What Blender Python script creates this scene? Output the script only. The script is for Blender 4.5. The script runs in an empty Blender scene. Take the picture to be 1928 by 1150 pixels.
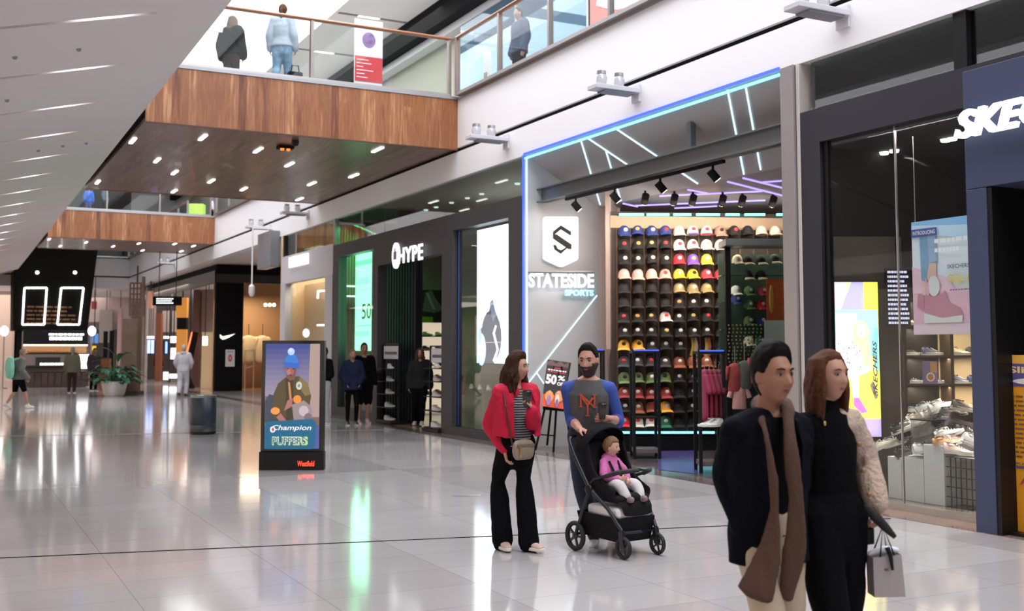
import bpy, math, random
from mathutils import Vector, Matrix, noise
random.seed(7)
R = math.radians
PI = math.pi
S = bpy.context.scene
COL = S.collection

# ------------------------------------------------------------------ camera, sky, lights, exposure
F, CX, CY, H = 2050.0, 964.0, 507.0, 1.68          # focal length and lens centre in pixels of a 1928x1150 frame, eye height
PITCH, YAW = math.atan(150.0 / F), R(-27.4777)
cam = bpy.data.cameras.new('camera')
cam.sensor_width = 36.0; cam.sensor_fit = 'HORIZONTAL'
cam.lens = F / 1928.0 * 36.0
cam.shift_y = -(575.0 - CY) / 1928.0
cam.clip_start = 0.05; cam.clip_end = 300
cam.dof.use_dof = True; cam.dof.focus_distance = 9.4; cam.dof.aperture_fstop = 2.6
camo = bpy.data.objects.new('camera', cam); COL.objects.link(camo)
camo.location = (0, 0, H); camo.rotation_euler = (PI / 2 + PITCH, 0, YAW)
S.camera = camo
S.view_settings.view_transform = 'Standard'; S.view_settings.look = 'None'
S.view_settings.exposure = 0.27; S.view_settings.gamma = 1.0
S.view_settings.use_curve_mapping = False
S.cycles.max_bounces = 8; S.cycles.diffuse_bounces = 4; S.cycles.glossy_bounces = 4
S.cycles.transmission_bounces = 8; S.cycles.transparent_max_bounces = 16
S.cycles.use_denoising = True
S.cycles.sample_clamp_indirect = 6.0
S.cycles.caustics_reflective = False; S.cycles.caustics_refractive = False

W = bpy.data.worlds.new('sky'); S.world = W; W.use_nodes = True
wn = W.node_tree; wn.nodes['Background'].inputs[0].default_value = (0.93, 0.96, 1.0, 1)
wn.nodes['Background'].inputs[1].default_value = 1.3

def area_light(name, loc, sx, sy, power, color=(1, 1, 1), rot=(0, 0, 0), spread=None):
    l = bpy.data.lights.new(name, 'AREA'); l.shape = 'RECTANGLE'; l.size = sx; l.size_y = sy
    l.energy = power; l.color = color
    if spread: l.spread = R(spread)
    o = bpy.data.objects.new(name, l); COL.objects.link(o); o.location = loc; o.rotation_euler = rot
    return o
# daylight through the roof glazing over the void
for k in range(3):
    area_light('skylight_daylight', (6.1, 2 + 19 * k, 12.6), 5.4, 18, 1150, (0.96, 0.97, 1.0))
# broad unseen fill panel added over the lower mall under the left gallery
area_light('gallery_fill', (-5.8, 22, 4.1), 5.0, 60, 420, (1.0, 0.93, 0.88))
# ------------------------------------------------------------------ picture point -> point on a known plane
def ray(px, py):
    x = (px - CX) / F; u = -(py - CY) / F
    c, s = math.cos(PITCH), math.sin(PITCH)
    fw = c - s * u; up = s + c * u
    c, s = math.cos(YAW), math.sin(YAW)
    return Vector((x * c - fw * s, x * s + fw * c, up))
def _hit(r, t): return Vector((r[0] * t, r[1] * t, H + r[2] * t))
def atX(px, py, X): r = ray(px, py); return _hit(r, X / r[0])
def atY(px, py, Y): r = ray(px, py); return _hit(r, Y / r[1])
def atZ(px, py, Z=0.0): r = ray(px, py); return _hit(r, (Z - H) / r[2])
FWD = Vector((-math.sin(YAW), math.cos(YAW), 0)); RGT = Vector((math.cos(YAW), math.sin(YAW), 0))
def atD(px, py, D):                                   # at a distance D in front of the lens
    r = ray(px, py); return _hit(r, D / (r[0] * FWD[0] + r[1] * FWD[1]))
def atP(px, py, p0, n):                               # on the upright plane through p0 with level normal n
    r = ray(px, py); t = (p0[0] * n[0] + p0[1] * n[1]) / (r[0] * n[0] + r[1] * n[1]); return _hit(r, t)

# ------------------------------------------------------------------ materials
MATS = {}
def nodes_of(m): return m.node_tree.nodes, m.node_tree.links
def mat(name, col=(.5, .5, .5), rough=.5, metal=0.0, emit=None, es=1.0, var=0.0, vscale=6.0, bump=0.0, bscale=40.0, spec=0.5, coat=0.0, trans=0.0, alpha=1.0, sheen=0.0):
    if name in MATS: return MATS[name]
    m = bpy.data.materials.new(name); m.use_nodes = True; MATS[name] = m
    N, L = nodes_of(m); b = N['Principled BSDF']
    b.inputs['Base Color'].default_value = (*col, 1); b.inputs['Roughness'].default_value = rough
    b.inputs['Metallic'].default_value = metal; b.inputs['Specular IOR Level'].default_value = spec
    b.inputs['Coat Weight'].default_value = coat; b.inputs['Transmission Weight'].default_value = trans
    b.inputs['Alpha'].default_value = alpha; b.inputs['Sheen Weight'].default_value = sheen
    m.diffuse_color = (*col, 1)
    if emit:
        b.inputs['Emission Color'].default_value = (*emit, 1); b.inputs['Emission Strength'].default_value = es
    tc = None
    if var or bump:
        tc = N.new('ShaderNodeTexCoord')
    if var:
        n = N.new('ShaderNodeTexNoise'); n.inputs['Scale'].default_value = vscale; n.inputs['Detail'].default_value = 5
        L.new(tc.outputs['Object'], n.inputs['Vector'])
        r = N.new('ShaderNodeValToRGB'); r.color_ramp.elements[0].position = .3; r.color_ramp.elements[1].position = .7
        r.color_ramp.elements[0].color = (*[max(0, c * (1 - var)) for c in col], 1)
        r.color_ramp.elements[1].color = (*[min(1, c * (1 + var)) for c in col], 1)
        L.new(n.outputs['Fac'], r.inputs['Fac']); L.new(r.outputs['Color'], b.inputs['Base Color'])
    if bump:
        n = N.new('ShaderNodeTexNoise'); n.inputs['Scale'].default_value = bscale; n.inputs['Detail'].default_value = 3
        L.new(tc.outputs['Object'], n.inputs['Vector'])
        bp = N.new('ShaderNodeBump'); bp.inputs['Strength'].default_value = bump; bp.inputs['Distance'].default_value = .02
        L.new(n.outputs['Fac'], bp.inputs['Height']); L.new(bp.outputs['Normal'], b.inputs['Normal'])
    return m
def glow(name, col, s=1.0):
    return mat(name, tuple(c * .5 for c in col), .5, emit=col, es=s)
def glass(name, tint=(.9, .95, .95), ref=.12, rough=.0):
    if name in MATS: return MATS[name]
    m = bpy.data.materials.new(name); m.use_nodes = True; MATS[name] = m
    N, L = nodes_of(m); N.remove(N['Principled BSDF'])
    t = N.new('ShaderNodeBsdfTransparent'); t.inputs[0].default_value = (*tint, 1)
    g = N.new('ShaderNodeBsdfGlossy'); g.inputs['Roughness'].default_value = rough
    f = N.new('ShaderNodeLayerWeight'); f.inputs['Blend'].default_value = .5
    pw = N.new('ShaderNodeMath'); pw.operation = 'POWER'; pw.inputs[1].default_value = 4.5
    a = N.new('ShaderNodeMath'); a.operation = 'ADD'; a.use_clamp = True; a.inputs[1].default_value = ref
    mx = N.new('ShaderNodeMixShader')
    L.new(f.outputs['Facing'], pw.inputs[0]); L.new(pw.outputs[0], a.inputs[0]); L.new(a.outputs[0], mx.inputs[0])
    L.new(t.outputs[0], mx.inputs[1]); L.new(g.outputs[0], mx.inputs[2])
    L.new(mx.outputs[0], N['Material Output'].inputs[0])
    return m
def wood(name, across, along, width, length, cols, rough=.4, coat=.2):
    """boards of random tone: 'across' and 'along' name the axes of the boards"""
    m = bpy.data.materials.new(name); m.use_nodes = True; MATS[name] = m
    N, L = nodes_of(m); b = N['Principled BSDF']; b.inputs['Roughness'].default_value = rough; b.inputs['Coat Weight'].default_value = coat
    tc = N.new('ShaderNodeTexCoord'); sp = N.new('ShaderNodeSeparateXYZ'); L.new(tc.outputs['Object'], sp.inputs[0])
    def mth(op, a, c=None):
        n = N.new('ShaderNodeMath'); n.operation = op
        for i, v in enumerate((a, c)):
            if v is None: continue
            if isinstance(v, (int, float)): n.inputs[i].default_value = v
            else: L.new(v, n.inputs[i])
        return n.outputs[0]
    ia = mth('FLOOR', mth('DIVIDE', sp.outputs[across], width))
    w1 = N.new('ShaderNodeTexWhiteNoise'); w1.noise_dimensions = '1D'; L.new(ia, w1.inputs['W'])
    il = mth('FLOOR', mth('ADD', mth('DIVIDE', sp.outputs[along], length), mth('MULTIPLY', w1.outputs['Value'], 7.0)))
    cv = N.new('ShaderNodeCombineXYZ'); L.new(ia, cv.inputs[0]); L.new(il, cv.inputs[1])
    w2 = N.new('ShaderNodeTexWhiteNoise'); w2.noise_dimensions = '2D'; L.new(cv.outputs[0], w2.inputs['Vector'])
    # grain
    mp = N.new('ShaderNodeMapping'); L.new(tc.outputs['Object'], mp.inputs['Vector'])
    sc = [14, 14, 14]; sc['XYZ'.index(along)] = 1.2; mp.inputs['Scale'].default_value = sc
    L.new(mth('MULTIPLY', w2.outputs['Value'], 30.0), mp.inputs['Location'])
    nz = N.new('ShaderNodeTexNoise'); nz.inputs['Scale'].default_value = 1.6; nz.inputs['Detail'].default_value = 4; L.new(mp.outputs[0], nz.inputs['Vector'])
    r = N.new('ShaderNodeValToRGB'); cr = r.color_ramp; cr.elements[0].color = (*cols[0], 1); cr.elements[1].color = (*cols[-1], 1)
    for i, c in enumerate(cols[1:-1]):
        e = cr.elements.new((i + 1) / (len(cols) - 1)); e.color = (*c, 1)
    v = mth('ADD', mth('MULTIPLY', w2.outputs['Value'], .75), mth('MULTIPLY', mth('SUBTRACT', nz.outputs['Fac'], .37), .95))
    L.new(v, r.inputs['Fac']); L.new(r.outputs[0], b.inputs['Base Color'])
    return m

# ------------------------------------------------------------------ mesh collector
class MB:
    def __init__(s): s.v = []; s.f = []; s.m = []; s.mats = []
    def _mi(s, m):
        if m is None: return 0
        if m not in s.mats: s.mats.append(m)
        return s.mats.index(m)
    def add(s, vs, fs, m=None):
        o = len(s.v); s.v += [Vector(p) for p in vs]; k = s._mi(m)
        for f in fs: s.f.append(tuple(i + o for i in f)); s.m.append(k)
        return s
    def box(s, a, b, m=None):
        x0, y0, z0 = (min(p, q) for p, q in zip(a, b)); x1, y1, z1 = (max(p, q) for p, q in zip(a, b))
        return s.add([(x0, y0, z0), (x1, y0, z0), (x1, y1, z0), (x0, y1, z0), (x0, y0, z1), (x1, y0, z1), (x1, y1, z1), (x0, y1, z1)],
                     [(0, 3, 2, 1), (4, 5, 6, 7), (0, 1, 5, 4), (1, 2, 6, 5), (2, 3, 7, 6), (3, 0, 4, 7)], m)
    def obox(s, c, ux, uy, uz, m=None):
        """box of half-axes ux, uy, uz about c"""
        c, ux, uy, uz = map(Vector, (c, ux, uy, uz))
        vs = [c + a * ux + b * uy + d * uz for d in (-1, 1) for a, b in ((-1, -1), (1, -1), (1, 1), (-1, 1))]
        return s.add(vs, [(0, 3, 2, 1), (4, 5, 6, 7), (0, 1, 5, 4), (1, 2, 6, 5), (2, 3, 7, 6), (3, 0, 4, 7)], m)
    def bar(s, p, q, w, h=None, m=None, up=(0, 0, 1)):
        p, q = Vector(p), Vector(q); d = (q - p)
        if d.length < 1e-6: return s
        h = h or w; t = d.normalized(); u = Vector(up)
        if abs(t.dot(u)) > .98: u = Vector((0, 1, 0)) if abs(t.y) < .9 else Vector((1, 0, 0))
        sd = t.cross(u).normalized(); u2 = sd.cross(t)
        return s.obox((p + q) / 2, d / 2, sd * w / 2, u2 * h / 2, m)
    def quad(s, a, b, c, d, m=None): return s.add([a, b, c, d], [(0, 1, 2, 3)], m)
    def prism(s, pts, off, m=None):
        """closed outline pts swept by vector off"""
        n = len(pts); off = Vector(off); vs = [Vector(p) for p in pts] + [Vector(p) + off for p in pts]
        return s.add(vs, [tuple(range(n))[::-1], tuple(range(n, 2 * n))] + [(i, (i + 1) % n, n + (i + 1) % n, n + i) for i in range(n)], m)
    def tube(s, pts, rad, seg=10, m=None, side=(1, 0, 0), caps=True, closed=False):
        """rad: number, or list of r / (rs, ro) per point; rs lies along 'side'"""
        pts = [Vector(p) for p in pts]; n = len(pts); o = len(s.v); k = s._mi(m)
        if not isinstance(rad, (list, tuple)): rad = [rad] * n
        side = Vector(side); rings = []
        for i, p in enumerate(pts):
            if closed: t = pts[(i + 1) % n] - pts[i - 1]
            else: t = pts[min(i + 1, n - 1)] - pts[max(i - 1, 0)]
            t = t.normalized() if t.length > 1e-9 else Vector((0, 0, 1))
            u = side - t * side.dot(t)
            if u.length < .05:
                u = Vector((0, 1, 0)) - t * t.y
                if u.length < .05: u = Vector((0, 0, 1)) - t * t.z
            u.normalize(); w = t.cross(u); r = rad[i]
            rs, ro = r if isinstance(r, (tuple, list)) else (r, r)
            for j in range(seg):
                a = 2 * PI * j / seg; s.v.append(p + u * rs * math.cos(a) + w * ro * math.sin(a))
        for i in range(n if closed else n - 1):
            for j in range(seg):
                a = o + i * seg; b = o + ((i + 1) % n) * seg; j2 = (j + 1) % seg
                s.f.append((a + j, a + j2, b + j2, b + j)); s.m.append(k)
        if caps and not closed:
            s.f.append(tuple(o + j for j in range(seg))[::-1]); s.m.append(k)
            s.f.append(tuple(o + (n - 1) * seg + j for j in range(seg))); s.m.append(k)
        return s
    def limb(s, pts, rad, seg=14, m=None, side=(1, 0, 0), round_ends=True):
        """tube with rounded ends and a smooth path through its points"""
        P = [Vector(p) for p in pts]; Q = [r if isinstance(r, (tuple, list)) else (r, r) for r in rad]
        pp, rr = [], []
        n = len(P)
        for i in range(n - 1):
            p0 = P[max(i - 1, 0)]; p1 = P[i]; p2 = P[i + 1]; p3 = P[min(i + 2, n - 1)]
            for k in range(4):
                t = k / 4
                pp.append(.5 * ((2 * p1) + (p2 - p0) * t + (2 * p0 - 5 * p1 + 4 * p2 - p3) * t * t + (3 * p1 - p0 - 3 * p2 + p3) * t ** 3))
                rr.append(tuple(Q[i][c] * (1 - t) + Q[i + 1][c] * t for c in (0, 1)))
        pp.append(P[-1]); rr.append(Q[-1])
        if round_ends:
            d0 = (pp[0] - pp[1]).normalized(); d1 = (pp[-1] - pp[-2]).normalized(); a0, a1 = rr[0], rr[-1]
            e0 = [(pp[0] + d0 * min(a0) * math.sin(a), (a0[0] * math.cos(a), a0[1] * math.cos(a))) for a in (1.45, 1.1, .6)]
            e1 = [(pp[-1] + d1 * min(a1) * math.sin(a), (a1[0] * math.cos(a), a1[1] * math.cos(a))) for a in (.6, 1.1, 1.45)]
            pp = [e[0] for e in e0] + pp + [e[0] for e in e1]; rr = [e[1] for e in e0] + rr + [e[1] for e in e1]
        return s.tube(pp, rr, seg, m, side)
    def ball(s, c, r, m=None, nu=14, nv=9, mtx=None):
        c = Vector(c); r = r if isinstance(r, (tuple, list)) else (r, r, r); vs = []; fs = []
        for i in range(nv + 1):
            th = PI * i / nv
            for j in range(nu):
                a = 2 * PI * j / nu; p = Vector((r[0] * math.sin(th) * math.cos(a), r[1] * math.sin(th) * math.sin(a), r[2] * math.cos(th)))
                vs.append(c + (mtx @ p if mtx else p))
        for i in range(nv):
            for j in range(nu):
                j2 = (j + 1) % nu; fs.append((i * nu + j, (i + 1) * nu + j, (i + 1) * nu + j2, i * nu + j2))
        return s.add(vs, fs, m)
    def lathe(s, prof, c=(0, 0, 0), seg=32, m=None):
        o = len(s.v); k = s._mi(m); c = Vector(c)
        for r, z in prof:
            for j in range(seg):
                a = 2 * PI * j / seg; s.v.append(c + Vector((r * math.cos(a), r * math.sin(a), z)))
        for i in range(len(prof) - 1):
            for j in range(seg):
                j2 = (j + 1) % seg; s.f.append((o + i * seg + j, o + i * seg + j2, o + (i + 1) * seg + j2, o + (i + 1) * seg + j)); s.m.append(k)
        return s
    def xf(s, M):
        s.v = [M @ v for v in s.v]; return s
    def join(s, o, M=None):
        b = len(s.v); s.v += [(M @ v if M else v.copy()) for v in o.v]
        mp = [s._mi(m) for m in o.mats] or [0]
        for f, k in zip(o.f, o.m): s.f.append(tuple(i + b for i in f)); s.m.append(mp[k] if k < len(mp) else 0)
        return s
    def mesh(s, name, m=None, smooth=None):
        me = bpy.data.meshes.new(name); me.from_pydata([tuple(v) for v in s.v], [], s.f)
        if s.mats:
            for x in s.mats: me.materials.append(x)
            me.polygons.foreach_set('material_index', s.m)
        elif m: me.materials.append(m)
        me.update()
        if smooth:
            me.shade_smooth(); me.set_sharp_from_angle(angle=R(smooth))
        return me
    def build(s, name, m=None, parent=None, smooth=None, bevel=0, solid=0):
        o = bpy.data.objects.new(name, s.mesh(name, m, smooth)); COL.objects.link(o)
        if parent: o.parent = parent
        if solid:
            d = o.modifiers.new('solid', 'SOLIDIFY'); d.thickness = solid
        if bevel:
            d = o.modifiers.new('bevel', 'BEVEL'); d.width = bevel; d.segments = 2; d.limit_method = 'ANGLE'; d.angle_limit = R(40)
        return o
def tag(o, label, cat, group=None, kind=None):
    o['label'] = label; o['category'] = cat
    if group: o['group'] = group
    if kind: o['kind'] = kind
    return o
def struct(name, mb, m=None, **k):
    o = mb.build(name, m, **k); o['kind'] = 'structure'; return o
def empty(name, loc=(0, 0, 0), rz=0.0):
    o = bpy.data.objects.new(name, None); COL.objects.link(o); o.location = loc; o.rotation_euler = (0, 0, rz); o.empty_display_size = .1
    return o
def thing(name, label, cat, loc=(0, 0, 0), rz=0.0, group=None):
    return tag(empty(name, loc, rz), label, cat, group)
def copy_tree(o, parent=None):
    c = o.copy(); COL.objects.link(c); c.parent = parent
    for ch in list(o.children): copy_tree(ch, c)
    return c
def text_mb(body, width=None, height=1.0, extrude=.02, bold=.0, shear=0.0, spacing=1.0, align='CENTER'):
    """lettering in the xy plane, baseline at y=0, as a mesh collector"""
    c = bpy.data.curves.new('lettering', 'FONT'); c.body = body; c.size = 1.0; c.extrude = 0; c.offset = bold; c.shear = shear
    c.space_character = spacing; c.resolution_u = 3; c.align_x = 'LEFT'
    o = bpy.data.objects.new('lettering', c); COL.objects.link(o)
    dg = bpy.context.evaluated_depsgraph_get(); me = bpy.data.meshes.new_from_object(o.evaluated_get(dg))
    vs = [v.co.copy() for v in me.vertices]; fs = [tuple(p.vertices) for p in me.polygons]
    bpy.data.objects.remove(o); bpy.data.curves.remove(c); bpy.data.meshes.remove(me)
    x0 = min(v.x for v in vs); x1 = max(v.x for v in vs); y0 = min(v.y for v in vs); y1 = max(v.y for v in vs)
    sy = height / (y1 - y0); sx = (width / (x1 - x0)) if width else sy
    dx = {'CENTER': (x0 + x1) / 2, 'LEFT': x0, 'RIGHT': x1}[align]
    vs = [Vector(((v.x - dx) * sx, (v.y - y0) * sy, 0)) for v in vs]
    from collections import Counter
    n = len(vs); ed = Counter(); dirs = {}
    for f in fs:
        for i in range(len(f)):
            e = (f[i], f[(i + 1) % len(f)]); ed[tuple(sorted(e))] += 1; dirs[tuple(sorted(e))] = e
    mb = MB(); front = [v + Vector((0, 0, extrude)) for v in vs]
    allf = [tuple(i + n for i in f) for f in fs] + [tuple(reversed(f)) for f in fs]
    for k, cnt in ed.items():
        if cnt == 1:
            a, b = dirs[k]; allf.append((a, b, b + n, a + n))
    mb.add(vs + front, allf)
    return mb
def frame_mtx(o, x, y):
    x = Vector(x).normalized(); y = Vector(y).normalized(); z = x.cross(y).normalized(); y = z.cross(x)
    return Matrix(((x[0], y[0], z[0], o[0]), (x[1], y[1], z[1], o[1]), (x[2], y[2], z[2], o[2]), (0, 0, 0, 1)))
# ================================================================== people
def remeshed(name, mb, m, parent, voxel=.008, smooth=2, wr=0.0, wf=9.0, wv=(1, 1, 1), seed=0):
    """fuse overlapping volumes into one continuous skin; wr adds cloth folds"""
    me = mb.mesh(name); o = bpy.data.objects.new(name, me); COL.objects.link(o)
    d = o.modifiers.new('r', 'REMESH'); d.mode = 'VOXEL'; d.voxel_size = voxel
    if smooth:
        s = o.modifiers.new('s', 'SMOOTH'); s.factor = .5; s.iterations = smooth
    dg = bpy.context.evaluated_depsgraph_get(); dg.update()
    nm = bpy.data.meshes.new_from_object(o.evaluated_get(dg)); bpy.data.objects.remove(o); bpy.data.meshes.remove(me)
    if wr:
        off = Vector((seed * 3.1, seed * 1.7, seed)); ns = [v.normal.copy() for v in nm.vertices]
        for v, n in zip(nm.vertices, ns):
            q = Vector((v.co.x * wv[0], v.co.y * wv[1], v.co.z * wv[2])) * wf + off
            v.co += n * wr * (noise.noise(q) + .5 * noise.noise(q * 2.3))
    nm.name = name
    if m: nm.materials.append(m)
    nm.shade_smooth(); ob = bpy.data.objects.new(name, nm); COL.objects.link(ob); ob.parent = parent
    return ob
def arcshell(mb, pts, rads, gap, th=.012, seg=28, m=None, front=PI / 2):
    """upright shell open at the front: pts centres, rads (rx, ry), gap half angle per ring (radians)"""
    o = len(mb.v); k = mb._mi(m); n = len(pts)
    if not isinstance(gap, (list, tuple)): gap = [gap] * n
    for p, (rx, ry), g in zip(pts, rads, gap):
        for side in (0, 1):
            for j in range(seg + 1):
                a = front + g + (2 * PI - 2 * g) * j / seg; e = th if side == 0 else 0
                mb.v.append(Vector(p) + Vector(((rx + e) * math.cos(a), (ry + e) * math.sin(a), 0)))
    w = 2 * (seg + 1)
    for i in range(n - 1):
        for j in range(seg):
            a = o + i * w + j; b = a + w; mb.f.append((a, a + 1, b + 1, b)); mb.m.append(k)
            a2 = a + seg + 1; b2 = b + seg + 1; mb.f.append((a2, b2, b2 + 1, a2 + 1)); mb.m.append(k)
        a = o + i * w; b = a + w
        mb.f.append((a, b, b + seg + 1, a + seg + 1)); mb.m.append(k)
        mb.f.append((a + seg, a + 2 * seg + 1, b + 2 * seg + 1, b + seg)); mb.m.append(k)
    for i in (0, n - 1):
        a = o + i * w
        for j in range(seg):
            f = (a + j, a + seg + 1 + j, a + seg + 2 + j, a + j + 1); mb.f.append(f if i == 0 else f[::-1]); mb.m.append(k)
    return mb
def _g(x, s): return math.exp(-(x / s) ** 2)
def head_point(sx, sy, sz, fem=False, mode='skin', hair=1.0):
    x, y, z = .073 * sx, .094 * sy, .116 * sz
    if sz < 0:
        t = -sz; x *= 1 - (.36 if fem else .28) * t ** 1.7
        if sy > 0: y *= 1 - .02 * t
        else: y *= 1 - .5 * t ** 1.2
    if sy > .15:
        f = min(1, (sy - .15) / .35)
        y -= .008 * f * (1 - abs(sx))
        y += f * (.006 if not fem else .003) * _g(z - .034, .012) * _g(x, .05)              # brow
        for s in (-1, 1): y -= f * .010 * _g(x - s * .031, .015) * _g(z - .012, .013)        # sockets
        for s in (-1, 1): y += f * .005 * _g(x - s * .042, .018) * _g(z + .022, .02)         # cheekbones
        if -.05 < z < .04:                                                                   # nose
            t = max(0, min(1, (.028 - z) / .055)); prof = t ** 1.2 * (.029 if not fem else .024)
            if z < -.030: prof *= max(0, 1 - (-.030 - z) / .010)
            y += f * prof * _g(x, .011 + .008 * t)
        y += f * .0055 * _g(z + .056, .010) * _g(x, .024) - f * .003 * _g(z + .0555, .0025) * _g(x, .02)
        y += f * .008 * _g(z + .098, .017) * _g(x, .03)                                      # chin
        y -= f * .004 * _g(z + .078, .008) * _g(x, .03)
    return Vector((x, y, z))
def head_mb(fem=False, nu=56, nv=48, fn=None):
    mb = MB(); vs = []
    for i in range(nv + 1):
        th = PI * (.002 + .996 * i / nv)
        for j in range(nu):
            a = 2 * PI * j / nu; s = (math.sin(th) * math.cos(a), math.sin(th) * math.sin(a), math.cos(th)); p = head_point(*s, fem=fem)
            if fn: p = fn(p, s)
            vs.append(p)
    fs = [(i * nu + j, (i + 1) * nu + j, (i + 1) * nu + (j + 1) % nu, i * nu + (j + 1) % nu) for i in range(nv) for j in range(nu)]
    mb.add(vs, fs)
    return mb
def hand_mb(w, d, n, k=1.0, curl=.5, side=1, spread=.12, thumb=.6):
    """hand from wrist w along d, palm facing n; side=+1: thumb on the d x n side"""
    mb = MB(); w, d, n = Vector(w), Vector(d).normalized(), Vector(n); n = (n - d * n.dot(d)).normalized(); s = d.cross(n) * side
    L = .088 * k
    mb.limb([w - d * .02 * k, w + d * .02 * k, w + d * L * .6, w + d * L], [(.025 * k, .021 * k), (.032 * k, .019 * k), (.041 * k, .015 * k), (.040 * k, .013 * k)], 14, side=s)
    for i, (o, l) in enumerate(((.031, .072), (.0105, .082), (-.0105, .076), (-.031, .060))):
        p = w + d * L * (.96 - .02 * i) + s * o * k; dd = (d + s * spread * (o / .031)).normalized(); pts = [p - dd * .012 * k, p]; a = 0
        for q in (.44, .32, .26):
            a += curl * (1.0 if q == .44 else 1.15) * (1 + .06 * i); v = dd * math.cos(a) + n * math.sin(a); pts.append(pts[-1] + v * l * q * k)
        mb.tube(pts, [.0095 * k, .0095 * k, .0088 * k, .0082 * k, .006 * k], 8, side=s)
    p = w + d * .026 * k + s * .026 * k; v1 = (d * .65 + s * .7 + n * thumb * .5).normalized(); v2 = (d * .9 + s * .15 + n * thumb).normalized()
    mb.tube([p - s * .012 * k, p + v1 * .034 * k, p + v1 * .034 * k + v2 * .030 * k, p + v1 * .034 * k + v2 * .052 * k], [.013 * k, .0115 * k, .0098 * k, .007 * k], 8, side=n)
    return mb
def V(*a): return Vector(a)
def person(label, loc, rz, h=1.75, fem=False, pose=None, look=(0, 0), skin=(.45, .25, .17), hair=None, top=None, legs=None, shoes=None, voxel=.012, group=None, beard=False, k_w=1.0, detail=True, base_z=0.0, hands=None, hs=1.0):
    """hair: dict(style, col, len); top: dict(col, ease, sleeve, hem, name); legs: dict(col, ease, to, flare, name)"""
    t = thing('person', label, 'person', (loc[0], loc[1], base_z), rz, group); k = h / 1.75
    J = dict(shR=V(.175, -.01, 1.415), elR=V(.235, -.03, 1.13), wrR=V(.245, .05, .88), shL=V(-.175, -.01, 1.415), elL=V(-.235, -.03, 1.13), wrL=V(-.245, .05, .88), dR=V(0, .15, -1), dL=V(0, .15, -1), nR=V(-1, 0, 0), nL=V(1, 0, 0),
             hipR=V(.088, 0, .93), knR=V(.10, .02, .50), anR=V(.10, -.02, .09), hipL=V(-.088, 0, .93), knL=V(-.10, .02, .50), anL=V(-.10, -.02, .09), tR=V(.04, 1, 0), tL=V(-.04, 1, 0), lean=V(0, 0, 0), cR=.35, cL=.35)
    if fem: J['shR'].x, J['shL'].x = .155, -.155
    J.update(pose or {})
    wM = k_w; fw = .92 if fem else 1.0
    ln = J['lean']
    def tz(z, x=0, y=0): f = max(0, (z - .95) / .5); return V(x + ln[0] * f, y + ln[1] * f, z)
    if fem: TR = [(.84, .158, .108), (.94, .170, .115), (1.08, .128, .092), (1.2, .138, .11), (1.31, .148, .108), (1.43, .10, .07)]
    else: TR = [(.84, .150, .105), (.94, .160, .108), (1.08, .148, .10), (1.2, .160, .112), (1.33, .178, .112), (1.44, .115, .075)]
    def torso(mb, e=0, z0=.84, z1=1.42, ew=None):
        P, Q = [], []
        zs = [z0] + [r[0] for r in TR if z0 + .03 < r[0] < z1 - .03] + [z1]
        for z in zs:
            a = [r for r in TR if r[0] <= z] or [TR[0]]; b = [r for r in TR if r[0] > z] or [TR[-1]]
            a, b = a[-1], b[0]; f = 0 if b[0] == a[0] else (z - a[0]) / (b[0] - a[0]); f = max(0, min(1, f))
            rx, ry = a[1] + (b[1] - a[1]) * f, a[2] + (b[2] - a[2]) * f
            P.append(tz(z)); Q.append((rx * wM + e, ry * wM + e))
        if ew is not None: Q[0] = (Q[0][0] + ew, Q[0][1] + ew)
        return mb.limb(P, Q, 20, round_ends=ew is None)
    def arm(mb, s, e=0, frac=1.0, cuff=0, e2=None):
        sh, el, wr = J['sh' + s] + V(*ln) if 0 else J['sh' + s], J['el' + s], J['wr' + s]
        sg = 1 if s == 'R' else -1; e2 = e if e2 is None else e2
        sh = sh + V(ln[0], ln[1], 0)
        mb.limb([tz(1.40, sg * .07), sh + V(-sg * .02, 0, .0)], [.062 * fw + e, .058 * fw + e], 14)
        tot = frac * 2; pts = [sh, sh.lerp(el, .5), el, el.lerp(wr, .35), wr]; rad = [.056, .050, .042, .041, .027]
        pp, rr = [pts[0]], [rad[0] * fw * wM + e]
        prm = [0, .5, 1, 1.35, 2]
        for i in range(1, 5):
            if prm[i] <= tot + 1e-6: pp.append(pts[i]); rr.append(rad[i] * fw * wM + e + (e2 - e) * prm[i] / 2)
            else:
                f = (tot - prm[i - 1]) / (prm[i] - prm[i - 1])
                if f > .02: pp.append(pts[i - 1].lerp(pts[i], f)); rr.append((rad[i - 1] + (rad[i] - rad[i - 1]) * f) * fw * wM + e + (e2 - e) * tot / 2)
                break
        return mb.limb(pp, rr, 14)
    def leg(mb, s, e=0, to=None, flare=0):
        hp, kn, an = J['hip' + s], J['kn' + s], J['an' + s]
        pts = [hp + V(0, 0, .03), hp.lerp(kn, .4), kn, kn.lerp(an, .35), an]; rad = [.092, .078, .055, .056, .036]
        if fem: rad = [.095, .080, .054, .052, .034]
        rr = [r * wM + e for r in rad]
        if to is not None:
            f = to; pts[4] = kn.lerp(an, f); rr[4] = (rad[3] + (rad[4] - rad[3]) * max(0, (f - .35) / .65)) * wM + e
            if f < .4: pts.pop(3); rr.pop(3)
        if flare: rr[-1] += flare; rr[-2] += flare * .45
        return mb.limb(pts, rr, 16)
    sk = mat('skin_%.2f_%.2f' % (skin[0], skin[1]), skin, .5, spec=.4, var=.06, vscale=18)
    # body, one continuous surface, head and hands included
    mb = MB(); torso(mb)
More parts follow.
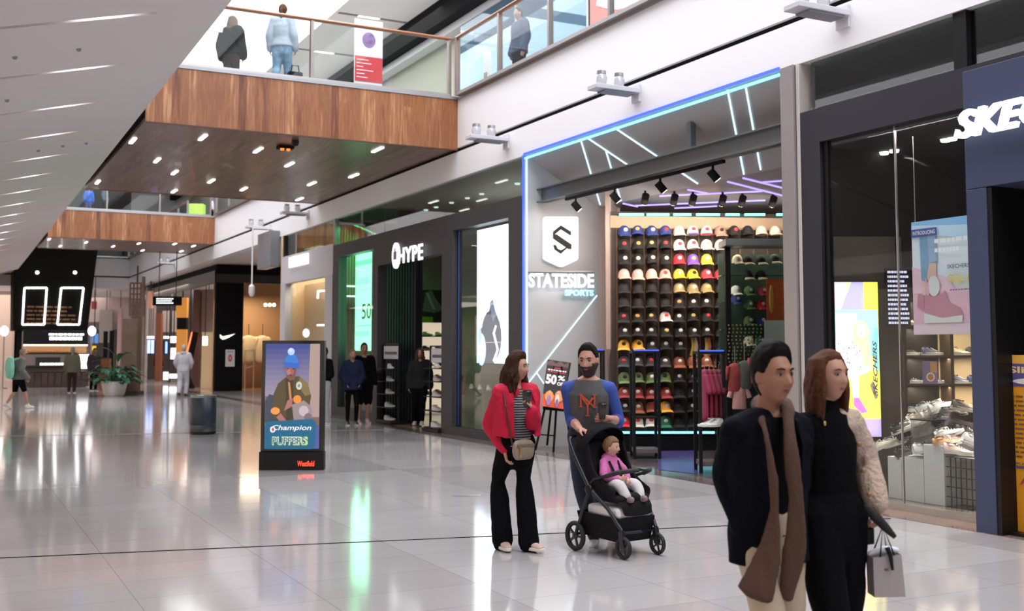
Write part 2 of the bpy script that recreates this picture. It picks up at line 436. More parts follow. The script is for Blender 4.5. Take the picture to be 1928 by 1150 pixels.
    for s in 'RL':
        arm(mb, s); leg(mb, s)
        a = J['an' + s]; td = J['t' + s].normalized()
        mb.limb([a + V(0, 0, 0), a - td * .04 + V(0, 0, -.03), a - td * .03 + V(0, 0, -.045)], [.033, .034, .03], 10)
        mb.limb([a - td * .03 + V(0, 0, -.045), a + td * .07 + V(0, 0, -.055), a + td * .14 + V(0, 0, -.065)], [(.03, .028), (.036, .022), (.03, .014)], 10, side=td.cross(V(0, 0, 1)))
        sg = 1 if s == 'R' else -1
        hm = hand_mb(J['wr' + s], J['d' + s], J['n' + s], .96 if fem else 1.04, J['c' + s], side=-sg if 'th' + s not in J else J['th' + s])
        if voxel <= .0065: t['_'] = 1
        mb.join(hm)
    hc = tz(1.635, 0, .03); HS = (.99 if fem else 1.04) * hs
    RM = Matrix.Rotation(look[0], 3, 'Z') @ Matrix.Rotation(look[1], 3, 'X'); HM = Matrix.Translation(hc) @ (RM * HS).to_4x4()
    mb.limb([tz(1.40, 0, -.02), tz(1.48, 0, -.012), hc + RM @ V(0, -.015, -.06)], [(.062 * fw, .06 * fw), (.054 * fw, .056 * fw), (.052 * fw, .055 * fw)], 16)
    mb.join(head_mb(fem), HM)
    for s in (-1, 1): mb.ball(HM @ V(s * .077, -.006, -.002), (.010, .019, .031), None, 10, 7, RM)
    if '_' in t: del t['_']
    KS = Matrix.Scale(k, 4)
    mb.xf(KS)
    body = remeshed('body', mb, sk, t, voxel, 2)
    # face
    if detail:
        for s in (-1, 1):
            e = MB().ball(V(s * .031, .0680, .0105), .0122, mat('eye_white', (.28, .25, .24), .45), 12, 8); e.ball(V(s * .031, .0772, .0100), (.0068, .0055, .0066), mat('iris_dark', (.04, .02, .012), .15), 8, 6)
            e.xf(KS @ HM).build('eye', None, t, smooth=60)
            hcl = (hair or {}).get('col', (.03, .02, .015)); 
            MB().tube([V(s * .014, .089, .030), V(s * .030, .088, .035), V(s * .048, .074, .031)], [.0028, .0045, .002], 6).xf(KS @ HM).build('eyebrow', mat('hair_%.3f' % hcl[0], hcl, .6, bump=.5, bscale=160, spec=.12), t, smooth=60)
            MB().tube([V(s * .019, .078, .016), V(s * .031, .0815, .0195), V(s * .044, .0725, .016)], [.0018, .0036, .0018], 6).xf(KS @ HM).build('eyelid', mat('lid_%.2f' % skin[0], tuple(c * .55 for c in skin), .6), t, smooth=60)
        lc = (min(1, skin[0] * .72), skin[1] * .45, skin[2] * .5)
        ly = max(head_point(0, math.sqrt(1 - q * q), q, fem).y for q in (-.46, -.48, -.5)) + .0012
        lp = MB().tube([V(-.022, ly - .012, -.0560), V(-.01, ly - .0025, -.0530), V(0, ly - .0015, -.0540), V(.01, ly - .0025, -.0530), V(.022, ly - .012, -.0560)], [.0018, .0044, .004, .0044, .0018], 6)
        lp.tube([V(-.020, ly - .012, -.0580), V(0, ly - .002, -.0612), V(.020, ly - .012, -.0580)], [.002, .0055, .002], 6); lp.xf(KS @ HM).build('lips', mat('lips_%.2f' % skin[0], lc, .4), t, smooth=60)
    # hair
    if hair:
        hm_ = mat('hair_%.3f' % hair['col'][0], hair['col'], .6, bump=.5, bscale=160, spec=.12); st = hair['style']; vol = hair.get('vol', .012)
        def hf(p, s):
            front = s[1]; line = (.080 if st == 'short' else .074) if front > .45 else (.060 - .085 * min(1, (.45 - front) / .35) if front > .1 else -.025 - .065 * min(1, (.1 - front) / .4))
            if st == 'short' and abs(s[0]) > .6 and front > -.25: line = max(line, .012)
            if hair.get('fringe'): line -= .02 * (front > .45)
            line += .007 * noise.noise(p * 38); d = p[2] - line; w = max(0, min(1, d / .012)); w2 = max(0, min(1, d / .038)) ** .6; up = vol * (1 + .5 * max(0, s[2]))
            if st == 'short': up *= (.16 + .95 * max(0, s[2]) + .25 * max(0, s[1]) * (s[2] > .3))
            v = Vector(s).normalized(); nz_ = noise.noise(p * 45) * .004 + noise.noise(V(p.x * 120, p.y * 120, p.z * 20)) * .003
            return p * (.90 + .10 * w) + v * (.0025 * w + up * w2 * w + nz_ * w)
        hb = head_mb(fem, 48, 40, hf)
        if st == 'long':
            rr_ = random.Random(int(h * 1000) + len(label)); Lh = hair.get('len', .3); wav = hair.get('wave', .012); nst = hair.get('n', 46)
            for i in range(nst):
                fa_ = R(hair.get('face', 42)); a = PI / 2 + fa_ + (2 * PI - 2 * fa_) * i / (nst - 1)
                rx, ry = .078 + rr_.uniform(-.004, .01), .098 + rr_.uniform(-.004, .01); ph = rr_.uniform(0, 6); pf = hair.get('puff', 1.0)
                L_ = Lh * rr_.uniform(.85, 1.05); pts = [V(rx * .42 * math.cos(a), ry * .42 * math.sin(a) - .01, .112), V(rx * .88 * math.cos(a), ry * .88 * math.sin(a) - .005, .080)]
                for q in range(8):
                    f = q / 7; z = .035 - (L_ + .035) * f; out = 1 + .22 * math.sin(min(1, f * 1.5) * PI / 2) * pf
                    wv_ = wav * min(1, f * 2 + .2)
                    pts.append(V(rx * math.cos(a) * out + wv_ * math.sin(ph + f * 11), ry * math.sin(a) * out - .01 * f + wv_ * math.cos(ph + f * 9), z))
                hb.tube(pts, [.008, .012, .014, .015, .016, .016, .015, .013, .010, .005], 7)
        if st == 'pony':
            hb.limb([V(0, -.10, .02), V(.0, -.13, -.04), V(.0, -.125, -.16), V(0, -.11, -.28)], [.02, .03, .026, .008], 10)
        # long hair hangs straight down whatever the head tilts
        hb.xf(KS @ HM); remeshed('hair', hb, hm_, t, max(.0055, voxel * .85), 1)
    if beard:
        def bf(p, s):
            w = 0
            if s[1] > -.15:
                lo = -.036 - .03 * 0
                w = max(0, min(1, (-.030 - p.z + .0 + (.022 if abs(p.x) > .05 else 0)) / .012))
                if abs(p.x) < .017 and -.066 < p.z < -.049: w *= .0
                if abs(p.x) < .018 and p.z > -.04: w = 0
            return p * (.93 + .07 * w) + Vector(s) * (.011 * w + .003 * w * noise.noise(p * 90)) + V(0, 0, -.012 * w * (p.z < -.08))
        bb = head_mb(fem, 48, 40, bf).xf(KS @ HM); remeshed('beard', bb, mat('beard_dark', (.022, .014, .011), .6, bump=.5, bscale=200), t, .0045, 1)
    # clothing
    for g_ in ([top] if isinstance(top, dict) else (top or [])):
        e = g_.get('ease', .014); cm = g_['mat'] if 'mat' in g_ else mat('cloth_%.2f_%.2f_%.2f' % g_['col'], g_['col'], g_.get('rough', .8), bump=.12, bscale=60, spec=.25)
        c_ = MB(); hem = g_.get('hem', .88)
        if g_.get('open'):
            zs = [hem] + [z for z in (.95, 1.05, 1.2, 1.33) if z > hem + .05] + [1.44]; P, Q, G = [], [], []
            for z in zs:
                a = [r for r in TR if r[0] <= z] or [TR[0]]; b = [r for r in TR if r[0] > z] or [TR[-1]]; a, b = a[-1], b[0]; f = 0 if a[0] == b[0] else max(0, min(1, (z - a[0]) / (b[0] - a[0])))
                P.append(tz(z)); Q.append(((a[1] + (b[1] - a[1]) * f) * wM + e, (a[2] + (b[2] - a[2]) * f) * wM + e)); G.append(g_['open'] * (1.0 if z < 1.35 else 1.15))
            if g_.get('boxy'): Q = [(max(q[0], g_['boxy']), max(q[1], g_['boxy'] * .72)) for q in Q[:-1]] + [Q[-1]]
            arcshell(c_, P, Q, G, g_.get('th', .016))
        elif not g_.get('notorso'): torso(c_, e, hem, g_.get('neck', 1.445), ew=g_.get('ew', .010))
        if g_.get('sleeve', 1) > 0:
            for s in g_.get('arms', 'RL'): arm(c_, s, e, g_.get('sleeve', 1), e2=g_.get('cuff', None))
        if g_.get('turtle'): c_.limb([tz(1.42), tz(1.50, 0, -.005)], [(.075, .072), (.064, .066)], 16)
        if g_.get('collar'): c_.tube([tz(1.45, .085 * math.cos(a), -.02 + .085 * math.sin(a)) for a in [R(110 + 20 * i) for i in range(17)]], g_['collar'], 8)
        if g_.get('hood'): c_.limb([tz(1.50, -.09, -.07), tz(1.49, 0, -.12), tz(1.50, .09, -.07)], [.03, .045, .03], 10)
        c_.xf(KS); remeshed(g_.get('name', 'shirt'), c_, cm, t, g_.get('voxel', max(.008, voxel * 1.2)), 3, g_.get('wr', .006), g_.get('wf', 9), seed=len(label))
    if legs:
        e = legs.get('ease', .012); c_ = MB(); cm = legs['mat'] if 'mat' in legs else mat('cloth_%.2f_%.2f_%.2f' % legs['col'], legs['col'], .85, bump=.1, bscale=70, spec=.2)
        torso(c_, e * .8, .83, legs.get('waist', 1.0))
        for s in 'RL': leg(c_, s, e, legs.get('to', .97), legs.get('flare', 0))
        c_.xf(KS); remeshed(legs.get('name', 'trousers'), c_, cm, t, max(.009, voxel * 1.2), 3, legs.get('wr', .005), 8, seed=3)
    if shoes:
        for s in 'RL':
            a = J['an' + s]; td = J['t' + s].normalized(); sd = td.cross(V(0, 0, 1)).normalized(); zb = max(0.0, a.z - .09)
            u_ = MB().limb([a - td * .05 + V(0, 0, -.035), a + td * .04 + V(0, 0, -.04), a + td * .12 + V(0, 0, -.055), a + td * .17 + V(0, 0, -.06)], [(.042, .044), (.046, .036), (.046, .024), (.038, .018)], 12, side=sd)
            u_.limb([a + V(0, 0, .02), a - td * .02 + V(0, 0, -.03)], [.042, .045], 12); u_.xf(KS)
            sh_ = remeshed('shoe', u_, mat('shoe_up_%.2f_%.2f_%.2f' % shoes['col'], shoes['col'], .5), t, .009, 2)
            pts = []
            for q in range(20):
                al = 2 * PI * q / 20; pts.append(a + td * (.06 + .145 * math.cos(al)) + sd * (.052 * math.sin(al) * (1.05 if math.cos(al) > 0 else .85)) + V(0, 0, -.09))
            up_ = V(0, 0, 1) if abs(td.z) < .05 else (sd.cross(td)).normalized() * (1 if sd.cross(td).z > 0 else -1)
            MB().prism(pts, up_ * .028).xf(KS).build('sole', mat('sole_%.2f' % shoes.get('sole', (.8, .8, .78))[0], shoes.get('sole', (.8, .8, .78)), .6), t, bevel=.006)
    t['_k'] = k
    del t['_k']
    return t, KS @ HM, J, KS
def facing(p, phi):
    """rotation so that a figure's front (+y) turns to the camera, then phi degrees towards picture right"""
    f = Vector((p[0], p[1], 0)).normalized(); r = Vector((f.y, -f.x, 0)); d = -f * math.cos(R(phi)) + r * math.sin(R(phi))
    return math.atan2(-d.x, d.y)
# ------------------------------------------------------------------ common materials
WHITE = mat('white_paint', (.86, .85, .88), .45)
SOFF = mat('soffit_plaster', (.80, .745, .75), .55, spec=.3)
CEILW = mat('ceiling_white', (.74, .71, .70), .6)
BEIGE = mat('beige_wall', (.62, .52, .45), .6, var=.05, vscale=.5)
DARK = mat('charcoal_metal', (.02, .021, .025), .38, .3)
BLACK = mat('black_satin', (.005, .005, .006), .45, spec=.3)
BLACKM = mat('black_matte', (.006, .006, .007), .8, spec=.15)
STEEL = mat('brushed_steel', (.42, .40, .39), .35, .8)
GREYM = mat('grey_paint', (.30, .31, .33), .5)
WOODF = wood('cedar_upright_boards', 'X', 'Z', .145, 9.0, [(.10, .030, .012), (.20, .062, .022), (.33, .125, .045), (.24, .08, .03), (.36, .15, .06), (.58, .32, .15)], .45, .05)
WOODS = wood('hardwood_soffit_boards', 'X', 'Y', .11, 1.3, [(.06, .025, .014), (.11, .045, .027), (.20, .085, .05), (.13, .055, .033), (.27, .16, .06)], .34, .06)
RAIL = mat('timber_rail', (.33, .13, .055), .35, coat=.3)
BALG = glass('balustrade_glass', (.93, .97, .965), .015)
SHOPG = glass('shop_glass', (.92, .95, .95), .018)
CLEARG = glass('clerestory_glass', (.50, .60, .58), .17)
XF = 8.9                                             # face of the shops on the right
YE = 62.8                                            # far end of the void

# floor: large honed slabs
def floor_mat():
    m = mat('polished_stone', (.6, .57, .57), .12, coat=0.0)
    N, L = nodes_of(m); b = N['Principled BSDF']
    tc = N.new('ShaderNodeTexCoord')
    mp = N.new('ShaderNodeMapping'); mp.inputs['Location'].default_value = (1.05, 2.4, 0); L.new(tc.outputs['Object'], mp.inputs[0])
    sn = N.new('ShaderNodeVectorMath'); sn.operation = 'DIVIDE'; sn.inputs[1].default_value = (2.25, 4.2, 1); L.new(mp.outputs[0], sn.inputs[0])
    fl = N.new('ShaderNodeVectorMath'); fl.operation = 'FLOOR'; L.new(sn.outputs[0], fl.inputs[0])
    wn_ = N.new('ShaderNodeTexWhiteNoise'); wn_.noise_dimensions = '2D'; L.new(fl.outputs[0], wn_.inputs['Vector'])
    nz = N.new('ShaderNodeTexNoise'); nz.inputs['Scale'].default_value = .7; nz.inputs['Detail'].default_value = 6; L.new(tc.outputs['Object'], nz.inputs['Vector'])
    br = N.new('ShaderNodeTexBrick'); br.offset = 0; br.inputs['Scale'].default_value = 1; br.inputs['Brick Width'].default_value = 1.125; br.inputs['Row Height'].default_value = .6
    br.inputs['Mortar Size'].default_value = .0035; br.inputs['Color1'].default_value = (1, 1, 1, 1); br.inputs['Color2'].default_value = (.94, .94, .94, 1); br.inputs['Mortar'].default_value = (.62, .6, .6, 1)
    L.new(mp.outputs[0], br.inputs[0])
    r = N.new('ShaderNodeValToRGB'); r.color_ramp.elements[0].color = (.36, .33, .335, 1); r.color_ramp.elements[1].color = (.53, .50, .505, 1)
    r.color_ramp.elements[0].position = .2; r.color_ramp.elements[1].position = .75
    a = N.new('ShaderNodeMath'); a.operation = 'MULTIPLY_ADD'; a.inputs[1].default_value = .55; L.new(wn_.outputs['Value'], a.inputs[0])
    b2 = N.new('ShaderNodeMath'); b2.operation = 'MULTIPLY'; b2.inputs[1].default_value = .45; L.new(nz.outputs['Fac'], b2.inputs[0]); L.new(b2.outputs[0], a.inputs[2])
    L.new(a.outputs[0], r.inputs[0])
    mx = N.new('ShaderNodeMix'); mx.data_type = 'RGBA'; mx.blend_type = 'MULTIPLY'; mx.inputs[0].default_value = 1
    L.new(r.outputs[0], mx.inputs[6]); L.new(br.outputs['Color'], mx.inputs[7]); L.new(mx.outputs[2], b.inputs['Base Color'])
    b.inputs['Roughness'].default_value = .09; b.inputs['Specular IOR Level'].default_value = .9
    # very slight waviness of the polish
    n2 = N.new('ShaderNodeTexNoise'); n2.inputs['Scale'].default_value = 1.6; n2.inputs['Detail'].default_value = 2; L.new(tc.outputs['Object'], n2.inputs['Vector'])
    bp = N.new('ShaderNodeBump'); bp.inputs['Strength'].default_value = .05; bp.inputs['Distance'].default_value = .02
    L.new(n2.outputs['Fac'], bp.inputs['Height']); L.new(bp.outputs[0], b.inputs['Normal'])
    return m
struct('floor', MB().box((-9, -12, -.2), (30, 90, 0)), floor_mat())
MARB = mat('brown_marble', (.16, .125, .115), .12, var=.35, vscale=3, spec=.7)
struct('trim_1', MB().box((8.48, 9.9, 0), (8.9, 45, .004)), MARB)
struct('trim_2', MB().box((8.48, -6, 0), (8.9, 9.9, .004)), mat('brown_marble_warm', (.24, .16, .13), .12, var=.3, vscale=3, spec=.7))
struct('trim_3', MB().bar((-8, 11.75, .002), (8.4, 8.0, .002), .018, .004), BLACKM)
struct('trim_4', MB().bar((-6.0, 25.2, .002), (8.4, 21.5, .002), .014, .004), GREYM)

# left gallery soffit: rises towards the void
def xE(Y): return 2.74 + .0075 * (Y - 12)
ZE, SL, XK = 5.6, .25, -3.0
def soff(X, Y, d=0): return Vector((X, Y, ZE + SL * (max(X, XK) - xE(Y)) + d))
SLOTS = [12.35 + 2.43 * k for k in range(-6, 19)]
so = MB()
ys = [-12]
for y in SLOTS: ys += [y - .05, y + .05]
ys += [60.0]
x0, x2 = -2.4, 1.97
for i in range(len(ys) - 1):
    a, b = ys[i], ys[i + 1]
    so.quad(soff(-9, a), soff(-9, b), soff(XK, b), soff(XK, a))
    if i % 2 == 0:
        so.quad(soff(XK, a), soff(XK, b), Vector((xE(b), b, ZE)), Vector((xE(a), a, ZE)))
    else:
        so.quad(soff(XK, a), soff(XK, b), soff(x0, b), soff(x0, a))
        so.quad(soff(x2, a), soff(x2, b), Vector((xE(b), b, ZE)), Vector((xE(a), a, ZE)))
        d = .12
        so.quad(soff(x0, a), soff(x0, a, d), soff(x2, a, d), soff(x2, a)); so.quad(soff(x0, b), soff(x2, b), soff(x2, b, d), soff(x0, b, d))
        so.quad(soff(x0, a, d), soff(x0, b, d), soff(x2, b, d), soff(x2, a, d))
        so.quad(soff(x2, a), soff(x2, b), soff(x2, b, d), soff(x2, a, d)); so.quad(soff(x0, a), soff(x0, b), soff(x0, b, d), soff(x0, a, d))
E0, E1 = -12, 60
so.quad((xE(E0), E0, ZE), (xE(E1), E1, ZE), (xE(E1), E1, 6.62), (xE(E0), E0, 6.62))
so.quad((xE(E0), E0, 6.62), (xE(E1), E1, 6.62), (-9, E1, 6.62), (-9, E0, 6.62))
so.quad((-9, E1, 3.5), (-9, E1, 6.62), (xE(E1), E1, 6.62), (xE(E1), E1, ZE))
so.quad((-9, E1, 3.5), (xE(E1), E1, ZE), (XK, E1, 4.0), (-9, E1, 4.0))
struct('ceiling', so, SOFF)
LAMP = glow('white_lamp', (1, .97, .93), 3.0)
for k, y in enumerate(SLOTS):
    if y < -1: continue
    t = thing('slot_light', 'white linear light in the sloping gallery soffit, slot row %d counted from the nearest' % (k - 4), 'ceiling light', soff(1.43, y), 0, 'linear lights in the sloping soffit')
    m = MB(); p, q = soff(1.10, y, .09) - t.location, soff(1.74, y, .09) - t.location
    m.bar(p, q, .075, .03); m.build('diffuser', LAMP, t)
    MB().bar(p + Vector((0, 0, .028)), q + Vector((0, 0, .028)), .09, .02).build('housing', GREYM, t)
    l = area_light('slot_glow', (0, 0, 0), .66, .09, 1.5, (1, .95, .9)); l.parent = t; l.location = (0, 0, .05)
# small sensors and sprinkler heads in the soffit
for i, (px, py) in enumerate([(28, 107), (148, 92), (13, 188), (72, 283), (162, 269), (118, 274)]):
    r = ray(px, py)
    a = r[2] - SL * r[0] + SL * .0075 * r[1]; tt = (ZE - SL * 2.74 + SL * .09 - H) / a
    p = _hit(r, tt)
    MBx = MB().lathe([(0, -.03), (.02, -.03), (.03, -.01), (.03, .02), (0, .02)], p, 12)
    tag(MBx.build('smoke_detector', GREYM, smooth=50), ['small grey sprinkler head near the left frame edge of the soffit', 'larger grey detector under the soffit between the two nearest slots', 'small grey sprinkler head in the second soffit bay', 'round grey detector in the fourth soffit bay', 'small detector nearest the soffit edge in the fourth bay', 'tiny grey sprinkler beside the round detector'][i], 'detector', 'detectors on the soffit')

# left side lower mall wall and shopfronts (seen in reflections), back wall behind the camera
lw = MB().box((-9.2, -12, 0), (-9, 61, 6.2))
struct('wall_left', lw, BEIGE)
lf = MB()
for k in range(9):
    lf.box((-9.0, -9 + 7.4 * k, 0), (-8.9, -3 + 7.4 * k, 3.6))
struct('window_1', lf, glow('lit_shop_interior', (1.0, .86, .7), .9))
struct('wall_back', MB().box((-9, -12.2, 0), (9, -12, 12.6)), WHITE)
struct('wall_shop_end', MB().box((20, -12, 0), (20.2, 88, 6.6)), BEIGE)
struct('wall_shop_back', MB().box((9, -12.2, 0), (20, -12, 10.6)), BEIGE)
struct('wall_upper_back', MB().box((19.8, -12, 6.6), (20, 88, 10.6)), WHITE)
struct('wall_far_left', MB().box((-9, 61, 0), (2.4, 61.3, 6.5)), BEIGE)

# right fascia between the floors, with its dark shadow slot
fa = MB()
fa.box((XF, -12, 5.66), (XF + .3, YE, 6.62)); fa.box((XF, -12, 5.06), (XF + .3, YE, 5.58))
struct('wall_right', fa, mat('fascia_white', (.88, .87, .90), .4))
struct('trim_5', MB().box((XF + .06, -12, 5.58), (XF + .28, YE, 5.66)), BLACKM)
struct('trim_6', MB().box((XF - .02, -12, 6.62), (XF + .3, YE, 6.67)), STEEL)
# shop ceiling slab over everything right of the fascia, upper floor
struct('ceiling_right', MB().box((XF + .3, -12, 5.1), (30, 90, 6.67)), CEILW)
# end of the void: fascia, upper floor
ef = MB().box((2.4, YE, 5.0), (30, YE + .3, 5.58)).box((2.4, YE, 5.66), (30, YE + .3, 6.62))
struct('wall_end', ef, mat('end_fascia', (.62, .60, .62), .5))
struct('trim_7', MB().box((2.4, YE + .05, 5.58), (30, YE + .25, 5.66)), BLACKM)
struct('ceiling_end', MB().box((-9, YE + .3, 5.0), (30, 90, 6.6)), CEILW)
struct('wall_far', MB().box((-9, 88, 0), (30, 88.3, 12.6)), mat('far_wall', (.60, .52, .50), .6))

# upper level: ceilings, back walls, roof edge
struct('ceiling_upper_right', MB().box((XF, -12, 10.6), (30, YE, 10.8)), mat('upper_ceiling', (.80, .78, .76), .6))
struct('ceiling_upper_left', MB().box((-9, -12, 10.6), (3.4, YE, 10.8)), CEILW)
struct('ceiling_upper_far', MB().box((-9, YE, 10.6), (30, 90, 10.8)), CEILW)
struct('wall_roof_right', MB().box((XF, -12, 10.8), (XF + .2, YE, 12.8)), WHITE)
struct('wall_roof_left', MB().box((3.2, -12, 10.8), (3.4, YE, 12.8)), WHITE)
struct('wall_upper_left', MB().box((-9.2, -12, 6.2), (-9, 90, 10.7)), WHITE)
for k in range(9):
    struct('trim_%d' % (20 + k), MB().box((3.4, -8 + 8.5 * k, 12.7), (XF, -7.8 + 8.5 * k, 12.95)), WHITE)
struct('ceiling_roof_blocker', MB().box((3.2, 50, 10.8), (XF + .2, 90, 11)), CEILW)  # unseen cover added to stop bright sky mirroring in the near floor
struct('trim_30', MB().quad(atZ(853, 931, .003), atZ(905, 931, .003), atZ(905, 933.5, .003), atZ(853, 933.5, .003)), STEEL)
# slots in the upper ceiling
for i, Y in enumerate([19.5 + 3.9 * k for k in range(7)]):
    t = thing('slot_light', 'white linear light in the upper gallery ceiling, %s row from the near end' % ['first', 'second', 'third', 'fourth', 'fifth', 'sixth', 'seventh'][i], 'ceiling light', (10.0, Y, 10.6), 0, 'linear lights in the upper ceiling')
    MB().box((-1.0, -.06, -.012), (1.3, .06, .0)).build('recess', mat('recess_grey', (.22, .20, .19), .7), t)
    MB().box((-.45, -.055, -.02), (.15, .055, -.005)).build('diffuser', LAMP, t)

# ------------------------------------------------------------------ balustrades
def balustrade(label, p, q, z, n, group=None, first=True):
    """glass balustrade from p to q on floor height z with n panes"""
    t = thing('glass_balustrade', label, 'balustrade', (p[0], p[1], z), 0, group)
    o = Vector((p[0], p[1], z)); d = Vector((q[0] - p[0], q[1] - p[1], 0)); ln = d.length; u = d.normalized(); w = Vector((-u.y, u.x, 0))
    for i in range(n + 1):
        if i == 0 and not first: continue
        c = u * (ln * i / n)
        MB().obox(c + Vector((0, 0, .57)), u * .03, w * .045, Vector((0, 0, .57))).build('post', mat('balustrade_post', (.30, .26, .24), .35, .6), t, bevel=.004)
    for i in range(n):
        a, b = u * (ln * i / n + .05), u * (ln * (i + 1) / n - .05)
        MB().obox((a + b) / 2 + Vector((0, 0, .60)), (b - a) / 2, w * .006, Vector((0, 0, .55))).build('glass_panel', BALG, t)
    MB().limb([u * -.02 + Vector((0, 0, 1.17)), u * (ln * .5) + Vector((0, 0, 1.17)), u * (ln + .02) + Vector((0, 0, 1.17))], [(.05, .035)] * 3, 12, side=w).build('handrail', RAIL, t, smooth=40)
    MB().obox(u * (ln / 2) + Vector((0, 0, .02)), u * ln / 2, w * .05, Vector((0, 0, .03))).build('base_channel', STEEL, t)
    return t
balustrade('long glass balustrade with timber rail above the white fascia right of the bridge', (8.84, 19.35), (8.84, -1.25), 6.68, 11)
balustrade('glass balustrade with timber rail above the white fascia between the two bridges', (8.84, 40.9), (8.84, 28.7), 6.68, 6)
balustrade('distant glass balustrade above the white fascia beyond the second bridge', (8.84, 62.6), (8.84, 46.4), 6.68, 8)
balustrade('glass balustrade across the far end of the void', (3.0, 62.7), (8.8, 62.7), 6.68, 3)

# ------------------------------------------------------------------ bridges
def bridge(label, Y0, Y1, XL, strips, bal):
    t = thing('footbridge', label, 'bridge', (XL, Y0, 5.62)); o = Vector(t.location)
    def B(a, b): return MB().box(Vector(a) - o, Vector(b) - o)
    B((XL, Y0, 5.62), (XF - .005, Y0 + .05, 6.62)).build('timber_cladding', WOODF, t)
    B((XL, Y1 - .05, 5.62), (XF - .005, Y1, 6.62)).build('timber_cladding', WOODF, t)
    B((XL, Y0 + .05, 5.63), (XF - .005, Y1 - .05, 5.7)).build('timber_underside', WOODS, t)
    B((XL, Y0 - .02, 6.62), (XF - .005, Y1 + .02, 6.68)).build('deck', mat('deck_steel', (.36, .37, .40), .4, .5), t)
    B((XL, Y0 - .005, 5.60), (XF - .005, Y0 + .03, 5.62)).build('drip_edge', mat('brown_edge', (.09, .03, .02), .5), t)
    for p in strips:
        MB().box(p - o + Vector((-.035, -.28, -.012)), p - o + Vector((.035, .28, .012))).build('light_strip', LAMP, t)
    return t
st = [atZ(px, py, 5.62) for px, py in ((382, 259), (486, 283), (545, 310), (711, 282), (666, 331), (587, 346), (398, 341), (459, 356), (564, 375), (250, 265), (296, 302), (184, 343), (329, 325), (328, 360))]
br = bridge('near timber clad footbridge crossing the mall to the white fascia', 19.45, 28.6, 2.96, st, True)
# sensor box with two red indicators, and domes, under the near bridge
p = atZ(540, 278, 5.6)
t = thing('sensor_box', 'small dark sensor with two orange lamps under the near bridge', 'sensor', p)
MB().box((-.18, -.12, -.03), (.12, .12, .03)).build('housing', BLACKM, t, bevel=.01)
for dx in (-.10, .02): MB().lathe([(0, -.06), (.03, -.055), (.04, -.03), (.04, 0)], (dx, -.04, -.01), 12).build('indicator_lamp', glow('orange_lamp', (1, .15, .02), 2.2), t, smooth=50)
tag(MB().lathe([(0, -.09), (.05, -.075), (.07, -.03), (.07, .02), (0, .02)], atZ(556, 267, 5.6), 16).build('dome_camera', BLACK, smooth=60), 'black dome camera beside the orange lamps under the near bridge', 'camera')
balustrade('glass balustrade with timber rail along the near timber bridge', (3.1, 19.52), (8.74, 19.52), 6.68, 2)
balustrade('glass balustrade on the far side of the near timber bridge', (3.1, 28.5), (8.74, 28.5), 6.68, 3)
st2 = [atZ(px / 4.59, 330 + py / 4.59, 5.62) for px, py in ((425, 553), (520, 612), (745, 580), (978, 615), (1200, 590), (1232, 650), (1510, 593), (1567, 657), (1672, 612))]
bridge('second timber clad footbridge further down the mall', 41.4, 46.2, 3.1, st2, False)
balustrade('glass balustrade along the second timber bridge', (3.2, 41.5), (8.74, 41.5), 6.68, 3)

# ------------------------------------------------------------------ upper right shops
XU = 11.25
struct('wall_upper_shops', MB().box((XU + .3, -12, 6.6), (XU + .5, 24.6, 10.6)), mat('teal_shop_wall', (.10, .42, .55), .5))
struct('wall_upper_shops_far', MB().box((XU + .3, 30, 6.6), (XU + .5, YE, 10.6)), mat('grey_shop_wall', (.42, .40, .38), .5))
struct('wall_upper_shops_mid', MB().box((XU + .3, 24.6, 6.6), (XU + .5, 30, 10.6)), mat('olive_shop_wall', (.36, .36, .27), .5))
struct('trim_8', MB().box((XU - .3, -12, 10.0), (XU + .3, YE, 10.6)), BLACKM)
struct('trim_9', MB().box((XU - .02, -12, 9.78), (XU + .3, YE, 9.98)), mat('pale_trim', (.6, .6, .6), .4))
g = glass('teal_shop_glass', (.30, .66, .80), .10)
for k in range(8):
    struct('window_%d' % (30 + k), MB().box((XU, -.3 + 3.1 * k, 6.7), (XU + .02, 2.75 + 3.1 * k, 9.8)), g)
    struct('trim_%d' % (40 + k), MB().box((XU - .03, -.34 + 3.1 * k, 6.7), (XU + .03, -.26 + 3.1 * k, 9.8)), STEEL)
struct('wall_upper_end', MB().box((XF, YE - .1, 6.6), (30, YE, 10.6)), WHITE)
struct('wall_upper_far', MB().box((-9, 75, 6.6), (30, 75.2, 12.8)), mat('daylit_wall', (.9, .9, .92), .6))
# furniture of the teal shop
for i, (y, c, hh) in enumerate([(17.6, (.75, .75, .78), 1.3), (15.4, (.1, .3, .45), 1.7), (13.4, (.55, .5, .4), 1.1), (11.9, (.08, .1, .14), 2.1)]):
    t = thing('display_unit', ['pale display unit behind the teal upper shop glass', 'blue display unit behind the teal upper shop glass', 'sand coloured display unit in the upper shop', 'tall dark display unit in the upper shop'][i], 'display unit', (XU + .12, y, 6.66))
    MB().box((-.08, -.7, 0), (.14, .7, hh)).build('body', mat('unit_%d' % i, c, .5), t, bevel=.01)
    for k in range(3): MB().box((-.1, -.68, hh * (k + .6) / 3.4), (-.08, .68, hh * (k + .6) / 3.4 + .03)).build('shelf', WHITE, t)
# coral poster in the upper window
p = atX(1180, 20, XU - .06)
t = thing('window_poster', 'coral and white poster in the upper shop window', 'poster', p)
MB().box((-.01, -2.6, -1.1), (.01, 1.3, 1.6)).build('panel', mat('coral', (.80, .28, .24), .5), t)
MB().limb([(-.02, 1.0, .5), (-.02, .2, .2), (-.02, -.8, .15)], [(.12, .01)] * 3, 8, side=(0, 0, 1)).build('white_swirl', WHITE, t)
MB().box((-.015, .2, -.9), (.0, 1.1, -.2)).build('pale_block', mat('pale_pink', (.8, .55, .6), .5), t)
